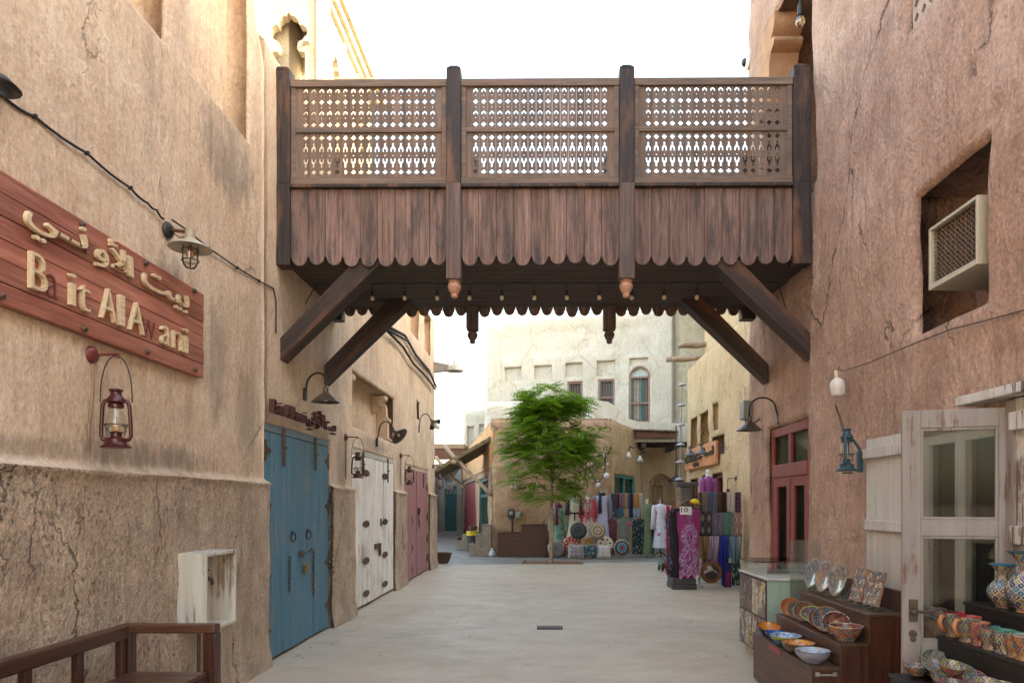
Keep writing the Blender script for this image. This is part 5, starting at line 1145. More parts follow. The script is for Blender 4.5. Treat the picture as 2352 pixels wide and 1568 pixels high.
def bowl(name, label, r, h, loc, rot, mo, mi, mr, group, foot=.5):
    """footed bowl: outside, inside and rim each its own glaze; origin under the foot"""
    o = thing(name, label, 'bowl', loc, 0, group); o.rotation_euler = rot
    P = [(foot * r * .9, 0), (foot * r, .004), (foot * r * .98, .012), (r * .72, h * .28), (r * .92, h * .65), (r, h * .97)]
    MB().lathe([(0, .002)] + P, 30).build('outside', mo, o, smooth=True, world=False)
    MB().lathe([(r * .955, h * .97), (r * .87, h * .65), (r * .66, h * .30), (r * .35, h * .14), (0, h * .1)], 30).build('inside', mi, o, smooth=True, world=False)
    MB().lathe([(r, h * .965), (r * .995, h), (r * .96, h), (r * .955, h * .965)], 30).build('rim', mr, o, smooth=True, world=False)
    return o
blue_i = mosaic('blue floral glaze', [(.03, .12, .35), (.10, .30, .55), (.5, .55, .55), (.02, .06, .2)], su=18, sv=50, line=(.6, .65, .65), rnds=.6)
oran_i = mosaic('orange floral glaze', [(.55, .22, .03), (.6, .35, .05), (.4, .06, .12), (.45, .3, .2)], su=14, sv=45, line=(.6, .3, .1), rnds=.8)
mult_i = mosaic('pastel floral glaze', [(.30, .38, .55), (.55, .42, .12), (.2, .45, .55), (.45, .45, .5), (.12, .15, .3)], su=16, sv=45, line=(.55, .55, .6), rnds=.7)
gb = 'painted bowls on the low shelf of the brown stand'
bowl('painted_bowl', 'small orange lined dark bowl at the far end of the low shelf', .10, .075, (1.945, 5.92, .42), (R(14), 0, 0), solid((.02, .03, .04)), solid((.50, .17, .03)), solid((.03, .05, .07)), gb)
bowl('painted_bowl', 'deep blue bowl second from the far end of the low shelf', .095, .06, (1.94, 5.7, .42), (0, 0, 0), solid((.02, .07, .26)), solid((.02, .09, .32)), solid((.02, .07, .25)), gb)
bowl('painted_bowl', 'bowl with a blue flowered inside and green band on the low shelf', .12, .085, (1.925, 5.44, .42), (0, 0, 0), mosaic('banded green glaze', [(.02, .10, .16), (.25, .3, .03), (.02, .12, .10)], su=1, sv=22, line=(.02, .1, .12), dots=False), blue_i, solid((.35, .42, .42)), gb)
bowl('painted_bowl', 'black bowl with an orange flowered inside on the low shelf', .122, .085, (1.922, 5.16, .42), (0, 0, 0), mosaic('black dotted glaze', [(.012, .012, .014), (.03, .02, .02)], su=20, sv=34, line=(.40, .16, .03)), oran_i, solid((.30, .12, .02)), gb)
bowl('painted_bowl', 'lavender grey bowl with a bright flowered inside nearest on the low shelf', .125, .088, (1.918, 4.88, .42), (0, 0, 0), mosaic('lavender glaze', [(.27, .26, .33), (.30, .28, .36), (.26, .25, .3)], su=6, sv=16, line=(.33, .31, .37), dots=False), mult_i, solid((.04, .05, .12)), gb)
gm = 'mosaic bowls on the middle shelf of the brown stand'
mids = [(5.94, .085, .075, 62, M_clay, 'plain clay inside'), (5.79, .08, .07, 58, None, 'orange rim, second from far end'), (5.62, .09, .08, 55, None, 'dark rim, red flowers, third from far end'), (5.44, .10, .075, 30, None, 'yellow green rim, tilted gently'),
        (5.31, .085, .07, 52, None, 'coral rim, behind the largest tilted bowl'), (5.19, .105, .09, 56, None, 'pink clay rim, largest of the tilted ones'), (5.02, .10, .085, 50, None, 'black and white dotted rim')]
rims = [(.4, .18, .1), (.45, .2, .08), (.35, .3, .25), (.5, .5, .1), (.45, .12, .08), (.42, .2, .14), (.5, .5, .5)]
for k, (y, r, h, a, mi, l) in enumerate(mids):
    aa = R(a); bowl('painted_bowl', 'leaning mosaic bowl, ' + l + ', on the middle shelf', r, h, (2.15, y + math.sin(aa) * h * .5, .585 + r * math.sin(aa) * .52), (aa, 0, R(-14)), MOS[k % 6], mi or MOS[(k + 2) % 6], mosaic('dotted rim', [(.02, .02, .02), (.6, .6, .6)], su=40, sv=10, dots=False) if k == 6 else solid(rims[k]), gm)
bowl('painted_bowl', 'upright mosaic bowl standing at the near end of the middle shelf', .115, .105, (2.145, 4.86, .58), (0, 0, 0), MOS[0], MOS[2], solid((.5, .42, .25)), gm, .62)
M_easel = glassy('clear plastic easel', (.75, .72, .62), .25, dirt=.3)
def easel(o):
    for sx in (-1, 1): MB().tube([(sx * .04, .05, 0), (sx * .045, -.04, .0), (sx * .047, -.055, .025), (sx * .045, -.04, .03), (sx * .042, .0, .02), (sx * .03, .05, .12)], .006, 6).build('easel_leg', M_easel, o, world=False)
gp = 'painted plates on the top shelf'
for k, (y, l) in enumerate(((5.93, 'bluish oval looking plate at the far end of the top shelf'), (5.68, 'multicoloured plate in the middle of the three on the top shelf'), (5.42, 'multicoloured plate next to the upright tiles on the top shelf'))):
    o = thing('painted_plate', l, 'plate', (2.37, y, .785), R(-86), gp); M = T(0, -.02, .155) @ RX(R(74))
    MB().lathe([(0, 0), (.06, .0), (.085, .006), (.128, .022), (.132, .026), (.128, .027), (.085, .014), (.0, .009)], 36, M=M).build('dish', mosaic('plate mosaic', [[(.05, .10, .17), (.14, .17, .2), (.09, .04, .05), (.03, .04, .06)], PALS[0], PALS[3]][k] + [(.22, .23, .22)], su=14, sv=40, line=(.40, .40, .37), rnds=.45), o, smooth='auto', world=False); easel(o)
for k, (y, w_, l) in enumerate(((5.19, .15, 'narrow painted tile on an easel on the top shelf'), (4.95, .19, 'wider painted tile at the near end of the top shelf'))):
    o = thing('painted_tile', l, 'tile', (2.38, y, .785), R(-82), 'painted tiles on the top shelf'); M = T(0, -.02, .03) @ RX(R(-14))
    mm = MB(); mm.sheet(lambda a, b: (-w_ / 2 + w_ * a, -.008, .25 * b), 1, 1, M=M); o2 = mm.build('tile_face', mosaic('tile mosaic', PALS[k] + [(.5, .46, .4), (.03, .02, .02)], su=6, sv=8, line=(.5, .45, .4), rnds=.5), o, world=False)
    MB().box((-w_ / 2, -.0075, 0), (w_ / 2, .006, .25), M).build('tile_body', solid((.45, .2, .11)), o, world=False); easel(o)

# ------------------------------------------------------------------ black stand with vases, mugs, bowls
BS = thing('display_stand', 'black stepped stand with vases, cups and small bowls at the lower right', 'display stand', (2.35, 3.2, 0))
M_blk = wood('black stained board', (.012, .009, .008), (.022, .017, .015), None, 'y', .45)
for x0, x1, z1 in ((2.0, 2.265, .57), (2.27, 2.42, .79), (2.425, 2.56, .985)): MB().box((x0, 2.0, 0), (x1, 3.95, z1 - .02)).build('tier', M_blk, BS, bevel=.003); MB().box((x0 - .006, 2.0, z1 - .02), (x1, 3.96, z1)).build('shelf_top', M_blk, BS, bevel=.003)
def vase(label, y, x, k, H, R_, rimc):
    o = thing('painted_vase', label, 'vase', (x, y, .985), 0, 'painted vases on the black stand')
    P = [(0, 0), (.42, 0), (.45, .02), (.40, .05), (.62, .12), (.92, .25), (1., .36), (.9, .48), (.6, .60), (.34, .67), (.3, .74), (.33, .80), (.5, .88), (.74, .97)]
    MB().lathe([(r_ * R_, z * H) for r_, z in P], 32).build('body', MOS[k], o, smooth=True, world=False)
    MB().lathe([(.74 * R_, .97 * H), (.86 * R_, H), (.8 * R_, H * 1.005), (.4 * R_, .88 * H)], 40, wob=lambda t, i: 1 + .07 * math.sin(8 * t)).build('rim', solid(rimc), o, smooth=True, world=False)
    MB().lathe([(.4 * R_, 0), (.47 * R_, .004), (.47 * R_, .03 * H), (.4 * R_, .035 * H)], 28).build('foot', solid((.42, .2, .08)), o, smooth='auto', world=False)
vase('slim mosaic vase with a ruffled turquoise rim on the black stand', 3.72, 2.49, 1, .235, .078, (.02, .16, .24)); vase('taller round mosaic vase with a dark teal rim at the right edge', 3.545, 2.49, 1, .315, .095, (.02, .07, .10))
def mug(label, loc, k, h, r, inside, handle=True, group='painted mugs on the black stand'):
    o = thing('painted_mug' if handle else 'painted_cup', label, 'mug' if handle else 'cup', loc, 0, group)
    MB().lathe([(0, 0), (r * .8, 0), (r * .82, .01), (r * .66, .022), (r * .74, .04), (r * .92, h * .5), (r, h)], 28).build('body', MOS[k], o, smooth=True, world=False)
    MB().lathe([(r, h), (r * .99, h + .004), (r * .93, h + .002), (r * .86, h * .5), (r * .6, .05), (0, .045)], 28).build('inside', solid(inside), o, smooth=True, world=False)
    if handle: MB().tube([(-r * .92, -.01, h * .85), (-r * 1.35, -.015, h * .88), (-r * 1.6, -.02, h * .65), (-r * 1.45, -.02, h * .4), (-r * .86, -.01, h * .22)], [.011, .012, .013, .012, .009], 8).build('handle', M_clay, o, smooth=True, world=False)
    return o
cx_ = lambda x, y: ((2160 + x / 3.8525) / 1.08844, (1300 + y / 3.8525) / 1.08844)
gz = .79
for x, yb_, wx, k, r_, h_, ins, hd, l in ((865, 1120, 2.345, 3, .058, .135, (.28, .02, .02), 1, 'red lined mosaic mug at the far end of the middle black shelf'), (1015, 1180, 2.33, 3, .06, .14, (.30, .025, .02), 1, 'red lined mosaic mug with a clay handle, second on the black shelf'),
        (1115, 1235, 2.325, 2, .05, .125, (.36, .13, .06), 0, 'goblet cup with a peach inside beside the second mug'), (1270, 1190, 2.385, 3, .05, .105, (.02, .13, .12), 0, 'teal lined cup in the back of the middle shelf'), (1225, 1270, 2.325, 3, .052, .105, (.4, .15, .06), 0, 'round yellow green cup with an orange inside'),
        (1355, 1310, 2.325, 1, .05, .12, (.04, .2, .12), 0, 'green rimmed mosaic cup left of the lattice painted one'), (1425, 1250, 2.385, 0, .05, .1, (.35, .12, .05), 0, 'coral lined cup behind the green rimmed ones'), (1465, 1345, 2.325, 4, .05, .12, (.04, .22, .14), 0, 'green rimmed lattice painted cup'), (1550, 1370, 2.325, 0, .05, .12, (.40, .36, .28), 0, 'red painted cup at the right edge')):
    u, v = cx_(x, yb_); y = PX(u, v, wx).y
    mug(l, (wx, y, gz), k, h_, r_, ins, hd, 'painted mugs on the black stand' if hd else 'painted cups on the black stand')
gs = 'small mosaic bowls heaped on the low black shelf'
bl = [(505, 1390, 'pink edged upright bowl at the far left of the heap', 0, (.42, .22, .25)), (590, 1430, 'crimson edged upright bowl, second from the left', 0, (.3, .03, .06)), (655, 1290, 'steeply tilted green bowl at the back of the heap', 60, (.15, .35, .2)), (735, 1320, 'coral rimmed tilted bowl at the top of the heap', 50, (.45, .14, .08)), (850, 1380, 'green rimmed bowl lying almost level behind', 12, (.2, .25, .05)),
      (675, 1460, 'white and green rimmed tilted bowl in the middle', 22, (.45, .5, .4)), (770, 1490, 'brown rimmed tilted bowl in front', 24, (.4, .18, .1)), (945, 1430, 'blue flowered tilted bowl on the right', 25, (.1, .15, .25)), (865, 1550, 'red bowl with a yellow star at the front', 4, (.42, .06, .04)), (1060, 1500, 'coral edged steep bowl on the right', 48, (.42, .16, .09)), (1190, 1550, 'slate blue bowl near the right edge', 10, (.16, .18, .24)), (1335, 1580, 'yellow flowered bowl nearest the corner', 6, (.4, .35, .15))]
for k, (x, y_, l, a, rc) in enumerate(bl):
    u, v = cx_(x, y_); p = PX(u, v, 2.10 + .1 * (k % 2) + (.04 if k in (2, 3, 4) else 0)); r_, h_ = .068, .055; aa = R(a)
    bowl('painted_bowl', l, r_, h_, (p.x, p.y + .4 * h_ * math.sin(aa), max(.573 + r_ * .5 * math.sin(aa), p.z - h_)), (aa, 0, R(8 - 5 * (k % 4))), MOS[(k * 2) % 6], MOS[(k * 2 + 1) % 6], solid(rc), gs, .62)

# ------------------------------------------------------------------ tree
def leafmat():
    m, nt, b, tc = newmat('feathery green leaves', .5)
    n = noi(nt, tc.outputs['Object'], 2.2, 3); r = nd(nt, 'NewGeometry').outputs['Random Per Island']
    col = mix(nt, ramp(nt, n, [(.35, 0), (.65, 1)]), (.075, .16, .012), (.15, .27, .02)); col = mix(nt, mth(nt, 'MULTIPLY', r, .6), col, (.24, .42, .03))
    setc(nt, b, col); out = nt.nodes['Material Output']
    tl = nd(nt, 'BsdfTranslucent', {0: col}); ms = nd(nt, 'MixShader', {0: .45, 1: b.outputs[0], 2: tl.outputs[0]}); nt.links.new(ms.outputs[0], out.inputs[0]); return m
TR = thing('street_tree', 'young tree with feathery green foliage tied to a stake in the square', 'tree', (.2, 17.75, 0))
M_bark = wood('pale bark', (.24, .17, .12), (.33, .25, .18), (.15, .11, .08), 'z', .9, .6, .5)
tx, ty = .2, 17.75; tk = MB()
tk.tube([(tx, ty, 0), (tx + .01, ty, .6), (tx - .01, ty, 1.2), (tx + .015, ty, 1.8), (tx, ty, 2.4), (tx - .03, ty, 3.1), (tx - .02, ty, 3.8)], [.055, .048, .044, .04, .034, .024, .01], 10)
r3 = random.Random(3); tips = []
def limb(p, d, l, r_, depth):
    pts = [p]; q = p.copy(); dd = d.copy()
    for k in range(5):
        dd = (dd + Vector((r3.uniform(-.16, .16), r3.uniform(-.16, .16), r3.uniform(-.02, .14)))).normalized(); q = q + dd * l / 5; pts.append(q.copy())
    tk.tube(pts, [r_ * (1 - .75 * k / 5) for k in range(6)], 6)
    for k in (2, 3, 4, 5): tips.append((pts[k], dd, depth))
    if depth < 2:
        for k in range(3 if depth == 0 else 2): s_ = pts[r3.choice((2, 3, 4))]; limb(s_, (dd + Vector((r3.uniform(-1, 1), r3.uniform(-1, 1), r3.uniform(-.2, .5)))).normalized(), l * .6, r_ * .5, depth + 1)
for k in range(15):
    z = 1.55 + 2.3 * (k / 15) ** .9; a = k * 2.4; L = 1.05 * (1 - .42 * max(0, (z - 2.2) / 2.0)) * (.65 if z < 1.9 else 1)
    limb(Vector((tx, ty, z)), Vector((math.cos(a), math.sin(a), .38 + .3 * (z - 1.6))).normalized(), L, .022, 0)
tk.build('trunk', M_bark, TR, smooth=True)
lf = MB()
def frond(p, d, L):
    """pinnate leaf: midrib with pairs of leaflets, drooping"""
    d = d.normalized(); side = d.cross(Vector((0, 0, 1))); side = side.normalized() if side.length > .1 else Vector((1, 0, 0)); up = side.cross(d)
    roll = r3.uniform(-.6, .6); s2 = side * math.cos(roll) + up * math.sin(roll); n_ = 6
    for k in range(n_):
        t = (k + .6) / n_; c = p + d * L * t + Vector((0, 0, -.35 * L * t * t)); w_ = L * .30 * math.sin(math.pi * (.18 + .74 * t)); h_ = L / n_ * .42
        for sg in (-1, 1):
            e = c + s2 * sg * w_ + d * L * .10 + Vector((0, 0, -.12 * w_)); a_ = c - d * h_ * .3; m1 = (c + e) / 2 + d * h_ * .9; m2 = (c + e) / 2 - d * h_ * .9
            lf.add([a_, m2, e, m1], [(0, 1, 2, 3)])
def env(z):        # crown half-width by height
    return np.interp(z, [1.45, 1.8, 2.3, 2.9, 3.5, 4.0, 4.4, 4.75], [.3, .85, 1.12, 1.25, 1.2, .9, .62, .2])
cl = []
for p, dd, dep in tips: cl.append((p, dd))
for k in range(230):
    z = r3.uniform(1.65, 4.65); a = r3.uniform(0, 2 * math.pi); rr = env(z) * r3.uniform(.45, 1.0); cl.append((Vector((tx + rr * math.cos(a), ty + rr * math.sin(a), z)), Vector((math.cos(a), math.sin(a), .1))))
for p, dd in cl:
    e_ = env(p.z); rad = math.hypot(p.x - tx, p.y - ty)
    if rad > e_ * 1.08: continue
    if fbm(p.x * 1., p.y, p.z * 1.4, 1.5, 2) < -.19: continue
    for k in range(r3.randint(5, 9)):
        o = Vector((r3.gauss(0, .11), r3.gauss(0, .11), r3.gauss(0, .055))); a = r3.uniform(0, 6.28)
        d_ = Vector((math.cos(a) + dd.x * .9, math.sin(a) + dd.y * .9, r3.uniform(-.25, .5))); frond(p + o, d_, r3.uniform(.24, .42))
lf.build('crown', leafmat(), TR)
SK = thing('tree_stake', 'squared timber stake tied along the tree trunk', 'stake', (tx, ty - .06, 0)); MB().box((tx - .045, ty - .10, 0), (tx + .035, ty - .055, 1.45)).build('post', wood('stake timber', (.30, .22, .15), (.4, .3, .21), None, 'z', .9), SK, bevel=.005); MB().tube([(tx - .03, ty - .11, 1.42), (tx + .045, ty - .112, 1.3), (tx + .04, ty - .112, .75), (tx + .075, ty - .112, .62), (tx + .05, ty - .112, .52), (tx + .03, ty - .112, .62), (tx + .04, ty - .112, .75)], .007, 5).build('rope', flat('rope', (.45, .37, .25)), SK)
tp = MB(); tp.add([(-.52, 17.42, .012), (.98, 17.36, .012), (.86, 18.2, .012), (-.46, 18.2, .012)], [(0, 1, 2, 3)]); o = tp.build('soil', flat('reddish soil', (.20, .105, .06), .95, var=.5, scale=9, bump=.8)); tag(o, kind='stuff')
ed = MB()
for a, b in (((-.55, 17.40), (1.0, 17.33)), ((1.0, 17.33), (.88, 18.22)), ((-.55, 17.40), (-.48, 18.22))): ed.tube([(*a, .015), (*b, .015)], .018, 5)
tag(ed.build('tree_edging', flat('rusted edging', (.18, .10, .06), .9)), 'thin rusty edging around the soil bed of the tree', 'edging')

# ------------------------------------------------------------------ dressed mannequins and cushions in front of the brown house
C4 = lambda x, y: ((1360 + x / 6.03) / 1.08844, (1180 + y / 6.03) / 1.08844)
def c4(x, y, Y): return PY(*C4(x, y), Y)
skin = flat('cream torso form', (.58, .5, .4), .5); M_std = wood('dark stand wood', (.06, .025, .015), (.1, .045, .03), None, 'z', .4)
def mannequin(label, x, Y, zn, hem, wid, dress, neckmat=None, sleeve=None, smat=None, waist=.72, flare=1.35, overlay=None, tripod=False, group='dressed mannequins in front of the brown house', scarf=None, belt=None):
    """tailor's form: neck, dress lofted from shoulders to hem with folds, sleeves, stand"""
    o = thing('mannequin', label, 'mannequin', (x, Y, 0), 0, group); h = wid / 2; zs = zn - .13; W_ = dict(world=False)
    MB().lathe([(0, .12), (.035, .115), (.045, .07), (.042, .02), (.055, -.03), (.09, -.06), (.1, -.1)], 16, (0, 0, zn - .09)).build('neck', neckmat or skin, o, smooth=True, **W_)
    zw = zs - .36 * (zs - hem) * (1 if hem > .3 else .82) if False else zs - .40
    rings = [(zs + .03, h * .30, .06, 0, 0), (zs, h * .78, .085, 0, 0), (zs - .06, h * .95, .105, 0, 0), (zs - .2, h * .82, .12, 0, -.01), (zw, h * waist, .095, 0, 0), (zw - .12, h * (waist + .12), .12, 0, 0)]
    n_ = 6
    for k in range(1, n_ + 1): t = k / n_; rings.append((zw - .12 - (zw - .12 - hem) * t, h * (waist + .12 + (flare - waist - .12) * t), .12 + .1 * t * flare / 1.35, .01 * math.sin(t * 3), 0))
    fa = rnd.uniform(0, 6)
    d_ = MB(); d_.loft(list(reversed(rings)), 56, lambda t, i: 1 + .055 * max(0, 1 - i * 1.45) * (math.sin(9 * t + fa) + .6 * math.sin(17 * t + fa * 2)))
    dr = d_.build('dress', dress, o, smooth=True, **W_)
    if sleeve:
        for sg in (-1, 1):
            L = sleeve; pts = [(sg * h * .82, 0, zs - .03), (sg * h * 1.06, -.01, zs - .12), (sg * h * (1.12 + .12 * L), -.02, zs - .12 - L * .5), (sg * h * (1.16 + .15 * L), -.03, zs - .12 - L)]
            MB().tube(pts, [.075, .07, .06, .065 + .02 * L], 12).build('sleeve', smat or dress, o, smooth=True, **W_)
    if overlay:
        v = MB()
        for sg in (-1, 1):
            v.sheet(lambda a, b: (sg * h * (.18 + .9 * a * (1 + .25 * (1 - b))), -.125 - .02 * math.sin(a * 9 + b * 3) + .11 * a ** 2, hem + .02 + (zs - hem - .02) * b), 8, 14)
        v.build('robe', overlay, o, smooth=True, **W_)
    if scarf:
        MB().tube([(.075 * math.cos(t), .06 * math.sin(t) - .02, zs + .05 + .015 * math.sin(3 * t)) for t in np.linspace(0, 6.28, 17)], .04, 8, M=T()).tube([(-.05, -.09, zs + .03), (-.06, -.13, zs - .2), (-.055, -.14, zs - .5)], [.04, .05, .055], 8).build('scarf', scarf, o, smooth=True, **W_)
    if belt: MB().loft([(zw - .03, h * waist * 1.04 + .008, .108, 0, 0), (zw + .02, h * waist * 1.04 + .008, .108, 0, 0)], 30).box((-.02, -.135, zw - .45), (.02, -.115, zw)).build('belt', belt, o, **W_)
    s_ = MB(); s_.tube([(0, 0, .04), (0, 0, hem + .1)], .018, 8)
    for k in range(3): a = k * 2.09 + .5; s_.tube([(0, 0, .17), (.12 * math.cos(a), .12 * math.sin(a), .1), (.2 * math.cos(a), .2 * math.sin(a), .012)], .016, 6)
    s_.build('stand', M_std, o, **W_); return o
YM = 19.75; X4 = lambda cx: c4(cx, 800, YM).x; Z4 = lambda cy: c4(700, cy, YM).z; k4 = YM / FPX / 6.03 / 1.08844
white_c = cloth('cream cotton', [(.62, .57, .48)], 'plain'); red_f = cloth('red white print', [(.52, .06, .09), (.62, .50, .46), (.55, .09, .12), (.62, .52, .48)], 'floral', 16, sx=1.6)
mannequin('green patterned long kaftan with a dark red scarf, left of the stake', X4(215), YM, Z4(465), Z4(1150), .36, cloth('sea green print', [(.16, .30, .25), (.28, .42, .34), (.10, .22, .19)], 'paisley', 14), flat('dark red wrap', (.16, .02, .05)), .55, scarf=cloth('maroon scarf', [(.16, .02, .06), (.05, .03, .12)], 'stripes', 5))
mannequin('white belted dress with black embroidered neck and flowered sleeves', X4(458), YM - .05, Z4(335), Z4(1000), .36, white_c, flat('black neck form', (.015, .015, .018), .4), .34, cloth('dark flowered sleeve', [(.06, .04, .06), (.5, .15, .2), (.5, .5, .45), (.1, .1, .2)], 'floral', 12), belt=M_black, scarf=None)
mannequin('red and white patterned robe over a pale dress', X4(655), YM - .02, Z4(335), Z4(980), .40, cloth('pale rose dress', [(.60, .48, .44)], 'plain'), flat('white neck form', (.7, .68, .66)), .42, red_f, overlay=red_f, belt=cloth('red belt', [(.45, .05, .08)], 'plain'))
mannequin('lavender long dress with a grey cape and a black tassel', X4(868), YM, Z4(290), Z4(1010), .42, cloth('lavender cotton', [(.47, .46, .62)], 'plain'), flat('grey cap', (.22, .22, .25)), .6, cloth('slate cape', [(.20, .21, .27)], 'plain'), overlay=None, scarf=cloth('black tassel scarf', [(.02, .02, .03)], 'plain'), flare=1.2)
mannequin('moss green evening dress with gold embroidery', X4(1552), YM, Z4(420), Z4(1235), .31, cloth('moss green with gold', [(.13, .18, .09), (.30, .24, .08), (.15, .2, .1)], 'speckle', 16), flat('pale neck form', (.55, .46, .33)), None, flare=.95)
mannequin('white dress with pink sprigs and long sleeves on a tripod', X4(1745), YM - .1, Z4(425), Z4(1130), .36, cloth('white with pink sprigs', [(.66, .62, .68), (.50, .10, .28), (.6, .5, .55)], 'speckle', 7), flat('pink neck form', (.48, .18, .24)), .58, flare=1.25)
# round and square cushions
def cushion_round(label, cx, cy, rr, bands, petals, tiltz=0., Y=19.2, mat=None):
    p = c4(cx, cy, Y); r_ = rr * Y / FPX / 6.03 / 1.08844; o = thing('round_cushion', label, 'cushion', (p.x, Y, max(p.z, r_)), 0, 'round cushions piled in front of the dresses')
    t_ = .075; P = [(0.002, t_ * .86), (r_ * .12, t_ * .84), (r_ * .5, t_), (r_ * .8, t_ * .8), (r_ * .96, t_ * .35), (r_, 0), (r_ * .96, -t_ * .4), (r_ * .6, -t_), (0, -t_)]
    sc_ = [(q * r_, a, b) for q, a, b in bands]
    MB().lathe(P, 40, M=RX(R(90 - tiltz)), wob=lambda t, i: 1 + (.012 * math.sin(30 * t) if i > 3 else 0)).build('cover', radial('embroidered cover', sc_, petals), o, smooth=True, world=False); return o
bk, cr_, rd_, gy_ = (.015, .018, .022), (.55, .48, .36), (.45, .03, .03), (.25, .23, .24)
cushion_round('grey rosette cushion standing behind the stake', 180, 1145, 126, [(0, (.08, .07, .08), gy_), (.2, gy_, (.08, .07, .08)), (.45, (.15, .13, .14), (.35, .32, .32)), (.7, gy_, (.14, .12, .13)), (.9, (.4, .36, .36), gy_)], 24)
cushion_round('red and cream patterned round cushion', 412, 1078, 128, [(0, rd_, cr_), (.25, cr_, rd_), (.32, rd_, rd_), (.5, rd_, cr_), (.75, rd_, rd_), (.85, cr_, rd_)], 9, 12, 19.28)
cushion_round('ochre sunburst round cushion between red and cream ones', 668, 1080, 124, [(0, (.32, .17, .04), (.4, .25, .08)), (.6, (.30, .16, .05), cr_), (.85, cr_, (.3, .18, .08)), (.93, (.45, .4, .33), cr_)], 40, 12, 19.3)
cushion_round('cream round cushion with brown petals', 922, 1086, 126, [(0, (.12, .08, .06), cr_), (.15, cr_, cr_), (.22, cr_, (.13, .07, .045)), (.68, cr_, cr_), (.78, cr_, (.3, .2, .12)), (.9, cr_, cr_)], 7, 10, 19.27)
cushion_round('black round cushion with grey rings on top of the pile', 520, 880, 127, [(0, bk, (.10, .12, .14)), (.22, (.1, .12, .13), bk), (.36, bk, (.16, .18, .19)), (.52, (.14, .15, .16), bk), (.70, bk, (.2, .21, .22)), (.86, bk, (.5, .48, .45)), (.93, bk, bk)], 36, 8, 19.22)
cushion_round('brown and cream ringed round cushion on top of the pile', 803, 880, 130, [(0, (.02, .015, .01), bk), (.08, cr_, cr_), (.18, (.04, .02, .015), cr_), (.24, cr_, (.2, .12, .05)), (.40, (.14, .05, .02), (.06, .02, .01)), (.52, cr_, (.5, .4, .2)), (.72, (.12, .04, .02), cr_), (.82, cr_, (.1, .04, .02)), (.9, (.1, .05, .03), cr_)], 28, 8, 19.2)
cushion_round('dark round cushion with a blue wheel and red centre', 1172, 1137, 128, [(0, (.20, .02, .02), rd_), (.2, (.05, .13, .2), (.3, .42, .48)), (.60, bk, (.05, .05, .07)), (.72, (.10, .02, .02), (.45, .42, .38)), (.88, cr_, bk)], 16, 5, 19.22)
def cushion_sq(label, cx, cy, w_, h_, mat, Y=19.0):
    p = c4(cx, cy, Y); k = Y / FPX / 6.03 / 1.08844; w_, h_ = w_ * k / 2, h_ * k / 2; o = thing('square_cushion', label, 'cushion', (p.x, Y, max(p.z, h_)), 0, 'square cushions in the front row')
    m = MB()
    for sg in (-1, 1):
        f = lambda a, b: ((2 * a - 1) * w_ * (1 - .06 * (1 - (2 * b - 1) ** 2)), sg * .07 * ((1 - (2 * a - 1) ** 4) * (1 - (2 * b - 1) ** 4)) ** .6, (2 * b - 1) * h_ * (1 - .06 * (1 - (2 * a - 1) ** 2)))
        m.sheet(f if sg < 0 else (lambda a, b: f(1 - a, b)), 16, 16)
    m.build('cover', mat, o, smooth=True, world=False)
    MB().tube([(sx * w_ * .99, 0, sz * h_ * .99) for sx, sz in ((-1, -1), (1, -1), (1, 1), (-1, 1), (-1, -1))], .012, 6).build('piping', flat('piping', (.45, .40, .33)), o, world=False); return o
cushion_sq('grey lace patterned square cushion', 478, 1192, 225, 205, cloth('grey lace', [(.20, .19, .22), (.42, .41, .44), (.3, .29, .32)], 'diamonds', 3))
cushion_sq('colourful village patterned square cushion in the middle', 697, 1192, 205, 200, cloth('village print', [(.03, .07, .10), (.45, .12, .08), (.10, .22, .45), (.5, .45, .38), (.05, .2, .15), (.45, .4, .35)], 'floral', 6))
cushion_sq('white embroidered square cushion with tasselled edge', 905, 1196, 205, 200, cloth('white embroidery', [(.55, .52, .50), (.62, .6, .58), (.48, .45, .44)], 'diamonds', 2.4))
# rack of scarves between the mannequins
def drape(o, name, x0, x1, z1, z0, Y, mat, amp=.012, k=6, sag=0., knot=False):
    w_ = x1 - x0; ph = rnd.uniform(0, 6)
    def fn(a, b):
        nar = 1 - (.55 * (1 - b) ** 1.5 if knot else 0); x = (x0 + x1) / 2 + (a - .5) * w_ * nar
        return (x, Y - amp * (1 + 2 * (1 - b)) * math.sin(k * math.pi * a + ph + (2.5 * b if knot else 0)) - (.05 * math.sin(math.pi * b) * math.sin(math.pi * a) if knot else 0), z0 + (z1 - z0) * b - sag * math.sin(math.pi * a) * (1 - b))
    m = MB(); m.sheet(fn, 20, 12, .004); return m.build(name, mat, o, smooth=True)
def scarf(label, x0, x1, z1, z0, Y, mat, group, **kw):
    o = thing('hanging_scarf', label, 'scarf', ((x0 + x1) / 2, Y, z1), 0, group); drape(o, 'cloth', x0, x1, z1, z0, Y, mat, **kw); drape(o, 'back_fall', x0, x1, z1, z1 - (z1 - z0) * .8, Y + .035, mat); return o
RK = thing('scarf_rack', 'white rail rack of scarves standing between the lavender and green dresses', 'rack', (X4(1240), YM, 0)); m = MB()
xa, xb = X4(1000), X4(1478); zt_, zm_ = Z4(322), Z4(548)
for x in (xa, xb): m.tube([(x, YM + .03, 0), (x, YM + .03, zt_)], .014, 6)
for z in (zt_, zm_, Z4(690)): m.tube([(xa, YM + .02, z), (xb, YM + .02, z)], .014, 6)
m.build('frame', flat('white tube', (.6, .6, .6), .4), RK)
g2 = 'scarves on the rack by the brown house'
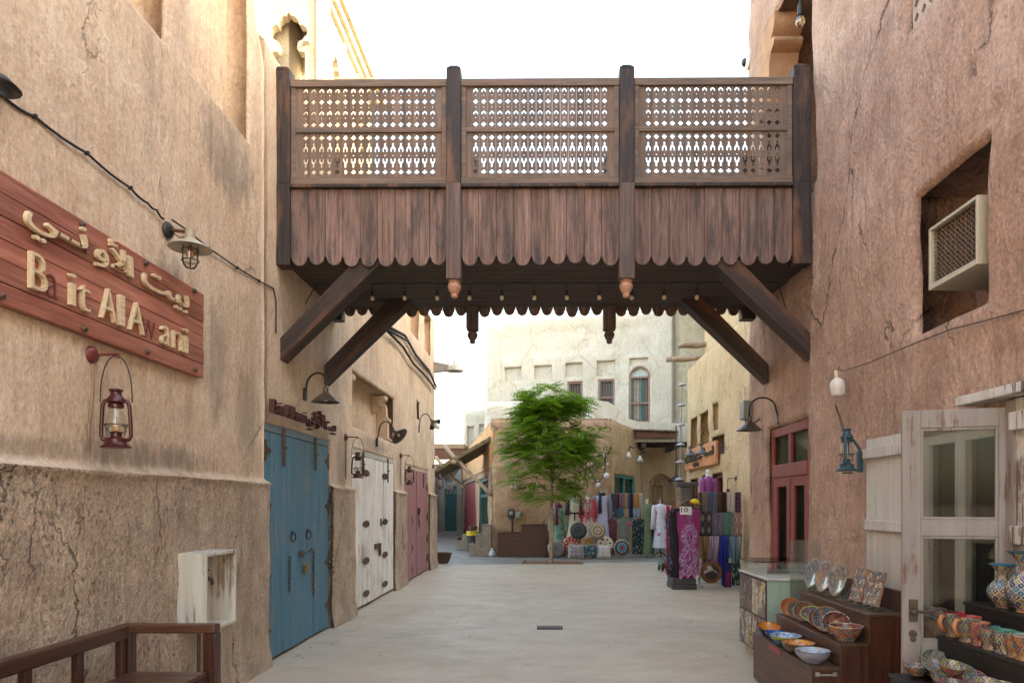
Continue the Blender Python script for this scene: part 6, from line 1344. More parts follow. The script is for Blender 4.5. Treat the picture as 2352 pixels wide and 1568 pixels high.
for a, b, c, l in ((1005, 1108, cloth('charcoal scarf', [(.06, .06, .075)], 'plain'), 'charcoal scarf at the left of the upper rail by the house'), (1110, 1134, cloth('crimson scarf', [(.18, .01, .03)], 'plain'), 'narrow crimson scarf on the upper rail by the house'), (1136, 1214, cloth('mauve scarf', [(.22, .12, .15)], 'plain'), 'mauve scarf on the upper rail by the house'), (1216, 1258, cloth('leopard scarf', [(.42, .28, .13), (.06, .04, .03), (.35, .2, .1)], 'speckle', 12), 'leopard spotted scarf on the upper rail by the house'), (1260, 1298, cloth('blue grey scarf', [(.09, .10, .17)], 'plain'), 'blue grey scarf on the upper rail by the house'), (1300, 1344, cloth('navy scarf', [(.015, .02, .06)], 'plain'), 'navy scarf on the upper rail by the house'), (1346, 1432, cloth('ochre scarf', [(.45, .19, .05), (.36, .16, .04)], 'stripes', 3), 'ochre orange scarf on the upper rail by the house'), (1440, 1484, cloth('pale scarf', [(.5, .48, .45)], 'plain'), 'pale scarf at the right end of the upper rail by the house')):
    scarf(l, X4(a), X4(b), zt_ + .012, Z4(542), YM, c, g2, amp=.009, k=4)
for a, b, c, l in ((1000, 1112, cloth('black white scarf', [(.03, .03, .035), (.45, .42, .42), (.2, .18, .18)], 'floral', 9), 'black and white flowered scarf on the second rail'), (1116, 1196, cloth('petrol scarf', [(.02, .08, .14), (.05, .18, .24)], 'paisley', 4), 'petrol blue scarf on the second rail'), (1200, 1280, cloth('brown leopard scarf', [(.36, .26, .15), (.08, .05, .03)], 'speckle', 10), 'brown spotted scarf on the second rail'), (1284, 1338, cloth('deep navy scarf', [(.015, .018, .05)], 'plain'), 'deep navy scarf on the second rail'), (1342, 1440, cloth('blue lace scarf', [(.30, .36, .45), (.03, .08, .2)], 'paisley', 5), 'white and blue lace scarf on the second rail')):
    scarf(l, X4(a), X4(b), zm_ + .012, Z4(688), YM - .01, c, g2, amp=.008, k=3)
def hung(label, cx0, cx1, cy0, cy1, mat, Y=YM - .06, neck=True):
    """garment on a wooden hanger: body with short sleeves, neckline, side seams"""
    xa_, xb_ = X4(cx0), X4(cx1); c = (xa_ + xb_) / 2; h = (xb_ - xa_) / 2; z1, z0 = Z4(cy0), Z4(cy1); o = thing('hanging_garment', label, 'garment', (c, Y, z1), 0, 'garments hung in front of the rack'); m = MB()
    def fn(a, b, sg):
        s = 2 * a - 1; wd = h * (.62 + .38 * sm(.72, .84, b)) if neck else h; top_ = z1 - .10 * abs(s) ** 1.3 - (.06 * max(0, 1 - abs(s) * 4) if neck and sg < 0 else 0)
        return (c + s * wd * (1 - .0 * b), Y + sg * (.045 * (1 - s * s) + .012 * math.sin(7 * s + 4 * b) * (1 - b) + .004), z0 + (top_ - z0) * b)
    m.sheet(lambda a, b: fn(a, b, -1), 22, 22); m.sheet(lambda a, b: fn(1 - a, b, 1), 22, 22); m.build('cloth', mat, o, smooth=True)
    MB().tube([(c - h * .6, Y, z1 - .06), (c - h * .2, Y, z1 + .005), (c, Y, z1 + .02), (c + h * .2, Y, z1 + .005), (c + h * .6, Y, z1 - .06)], .012, 6).tube([(c, Y, z1 + .02), (c, Y, z1 + .06), (c + .02, Y, z1 + .075)], .004, 5).build('hanger', flat('hanger wood', (.35, .13, .05), .4), o); return o
hung('maroon flowered cloth hanging below the rack', 935, 1095, 690, 1230, cloth('maroon floral', [(.10, .02, .04), (.3, .12, .14), (.35, .25, .22)], 'speckle', 16), neck=False)
hung('dark green black flowered skirt hanging under the rack on the right', 1325, 1535, 690, 1225, cloth('black green floral', [(.012, .018, .02), (.06, .16, .13), (.3, .3, .3), (.05, .1, .12)], 'floral', 12), neck=False)
hung('grey green kaftan with pink flowers on a wooden hanger', 1088, 1332, 672, 1060, cloth('green pink floral', [(.12, .18, .15), (.48, .06, .17), (.14, .24, .18), (.42, .08, .15)], 'floral', 6), Y=YM - .12)
hung('navy skirt with white flowers behind the green dress', 1590, 1660, 560, 1235, cloth('navy white floral', [(.01, .015, .03), (.35, .4, .42), (.05, .2, .25)], 'speckle', 9), Y=YM + .05, neck=False)
# ------------------------------------------------------------------ stepped boxes, electrics, festoon on the brown wall
C3 = lambda x, y: ((1060 + x / 4.2375) / 1.08844, (1050 + y / 4.2375) / 1.08844)
def c3(x, y, Y): return PY(*C3(x, y), Y)
Y5 = 19.7
def stepbox(name, label, pts, Y, dep, mat, cat='display stand'):
    P = [(c3(x, y, Y).x, max(0, c3(x, y, Y).z)) for x, y in pts]; P = [(x, 0 if z < .06 else z) for x, z in P]; o = thing(name, label, cat, (P[0][0], Y, 0)); MB().prism(P, Y, Y + dep).build('body', mat, o, bevel=.008)
    tops = sorted({round(z, 2) for _, z in P if z > 0})
    for (xa_, za_), (xb_, zb_) in zip(P, P[1:]):
        if abs(za_ - zb_) < .03 and za_ > .05: MB().box((min(xa_, xb_) - .008, Y - .012, za_ + .002), (max(xa_, xb_) + .008, Y + dep + .008, za_ + .02)).build('tread', mat, o, bevel=.003)
    return o
stepbox('stepped_box', 'large dark red stepped display box between the meters and the stake', [(780, 1448), (1302, 1448), (1302, 1110), (1030, 1110), (1030, 1196), (780, 1196)], 19.7, .45, wood('mahogany board', (.055, .014, .009), (.10, .03, .02), None, 'x', .4))
M_bei = flat('beige painted board', (.26, .20, .15), .7)
stepbox('stepped_box', 'beige stepped display box at the corner of the brown house', [(475, 1425), (712, 1425), (712, 1112), (612, 1112), (612, 1212), (545, 1212), (545, 1318), (475, 1318)], 19.9, .4, M_bei)
stepbox('stepped_box', 'smaller beige stepped box behind it in the alley', [(330, 1352), (470, 1352), (470, 1215), (402, 1215), (402, 1275), (330, 1275)], 22.6, .4, M_bei)
PTS = MB(); 
for i, (x, y, Y, r_, l) in enumerate(((365, 1272, 22.7, .08, 'left small brown pot on the small beige box'), (398, 1270, 22.75, .075, 'right small brown pot on the small beige box'), (535, 1315, 20.05, .06, 'tiny brown pot on the lowest beige step'), (505, 1168, 21.6, .1, 'dark pot on the yellow bin, left of its twin'), (535, 1165, 21.6, .1, 'dark pot on the yellow bin, right of its twin'))):
    p = c3(x, y, Y); o = thing('clay_pot', l, 'pot', (p.x, Y, p.z), 0, 'brown pots by the alley'); MB().lathe([(0, 0), (r_ * .6, 0), (r_ * .9, r_ * .5), (r_, r_ * .9), (r_ * .9, r_ * 1.3), (r_ * .95, r_ * 1.4), (r_ * .8, r_ * 1.35), (r_ * .6, r_)], 18).build('body', flat('brown glazed clay', (.09, .04, .03), .4), o, smooth=True, world=False)
p = c3(520, 1300, 21.6); BI = thing('yellow_bin', 'black bin with a yellow lid beside the beige steps', 'bin', (p.x, 21.6, 0)); w_ = .2
MB().loft([(0, w_ * .8, w_ * .8, p.x, 21.6), (c3(520, 1218, 21.6).z, w_, w_, p.x, 21.6)], 20, cap=True).build('body', M_black, BI); z_ = c3(520, 1218, 21.6).z
MB().loft([(z_, w_ * 1.05, w_ * 1.05, p.x, 21.6), (z_ + .12, w_ * 1.08, w_ * 1.08, p.x, 21.6), (c3(520, 1172, 21.6).z, w_ * .8, w_ * .8, p.x, 21.6)], 20, cap=True).build('lid', flat('yellow plastic', (.55, .38, .02), .4), BI)
p = c3(724, 1410, 19.9); o = thing('plastic_bag', 'crumpled white plastic bag between the stepped boxes', 'bag', (p.x, 19.9, .0)); MB().lathe([(0, 0), (.08, .01), (.10, .07), (.07, .14), (.03, .2), (.05, .25), (0, .24)], 18, wob=lambda t, i: 1 + .2 * math.sin(5 * t + i * 2)).build('body', flat('white plastic film', (.6, .62, .64), .3), o, smooth=True, world=False)
for cx, cy, w_, h_, c, l in ((923, 988, .19, .26, (.035, .035, .04), 'black electric meter box on the brown wall'), (999, 1003, .17, .2, (.25, .28, .22), 'grey green electric box right of the black one'), (948, 690, .13, .17, (.6, .58, .52), 'small white switch box higher on the brown wall')):
    p = c3(cx, cy, 20.2); o = thing('electric_box', l, 'electric box', (p.x, 20.2, p.z)); MB().cbox((p.x, 20.2, p.z), (w_, .14, h_)).build('case', flat('box paint', c, .5), o, bevel=.02); MB().cbox((p.x, 20.12, p.z + .02), (w_ * .5, .03, h_ * .4)).build('meter_window', flat('grey window', (.3, .3, .3), .3), o)
a, b = c3(935, 1020, 20.19), c3(935, 1180, 20.19); cable('conduit_pipe', 'black pipe running down from the meter box', [a, b, Vector((b.x, 20.19, .05))], .03, cat='pipe')
C6 = lambda x, y: PY((1400 + x / 7.128) / 1.08844, (1040 + y / 7.128) / 1.08844, 20.2)
FS = thing('festoon_lights', 'looping black festoon cable with small bulbs across the brown wall', 'string lights', (1, 20.2, 2.5))
loops = [[(350, 780), (560, 750), (760, 680), (880, 640), (925, 530)], [(350, 770), (600, 735), (800, 665), (900, 650)], [(330, 915), (430, 860), (520, 790), (570, 760)], [(570, 760), (600, 840), (650, 895), (710, 905), (770, 860), (800, 760), (815, 690)], [(815, 690), (800, 900), (790, 1020), (740, 1110), (670, 1190), (620, 1140), (560, 1010), (520, 925), (470, 980), (420, 1100), (340, 1170)], [(430, 950), (520, 905), (640, 890)], [(690, 620), (715, 560)], [(440, 1090), (490, 1180), (497, 1260)]]
for L in loops:
    P = [C6(*q) for q in L]; Q = []
    for i in range(len(P) - 1):
        for k in range(3): t = k / 3; Q.append(P[i].lerp(P[i + 1], t) + Vector((0, -.02 * math.sin(3 * t), 0)))
    MB().tube(Q + [P[-1]], .014, 5).build('wire', M_cable, FS)
for x, y in ((770, 685), (500, 860), (570, 835), (640, 900), (770, 905), (850, 845), (500, 990), (545, 1045), (390, 1160), (690, 615)): p = C6(x, y); MB().lathe([(0, -.05), (.03, -.035), (.032, -.015), (.018, .01), (.02, .04), (0, .04)], 10, (p.x, 20.16, p.z)).build('bulb', M_bulb, FS, smooth=True)
for x, y, r_ in ((825, 1062, .09), (680, 1230, .075)): p = C6(x, y); MB().lathe([(0, -r_), (r_ * .6, -r_ * .8), (r_, 0), (r_ * .7, r_ * .7), (r_ * .3, r_), (0, r_)], 16, (p.x, 20.12, p.z)).build('globe_bulb', flat('white globe', (.72, .7, .66), .3), FS, smooth=True)
for k, (cx, cy) in enumerate(((1222, 700), (1425, 765))):
    p = PY((1400 + cx / 7.128) / 1.08844, (1040 + cy / 7.128) / 1.08844, 20.9 + .5 * k); o = thing('floodlight_shade', ['white cone lamp shade on the side wall, nearer the corner', 'white cone lamp shade on the side wall, deeper in the lane'][k], 'wall lamp', p, 0, 'white cone lamps')
    MB().lathe([(.02, .11), (.035, .09), (.115, -.08), (.11, -.08)], 20, tuple(p), RZ(0)).build('lamp_shade', flat('white enamel', (.7, .7, .66), .4), o, smooth=True); MB().tube([p + Vector((0, 0, .15)), p + Vector((.05, .06, .28)), p + Vector((.2, .25, .24))], .02, 6).build('arm', M_black, o)

# ------------------------------------------------------------------ kaftan rack, scarf grid and smaller goods in front of the sand building
C5 = lambda x, y, Y: PY((1600 + x / 3.92) / 1.08844, (1100 + y / 3.92) / 1.08844, Y)
YK = 12.35
def kaftan_mat():
    m, nt, b, tc = newmat('magenta kaftan print', .6); s_ = nd(nt, 'SeparateXYZ', {0: tc.outputs['UV']}); u, v = s_.outputs[0], s_.outputs[1]
    x = mth(nt, 'ABSOLUTE', mth(nt, 'SUBTRACT', u, .5)); y = v
    P = nd(nt, 'CombineXYZ', {0: mth(nt, 'MULTIPLY', x, 3.), 1: mth(nt, 'MULTIPLY', y, 7.)}).outputs[0]
    n = noi(nt, P, 2.2, 3, .6); vo = nd(nt, 'TexVoronoi', {'Vector': P, 'Scale': 3.2}, feature='SMOOTH_F1').outputs[0]
    def med(cy, ry, rx):       # pointed medallion distance
        dy = mth(nt, 'DIVIDE', mth(nt, 'ABSOLUTE', mth(nt, 'SUBTRACT', y, cy)), ry); dx = mth(nt, 'DIVIDE', x, rx)
        return mth(nt, 'ADD', mth(nt, 'ADD', dx, mth(nt, 'POWER', dy, 1.5)), mth(nt, 'MULTIPLY', mth(nt, 'SUBTRACT', n, .5), .25))
    d = mth(nt, 'MINIMUM', med(.60, .15, .20), med(.29, .15, .26))
    col = mix(nt, ramp(nt, y, [(0, 0), (.7, 1)]), (.16, .006, .095), (.25, .009, .135))
    lace = ramp(nt, mth(nt, 'SINE', mth(nt, 'MULTIPLY', vo, 22.)), [(.2, 0), (.5, 1)])
    pale = (.42, .30, .46)
    def band(lo, hi): return mth(nt, 'MULTIPLY', mth(nt, 'GREATER_THAN', d, lo), mth(nt, 'LESS_THAN', d, hi))
    col = mix(nt, mth(nt, 'LESS_THAN', d, .85), col, (.12, .01, .12)); col = mix(nt, mth(nt, 'MULTIPLY', band(.2, .75), lace), col, (.5, .12, .4)); col = mix(nt, mth(nt, 'LESS_THAN', d, .14), col, pale)
    col = mix(nt, band(.85, 1.02), col, pale); col = mix(nt, mth(nt, 'MULTIPLY', mth(nt, 'MULTIPLY', band(1.08, 2.1), lace), mth(nt, 'LESS_THAN', y, .80)), col, pale)
    edge = mth(nt, 'LESS_THAN', y, .12); col = mix(nt, mth(nt, 'MULTIPLY', edge, lace), col, pale); col = mix(nt, mth(nt, 'MULTIPLY', mth(nt, 'LESS_THAN', y, .055), mth(nt, 'SUBTRACT', 1., lace)), col, (.35, .02, .22))
    vn = mth(nt, 'ADD', mth(nt, 'DIVIDE', x, .22), mth(nt, 'DIVIDE', mth(nt, 'SUBTRACT', 1., y), .22)); col = mix(nt, mth(nt, 'MULTIPLY', mth(nt, 'LESS_THAN', vn, 1.), mth(nt, 'ADD', .35, mth(nt, 'MULTIPLY', lace, .6))), col, (.30, .16, .34))
    setc(nt, b, col); b.inputs['Sheen Weight'].default_value = .3; return m
def kaftan(label, x0, x1, z1, z0, Y, mat, bow=.05, group='kaftans on the stand', lean=0., w2=None):
    c, h = (x0 + x1) / 2, (x1 - x0) / 2; o = thing('hanging_kaftan', label, 'kaftan', (c, Y, z1), 0, group); m = MB()
    def fn(a, b, sg):
        s = 2 * a - 1; top_ = z1 - .07 * abs(s) ** 1.5 - (.08 * max(0, 1 - abs(s) * 3.5) if sg < 0 else 0)
        wd = h * (.84 + .16 * sm(.55, .8, b)); hem = .03 * math.sin(9 * s) + .02 * s
        return (c + s * wd + lean * (1 - b), Y + sg * (bow * (1 - s * s) ** .7 + .014 * math.sin(9 * s + 3 * b) * (1 - b) + .004), z0 + hem * (1 - b) + (top_ - z0) * b)
    m.sheet(lambda a, b: fn(a, b, -1), 30, 30); m.sheet(lambda a, b: fn(1 - a, b, 1), 30, 30); m.build('cloth', mat, o, smooth=True); return o
pa, pb = C5(352, 700, YK), C5(582, 1335, YK); zt_ = C5(460, 662, YK).z; zb_ = C5(460, 1330, YK).z
kaftan('magenta printed kaftan with pale medallions facing the street', pa.x, pb.x, zt_, zb_, YK - .1, kaftan_mat(), .06)
others = [(-.06, .08, cloth('black kaftan cloth', [(.012, .01, .012)], 'plain'), 'black kaftan right behind the magenta one'), (-.09, .2, cloth('dark flowered kaftan', [(.02, .015, .02), (.25, .02, .06), (.2, .2, .22), (.02, .03, .1)], 'floral', 9), 'dark flowered kaftan behind the black one'), (-.12, .3, cloth('black paisley kaftan', [(.02, .015, .02), (.14, .12, .14), (.03, .05, .25)], 'paisley', 7), 'black and grey paisley kaftan on the left side'), (-.13, .4, cloth('crimson kaftan', [(.28, .015, .04), (.1, .01, .03)], 'paisley', 5), 'crimson kaftan at the back of the stand')]
for dx, dy, mt, l in others: kaftan(l, pa.x + dx * .8, pb.x - .05 + dx * .5, zt_ - .01, zb_ - .01 + dy * .08, YK + dy, mt, .05, lean=-.03)
xw = [C5(k, 0, YK + .25).x for k in (405, 502, 352, 560)]
KP = thing('garment_post', 'grey weathered timber post with a crossbar and block foot carrying the kaftans', 'garment stand', ((xw[0] + xw[1]) / 2, YK + .25, 0)); M_gw = wood('grey weathered timber', (.07, .07, .075), (.13, .125, .125), (.04, .035, .035), 'z', .8); M_gwx = wood('grey weathered beam', (.05, .05, .055), (.10, .095, .095), None, 'x', .8)
MB().box((xw[0], YK + .15, .1), (xw[1], YK + .35, C5(450, 456, YK + .25).z)).build('post', M_gw, KP, bevel=.01)
MB().box((xw[2], YK + .12, C5(450, 456, YK + .25).z + .002), (xw[3], YK + .38, C5(450, 410, YK + .25).z)).build('crossbar', M_gwx, KP, bevel=.012)
MB().box((C5(310, 0, YK).x, YK - .05, 0), (C5(552, 0, YK).x, YK + .5, .098)).box((C5(310, 0, YK).x + .01, YK - .04, .1), (C5(552, 0, YK).x - .01, YK + .49, C5(450, 1350, YK).z)).build('foot', M_gwx, KP, bevel=.01)
MB().tube([C5(305, 588, YK + .1), C5(400, 566, YK + .1)], .012, 6).tube([C5(345, 655, YK - .12), C5(420, 610, YK - .12), C5(462, 585, YK - .12), C5(520, 625, YK - .12), C5(560, 660, YK - .12)], .016, 6).tube([C5(462, 585, YK - .12), C5(455, 540, YK - .12), C5(470, 560, YK - .12)], .006, 5).build('hanger', flat('copper hanger', (.30, .11, .045), .35), KP)
a, b = C5(392, 728, YK - .19), C5(506, 650, YK - .19)
PS = thing('price_sign', 'white card with the number 10 pinned to the magenta kaftan', 'sign', ((a.x + b.x) / 2, YK - .19, a.z)); MB().box((a.x, YK - .19, a.z), (b.x, YK - .184, b.z)).build('card', flat('white card', (.78, .78, .80), .5, var=.03), PS)
MT = lambda x, y, z: Matrix(((1, 0, 0, x), (0, 0, -1, y), (0, 1, 0, z), (0, 0, 0, 1)))
text_mb('10', .115, .003, MT(a.x + .018, YK - .1905, a.z + .045), width=.125, offset=.012).build('numeral', M_black, PS); text_mb('AED', .024, .002, MT(b.x - .055, YK - .1905, a.z + .03), width=.04).build('small_print', flat('grey print', (.15, .15, .15)), PS)
p = C5(535, 620, YK - .05); o = thing('cotton_hat', 'yellow cap hooked on the rack beside the price card', 'cap', p); MB().lathe([(0, .09), (.05, .08), (.085, .04), (.095, 0), (.09, 0), (.05, .07)], 18, (0, 0, 0)).build('crown', flat('yellow cotton', (.70, .48, .03), .8), o, smooth=True, world=False); MB().lathe([(.05, .004), (.16, -.015), (.16, -.02), (.05, 0)], 12, (-.03, -.05, 0), None, math.pi, None).build('peak', flat('yellow peak', (.66, .45, .03), .8), o, smooth=True, world=False)
# red and white flag-like towels left of the kaftans
scarf('red and white scarf hanging left of the kaftans', C5(262, 0, 13).x, C5(316, 0, 13).x, C5(290, 640, 13).z, C5(290, 1190, 13).z, 13.0, cloth('red white cloth', [(.45, .02, .04), (.45, .02, .04), (.55, .5, .5)], 'stripes', 1.2), 'cloths by the kaftans', amp=.02)
# scarf grid
YS = 12.75; sx_ = lambda k: C5(k, 0, YS).x; sz_ = lambda k: C5(800, k, YS).z
GR = thing('scarf_grid', 'wire grid stand covered in three rows of scarves by the right wall', 'rack', (sx_(780), YS, 0)); m = MB()
for k in np.linspace(580, 985, 14): m.tube([(sx_(k), YS + .03, .02), (sx_(k), YS + .03, sz_(512))], .004, 5)
for z in np.linspace(.06, sz_(512), 15): m.tube([(sx_(580), YS + .03, z), (sx_(985), YS + .03, z)], .004, 5)
m.build('grid', flat('grid wire', (.12, .12, .12), .4), GR); m = MB()
for k in (585, 980): m.tube([(sx_(k), YS + .03, sz_(512)), (sx_(k), YS + .03, .03)], .014, 6).tube([(sx_(k), YS - .3, .012), (sx_(k), YS + .35, .012)], .014, 6).tube([(sx_(k), YS - .28, .015), (sx_(k), YS + .02, .35)], .012, 6)
for r_ in (512, 710, 940): m.tube([(sx_(572), YS, sz_(r_)), (sx_(992), YS, sz_(r_))], .009, 6)
m.build('frame', flat('pale metal', (.45, .42, .36), .4), GR)
gA, gB, gC_ = 'scarves on the top rail of the wire grid', 'scarves on the middle rail of the wire grid', 'knotted scarves on the low rail of the wire grid'
for a, b, mt, l in ((575, 604, cloth('taupe scarf', [(.14, .11, .10)], 'plain'), 'narrow taupe scarf, leftmost on the top rail of the grid'), (605, 664, cloth('tan lace scarf', [(.25, .2, .17), (.16, .12, .1)], 'paisley', 6), 'tan lace scarf on the top rail of the grid'), (666, 716, cloth('blue lace scarf', [(.08, .10, .18), (.16, .18, .26)], 'paisley', 7), 'slate blue lace scarf on the top rail of the grid'), (717, 754, cloth('steel scarf', [(.16, .19, .24)], 'plain'), 'plain steel grey scarf on the top rail of the grid'), (755, 796, cloth('cocoa scarf', [(.13, .06, .04)], 'plain'), 'cocoa brown scarf on the top rail of the grid'), (797, 846, cloth('dark brown scarf', [(.05, .022, .015)], 'plain'), 'very dark brown scarf on the top rail of the grid'), (847, 935, cloth('cream scarf', [(.56, .50, .45)], 'plain'), 'wide cream scarf on the top rail of the grid'), (937, 988, cloth('plum paisley scarf', [(.07, .02, .05), (.22, .14, .2)], 'paisley', 5), 'plum paisley scarf at the right end of the top rail')):
    scarf(l, sx_(a), sx_(b), sz_(511) + .008, sz_(706), YS - .014, mt, gA, amp=.007, k=4)
for a, b, mt, l in ((580, 706, cloth('grey lozenge scarf', [(.20, .19, .19), (.015, .014, .015), (.06, .055, .06)], 'diamonds', 2., sx=1.), 'black scarf with grey lozenges on the middle rail'), (707, 802, cloth('mauve grey scarf', [(.12, .10, .15), (.22, .2, .25)], 'paisley', 9), 'mauve grey patterned scarf on the middle rail'), (803, 912, cloth('teal gold scarf', [(.05, .20, .23), (.24, .2, .1)], 'paisley', 7), 'teal scarf with gold flecks on the middle rail'), (913, 992, cloth('rose scallop scarf', [(.32, .14, .12), (.55, .48, .4), (.36, .18, .15)], 'diamonds', 2.2), 'rose scarf with cream scallops on the middle rail')):
    scarf(l, sx_(a), sx_(b), sz_(709) + .008, sz_(938), YS - .02, mt, gB, amp=.007, k=4)
for a, b, z0_, mt, l in ((578, 668, 1205, cloth('bronze striped silk', [(.26, .12, .04), (.40, .32, .2), (.22, .1, .04), (.3, .15, .06)], 'stripes', 2.5, .35), 'bronze striped silk scarf gathered on the low rail'), (668, 772, 1220, cloth('lilac striped silk', [(.36, .26, .36), (.5, .45, .5), (.22, .1, .2)], 'stripes', 4, .35), 'lilac striped silk scarf gathered on the low rail'), (768, 866, 1420, cloth('royal blue silk', [(.012, .03, .30)], 'plain', rough=.4), 'long royal blue scarf on the low rail'), (868, 992, 1210, cloth('steel blue silk', [(.10, .22, .32), (.25, .32, .36), (.35, .3, .2), (.06, .16, .26)], 'stripes', 2, .35), 'steel blue striped silk scarf gathered on the low rail')):
    scarf(l, sx_(a), sx_(b), sz_(940) + .008, sz_(z0_), YS - .04, mt, gC_, amp=.016, k=5, knot=True)
p = C5(698, 1292, YS - .12); o = thing('round_bag', 'round brown cowhide bag patterned in black and white under the scarves', 'bag', p); r_ = C5(805, 0, YS).x - C5(698, 0, YS).x
MB().lathe([(0, .05), (r_ * .5, .05), (r_ * .7, .045)], 28, M=RX(R(90))).build('face', cloth('cowhide patches', [(.06, .04, .035), (.45, .42, .38), (.05, .03, .03)], 'paisley', 2.2, uv=False), o, smooth=True, world=False); MB().lathe([(r_ * .7, .047), (r_ * .82, .055), (r_ * .96, .03), (r_, 0), (r_ * .9, -.04), (0, -.05)], 32, M=RX(R(90))).build('rim', flat('brown leather', (.20, .07, .025), .45), o, smooth=True, world=False)
p = C5(845, 1310, YS - .1); o = thing('printed_cloth', 'navy printed cloth with a pink and orange panel beneath the blue scarves', 'cloth', p); drape(o, 'cloth', sx_(806), sx_(886), sz_(1195), sz_(1430), YS - .1, flat('navy cloth', (.02, .03, .12), .9)); drape(o, 'panel', sx_(825), sx_(884), sz_(1290), sz_(1420), YS - .108, cloth('pink orange panel', [(.55, .03, .16), (.40, .12, .02)], 'plain'))
o = thing('printed_cloth', 'dark green printed cloth hanging lowest at the right of the grid', 'cloth', (sx_(925), YS - .06, .4)); drape(o, 'cloth', sx_(888), sx_(968), sz_(1200), sz_(1415), YS - .07, cloth('dark green print', [(.02, .06, .06), (.45, .4, .3), (.1, .25, .3)], 'floral', 4))
# purple dressed mannequin behind the grid
p = C5(668, 330, 13.6); w_ = C5(722, 0, 13.6).x - C5(612, 0, 13.6).x
mannequin('magenta purple jacket on a white form above the scarf grid', p.x, 13.6, p.z + .06, .2, w_ * .95, cloth('orchid satin', [(.30, .06, .26)], 'plain', rough=.35), flat('white neck form', (.7, .7, .72)), .5, group='mannequins by the scarf grid')
# elephant figurine
EP = PG(1523, 1311); EL = thing('elephant_figurine', 'small carved painted elephant standing on the street by the kaftans', 'figurine', (EP.x, EP.y, 0), R(15)); m = MB(); s_ = 1.
def blob(c, r, n=10): m.loft([(c[2] + r[2] * math.sin(t), r[0] * math.cos(t), r[1] * math.cos(t), c[0], c[1]) for t in np.linspace(-1.5, 1.5, 8)], n + 6, cap=True)
sk_v = [(0, .1, .16), (0, -.02, .17), (0, -.12, .19), (0, -.19, .20), (0, -.24, .15), (0, -.26, .08), (0, -.25, .03), (.05, -.07, .1), (.055, -.08, .01), (-.05, -.07, .1), (-.055, -.08, .01), (.05, .1, .1), (.055, .11, .01), (-.05, .1, .1), (-.055, .11, .01), (.09, -.15, .2), (-.09, -.15, .2), (0, .17, .12)]
sk_e = [(0, 1), (1, 2), (2, 3), (3, 4), (4, 5), (5, 6), (1, 7), (7, 8), (1, 9), (9, 10), (0, 11), (11, 12), (0, 13), (13, 14), (2, 15), (2, 16), (0, 17)]
sk_r = [.085, .09, .06, .065, .032, .024, .018, .038, .032, .038, .032, .042, .034, .042, .034, .03, .03, .012]
me = bpy.data.meshes.new('body'); me.from_pydata(sk_v, sk_e, []); o = bpy.data.objects.new('body', me); COL.objects.link(o); o.parent = EL
o.modifiers.new('skin', 'SKIN'); 
for i, d_ in enumerate(me.skin_vertices[0].data): d_.radius = (sk_r[i], sk_r[i]); d_.use_root = i == 0
o.modifiers.new('sub', 'SUBSURF').levels = 2; o.modifiers['sub'].render_levels = 2; me.materials.append(cloth('painted elephant', [(.06, .03, .02), (.25, .1, .05), (.05, .2, .22), (.2, .15, .1)], 'floral', 14, .4, uv=False))
MB().loft([(.16, .10, .12, 0, .05), (.25, .09, .10, 0, .05), (.27, .05, .06, 0, .05)], 16).build('saddle_cloth', cloth('teal saddle cloth', [(.03, .15, .16), (.25, .2, .1)], 'speckle', 20, uv=False), EL, smooth=True, world=False)
# ------------------------------------------------------------------ sand building fittings
S5 = lambda x, y, X=SX - .03: PX((1690 + x / 7.467) / 1.08844, (1050 + y / 7.467) / 1.08844, X)
a, b = S5(215, 940), S5(790, 575); y0_, y1_ = b.y, a.y
OS = thing('shop_sign', 'orange board sign with dark raised Latin and Arabic letters on the sand building', 'sign', (SX, (y0_ + y1_) / 2, a.z)); zb_ = a.z; zt_ = zb_ + .50
MB().box((SX - .09, y0_, zb_), (SX - .03, y1_, zt_)).build('board', wood('orange sign board', (.60, .24, .10), (.66, .30, .14), None, 'y', .6), OS, bevel=.01); MB().box((SX - .03, y0_ + .05, zb_ + .05), (SX + .1, y0_ + .1, zt_ - .05)).box((SX - .03, y1_ - .1, zb_ + .05), (SX + .1, y1_ - .05, zt_ - .05)).build('batten', M_wood, OS)
MR_ = lambda y, z, x: Matrix(((0, 0, -1, x), (-1, 0, 0, y), (0, 1, 0, z), (0, 0, 0, 1))); M_gl = flat('dark green letter', (.035, .045, .025), .6); L_ = y1_ - y0_
for s_, f0, f1, z, sz in (('BS', .03, .13, .17, .26), ('TIAIAIAN', .16, .46, .17, .26), ('\ufeaa\ufea7', .48, .62, .20, .22), ('\ufe8e\ufeb4\ufedf', .68, .96, .22, .24), ('\u0627\u0644\u0627\u0644', .33, .5, .06, .1)): text_mb(s_, sz, .03, MR_(y1_ - f0 * L_, zb_ + z, SX - .091), width=(f1 - f0) * L_, offset=.014).build('letter', M_gl, OS)
for k, (bx, by, tx_, ty_) in enumerate(((405, 580, 265, 690), (615, 510, 480, 655))):
    bs = S5(bx, by, SX); ap = S5(tx_, ty_ - 70, SX - .35); o = thing('sign_lamp', ['grey disc lamp over the left half of the orange sign', 'grey disc lamp over the right half of the orange sign'][k], 'wall lamp', bs, 0, 'grey lamps over the orange sign')
    MB().tube([bs, bs + Vector((-.12, .02, -.02)), bs + Vector((-.22, .05, .08)), ap + Vector((.02, 0, .18)), ap + Vector((0, 0, .12))], .012, 6).build('arm', M_black, o, smooth=True); MB().lathe([(.03, .12), (.04, .04), (.06, .02), (.135, -.03), (.14, -.05), (.12, -.04), (.04, .02)], 22, tuple(ap)).build('lamp_shade', flat('grey enamel', (.11, .11, .12), .4), o, smooth='auto'); MB().cbox(bs, (.06, .09, .14)).build('wall_plate', M_black, o, bevel=.01)
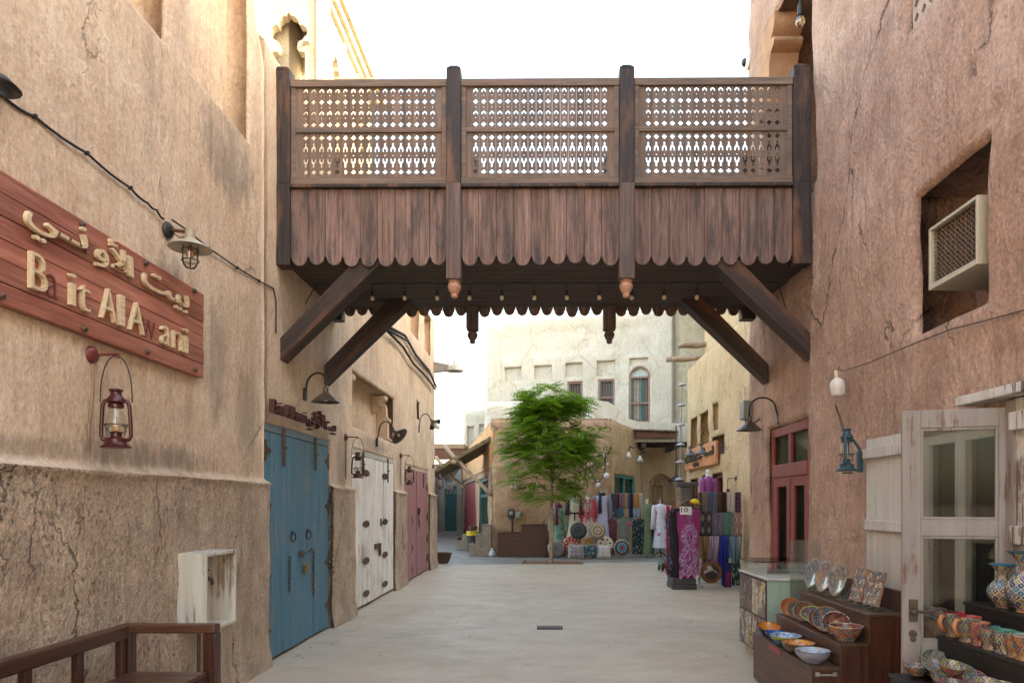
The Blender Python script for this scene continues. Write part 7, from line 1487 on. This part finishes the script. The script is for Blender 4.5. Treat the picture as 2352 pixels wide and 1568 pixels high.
bl_ = (SX - .01, 13.05, 1.98); p = S5(1130, 1085, SX - .01); copy_thing(B0, tuple(p), math.pi, 'dark red disc bracket on the sand building above the scarf grid'); q = S5(1000, 1395, SX - .16); copy_thing(L0, (p.x - .165, p.y, p.z - .545), R(70), 'red hurricane lantern half hidden behind the scarf grid')
# string of enamel shades hanging at the corner of the lane
LS = thing('lamp_string', 'vertical string of grey enamel lamp shades hanging at the lane corner', 'hanging lamp', (3.6, 18.2, 2)); Yl = 18.4
us = [(1566.5, 883), (1565, 930), (1564, 975), (1563.5, 1020), (1562, 1060), (1560, 1100)]
MB().tube([PY(u, v, Yl) for u, v in us], .02, 6).build('rod', flat('grey rod', (.3, .3, .3)), LS)
for u, v in us: p = PY(u, v, Yl); MB().lathe([(.02, .05), (.035, .04), (.11, 0), (.115, -.025), (.09, -.015), (.02, .02)], 22, tuple(p)).build('lamp_shade', flat('pale grey enamel', (.38, .39, .40), .4), LS, smooth='auto')
PL = thing('pendant_lamp', 'black pendant lamp hanging in the shaded lane', 'pendant lamp', (4.3, 22, 2.4)); p = PY(1553, 1100, 22)
MB().tube([p + Vector((0, 0, 1.7)), p + Vector((0, 0, .1))], .02, 6).build('cord', M_black, PL); MB().lathe([(.05, .16), (.08, .08), (.24, -.02), (.26, -.08), (.22, -.06), (.05, .05)], 22, tuple(p)).build('lamp_shade', M_black, PL, smooth='auto')
# ------------------------------------------------------------------ canopies
CN = thing('lane_canopy', 'corrugated canopy on dark timber beams over the mouth of the lane', 'canopy', (3.8, 23.4, 3.9)); p0, p1 = PY(1443, 988, 22.7), PY(1558, 994, 22.7); m = MB(); W2 = p1.x - p0.x
m.sheet(lambda a, b: (p0.x + W2 * a, 22.6 + 3.4 * b, p0.z + .04 - .06 * a + .03 * math.sin(a * 2 * math.pi * 18) + .10 * b), 144, 1, .012); m.build('roof_sheet', flat('rusted corrugated sheet', (.26, .19, .12), .8, var=.5, scale=4), CN, smooth=True)
M_rb = wood('red brown beam', (.12, .045, .025), (.18, .075, .045), None, 'x', .8)
MB().box((p0.x + .25, 22.72, p0.z - .24), (p1.x - .1, 22.84, p0.z - .03)).build('fascia', M_rb, CN, bevel=.01)
for k in range(4): MB().box((p0.x + .4, 23.1 + k * .75, p0.z - .42), (p1.x + .9, 23.24 + k * .75, p0.z - .2)).build('beam', M_deck, CN, bevel=.01)
for x in (p0.x + .45, p1.x - .1): MB().box((x, 22.72, p0.z - .58), (x + .14, 26.5, p0.z - .425)).build('beam', M_deck, CN)
MB().box((p0.x + .5, 26.4, 2.9), (p1.x + 1., 26.75, 3.5)).build('wall_plate', M_ochre, CN)
TA = thing('thatched_awning', 'sloping thatched awning on rough poles at the mouth of the alley', 'awning', (-2.3, 21, 3)); q0, q1 = PY(1131, 1008, 20.5), PY(985, 1092, 20.5); m = MB()
m.sheet(lambda a, b: (q0.x + (q1.x - q0.x) * a + .015 * math.sin(60 * b), 20.45 + 2.4 * b + .02 * math.sin(40 * a), q0.z + (q1.z - q0.z) * a + .03 * fbm(a * 8, b * 8, 1, 3, 3)), 40, 24, .10); m.build('thatch', wood('palm thatch', (.16, .11, .055), (.26, .19, .10), (.09, .07, .04), 'x', .95, 1.5, .9), TA); fz = MB()
for k in range(260):
    a, b = rnd.random(), rnd.choice((0, 0, 0, rnd.random())); x = q0.x + (q1.x - q0.x) * a; z = q0.z + (q1.z - q0.z) * a; y = 20.45 + 2.4 * b
    fz.tube([(x, y, z - .02), (x + rnd.uniform(-.04, .04), y + rnd.uniform(-.05, .02), z + rnd.uniform(.02, .07))], .005, 3, False)
fz.build('straw_fringe', flat('straw', (.30, .22, .12), .9), TA)
for a_, b_, r_, nm in (((1128, 1138, 20.35), (1048, 1052, 20.6), .06, 'pole'), ((1068, 1122, 21.8), (1030, 1085, 21.6), .05, 'pole'), ((1052, 1062, 20.5), (1022, 1022, 20.8), .06, 'pole'), ((1018, 1072, 21.0), (1002, 1048, 21.2), .05, 'pole')):
    a2, b2 = PY(*a_), PY(*b_); MB().tube([a2.lerp(b2, t) + Vector((.012 * math.sin(6 * t), 0, .01 * math.cos(5 * t))) for t in np.linspace(0, 1, 7)], [r_ * (1 + .1 * math.sin(3 * k)) for k in range(7)], 9).build(nm, M_log, TA, smooth=True)
p = PY(1048, 1060, 20.5); MB().tube([(p.x - .06, 20.3, p.z - .02), (p.x - .02, 22.9, p.z)], .065, 9).build('ridge_pole', M_log, TA, smooth=True)
FA = thing('thatched_roof', 'flat thatched shade roof farther back in the alley', 'roof', (-5.2, 30, 4)); a2, b2 = PY(985, 1030, 30), PY(1070, 1030, 30)
MB().box((a2.x, 29.5, a2.z - .05), (b2.x, 33, a2.z + .18)).build('thatch', wood('old thatch', (.30, .19, .12), (.40, .28, .18), None, 'x', .95, 1., .9), FA, bevel=.04); MB().box((a2.x, 29.55, a2.z - .5), (b2.x, 29.75, a2.z - .06)).build('fascia', M_rb, FA)
TN = thing('white_tent', 'white fabric canopy stretched over the back of the alley', 'canopy', (-5, 34, 2.6)); m = MB(); c0, c1, c2_, c3_ = PY(1018, 1098, 36), PY(1040, 1102, 36), PY(1068, 1062, 33), PY(1012, 1085, 33)
m.sheet(lambda a, b: ((c0.lerp(c1, a)).lerp(c3_.lerp(c2_, a), b)) + Vector((0, 0, -.1 * math.sin(math.pi * a))), 10, 10, .01); m.sheet(lambda a, b: c0.lerp(c1, a) + Vector((0, 0, -.55 * (1 - b))), 8, 2, .01); m.build('fabric', flat('white canvas', (.75, .75, .75), .8), TN, smooth=True)
# ------------------------------------------------------------------ small litter on the paving
m = MB(); r5 = random.Random(5)
for k in range(170):
    if k < 60: x, y = r5.gauss(.2, 1.1), r5.gauss(17.2, .8)
    elif k < 120: x, y = r5.choice((-2.45, 1.7)) + r5.gauss(0, .12), r5.uniform(3.5, 15)
    else: x, y = r5.uniform(-2.3, 2.2), r5.uniform(4, 16)
    L = r5.uniform(.012, .03); a = r5.uniform(0, 6.28); dx, dy = L * math.cos(a), L * math.sin(a)
    m.add([(x - dx, y - dy, .016), (x + dy * .4, y - dx * .4, .021), (x + dx, y + dy, .017), (x - dy * .4, y + dx * .4, .02)], [(0, 1, 2, 3)])
tag(m.build('leaf_litter', flat('dry leaf bits', (.16, .11, .06), .9, var=.5, scale=3)), kind='stuff')
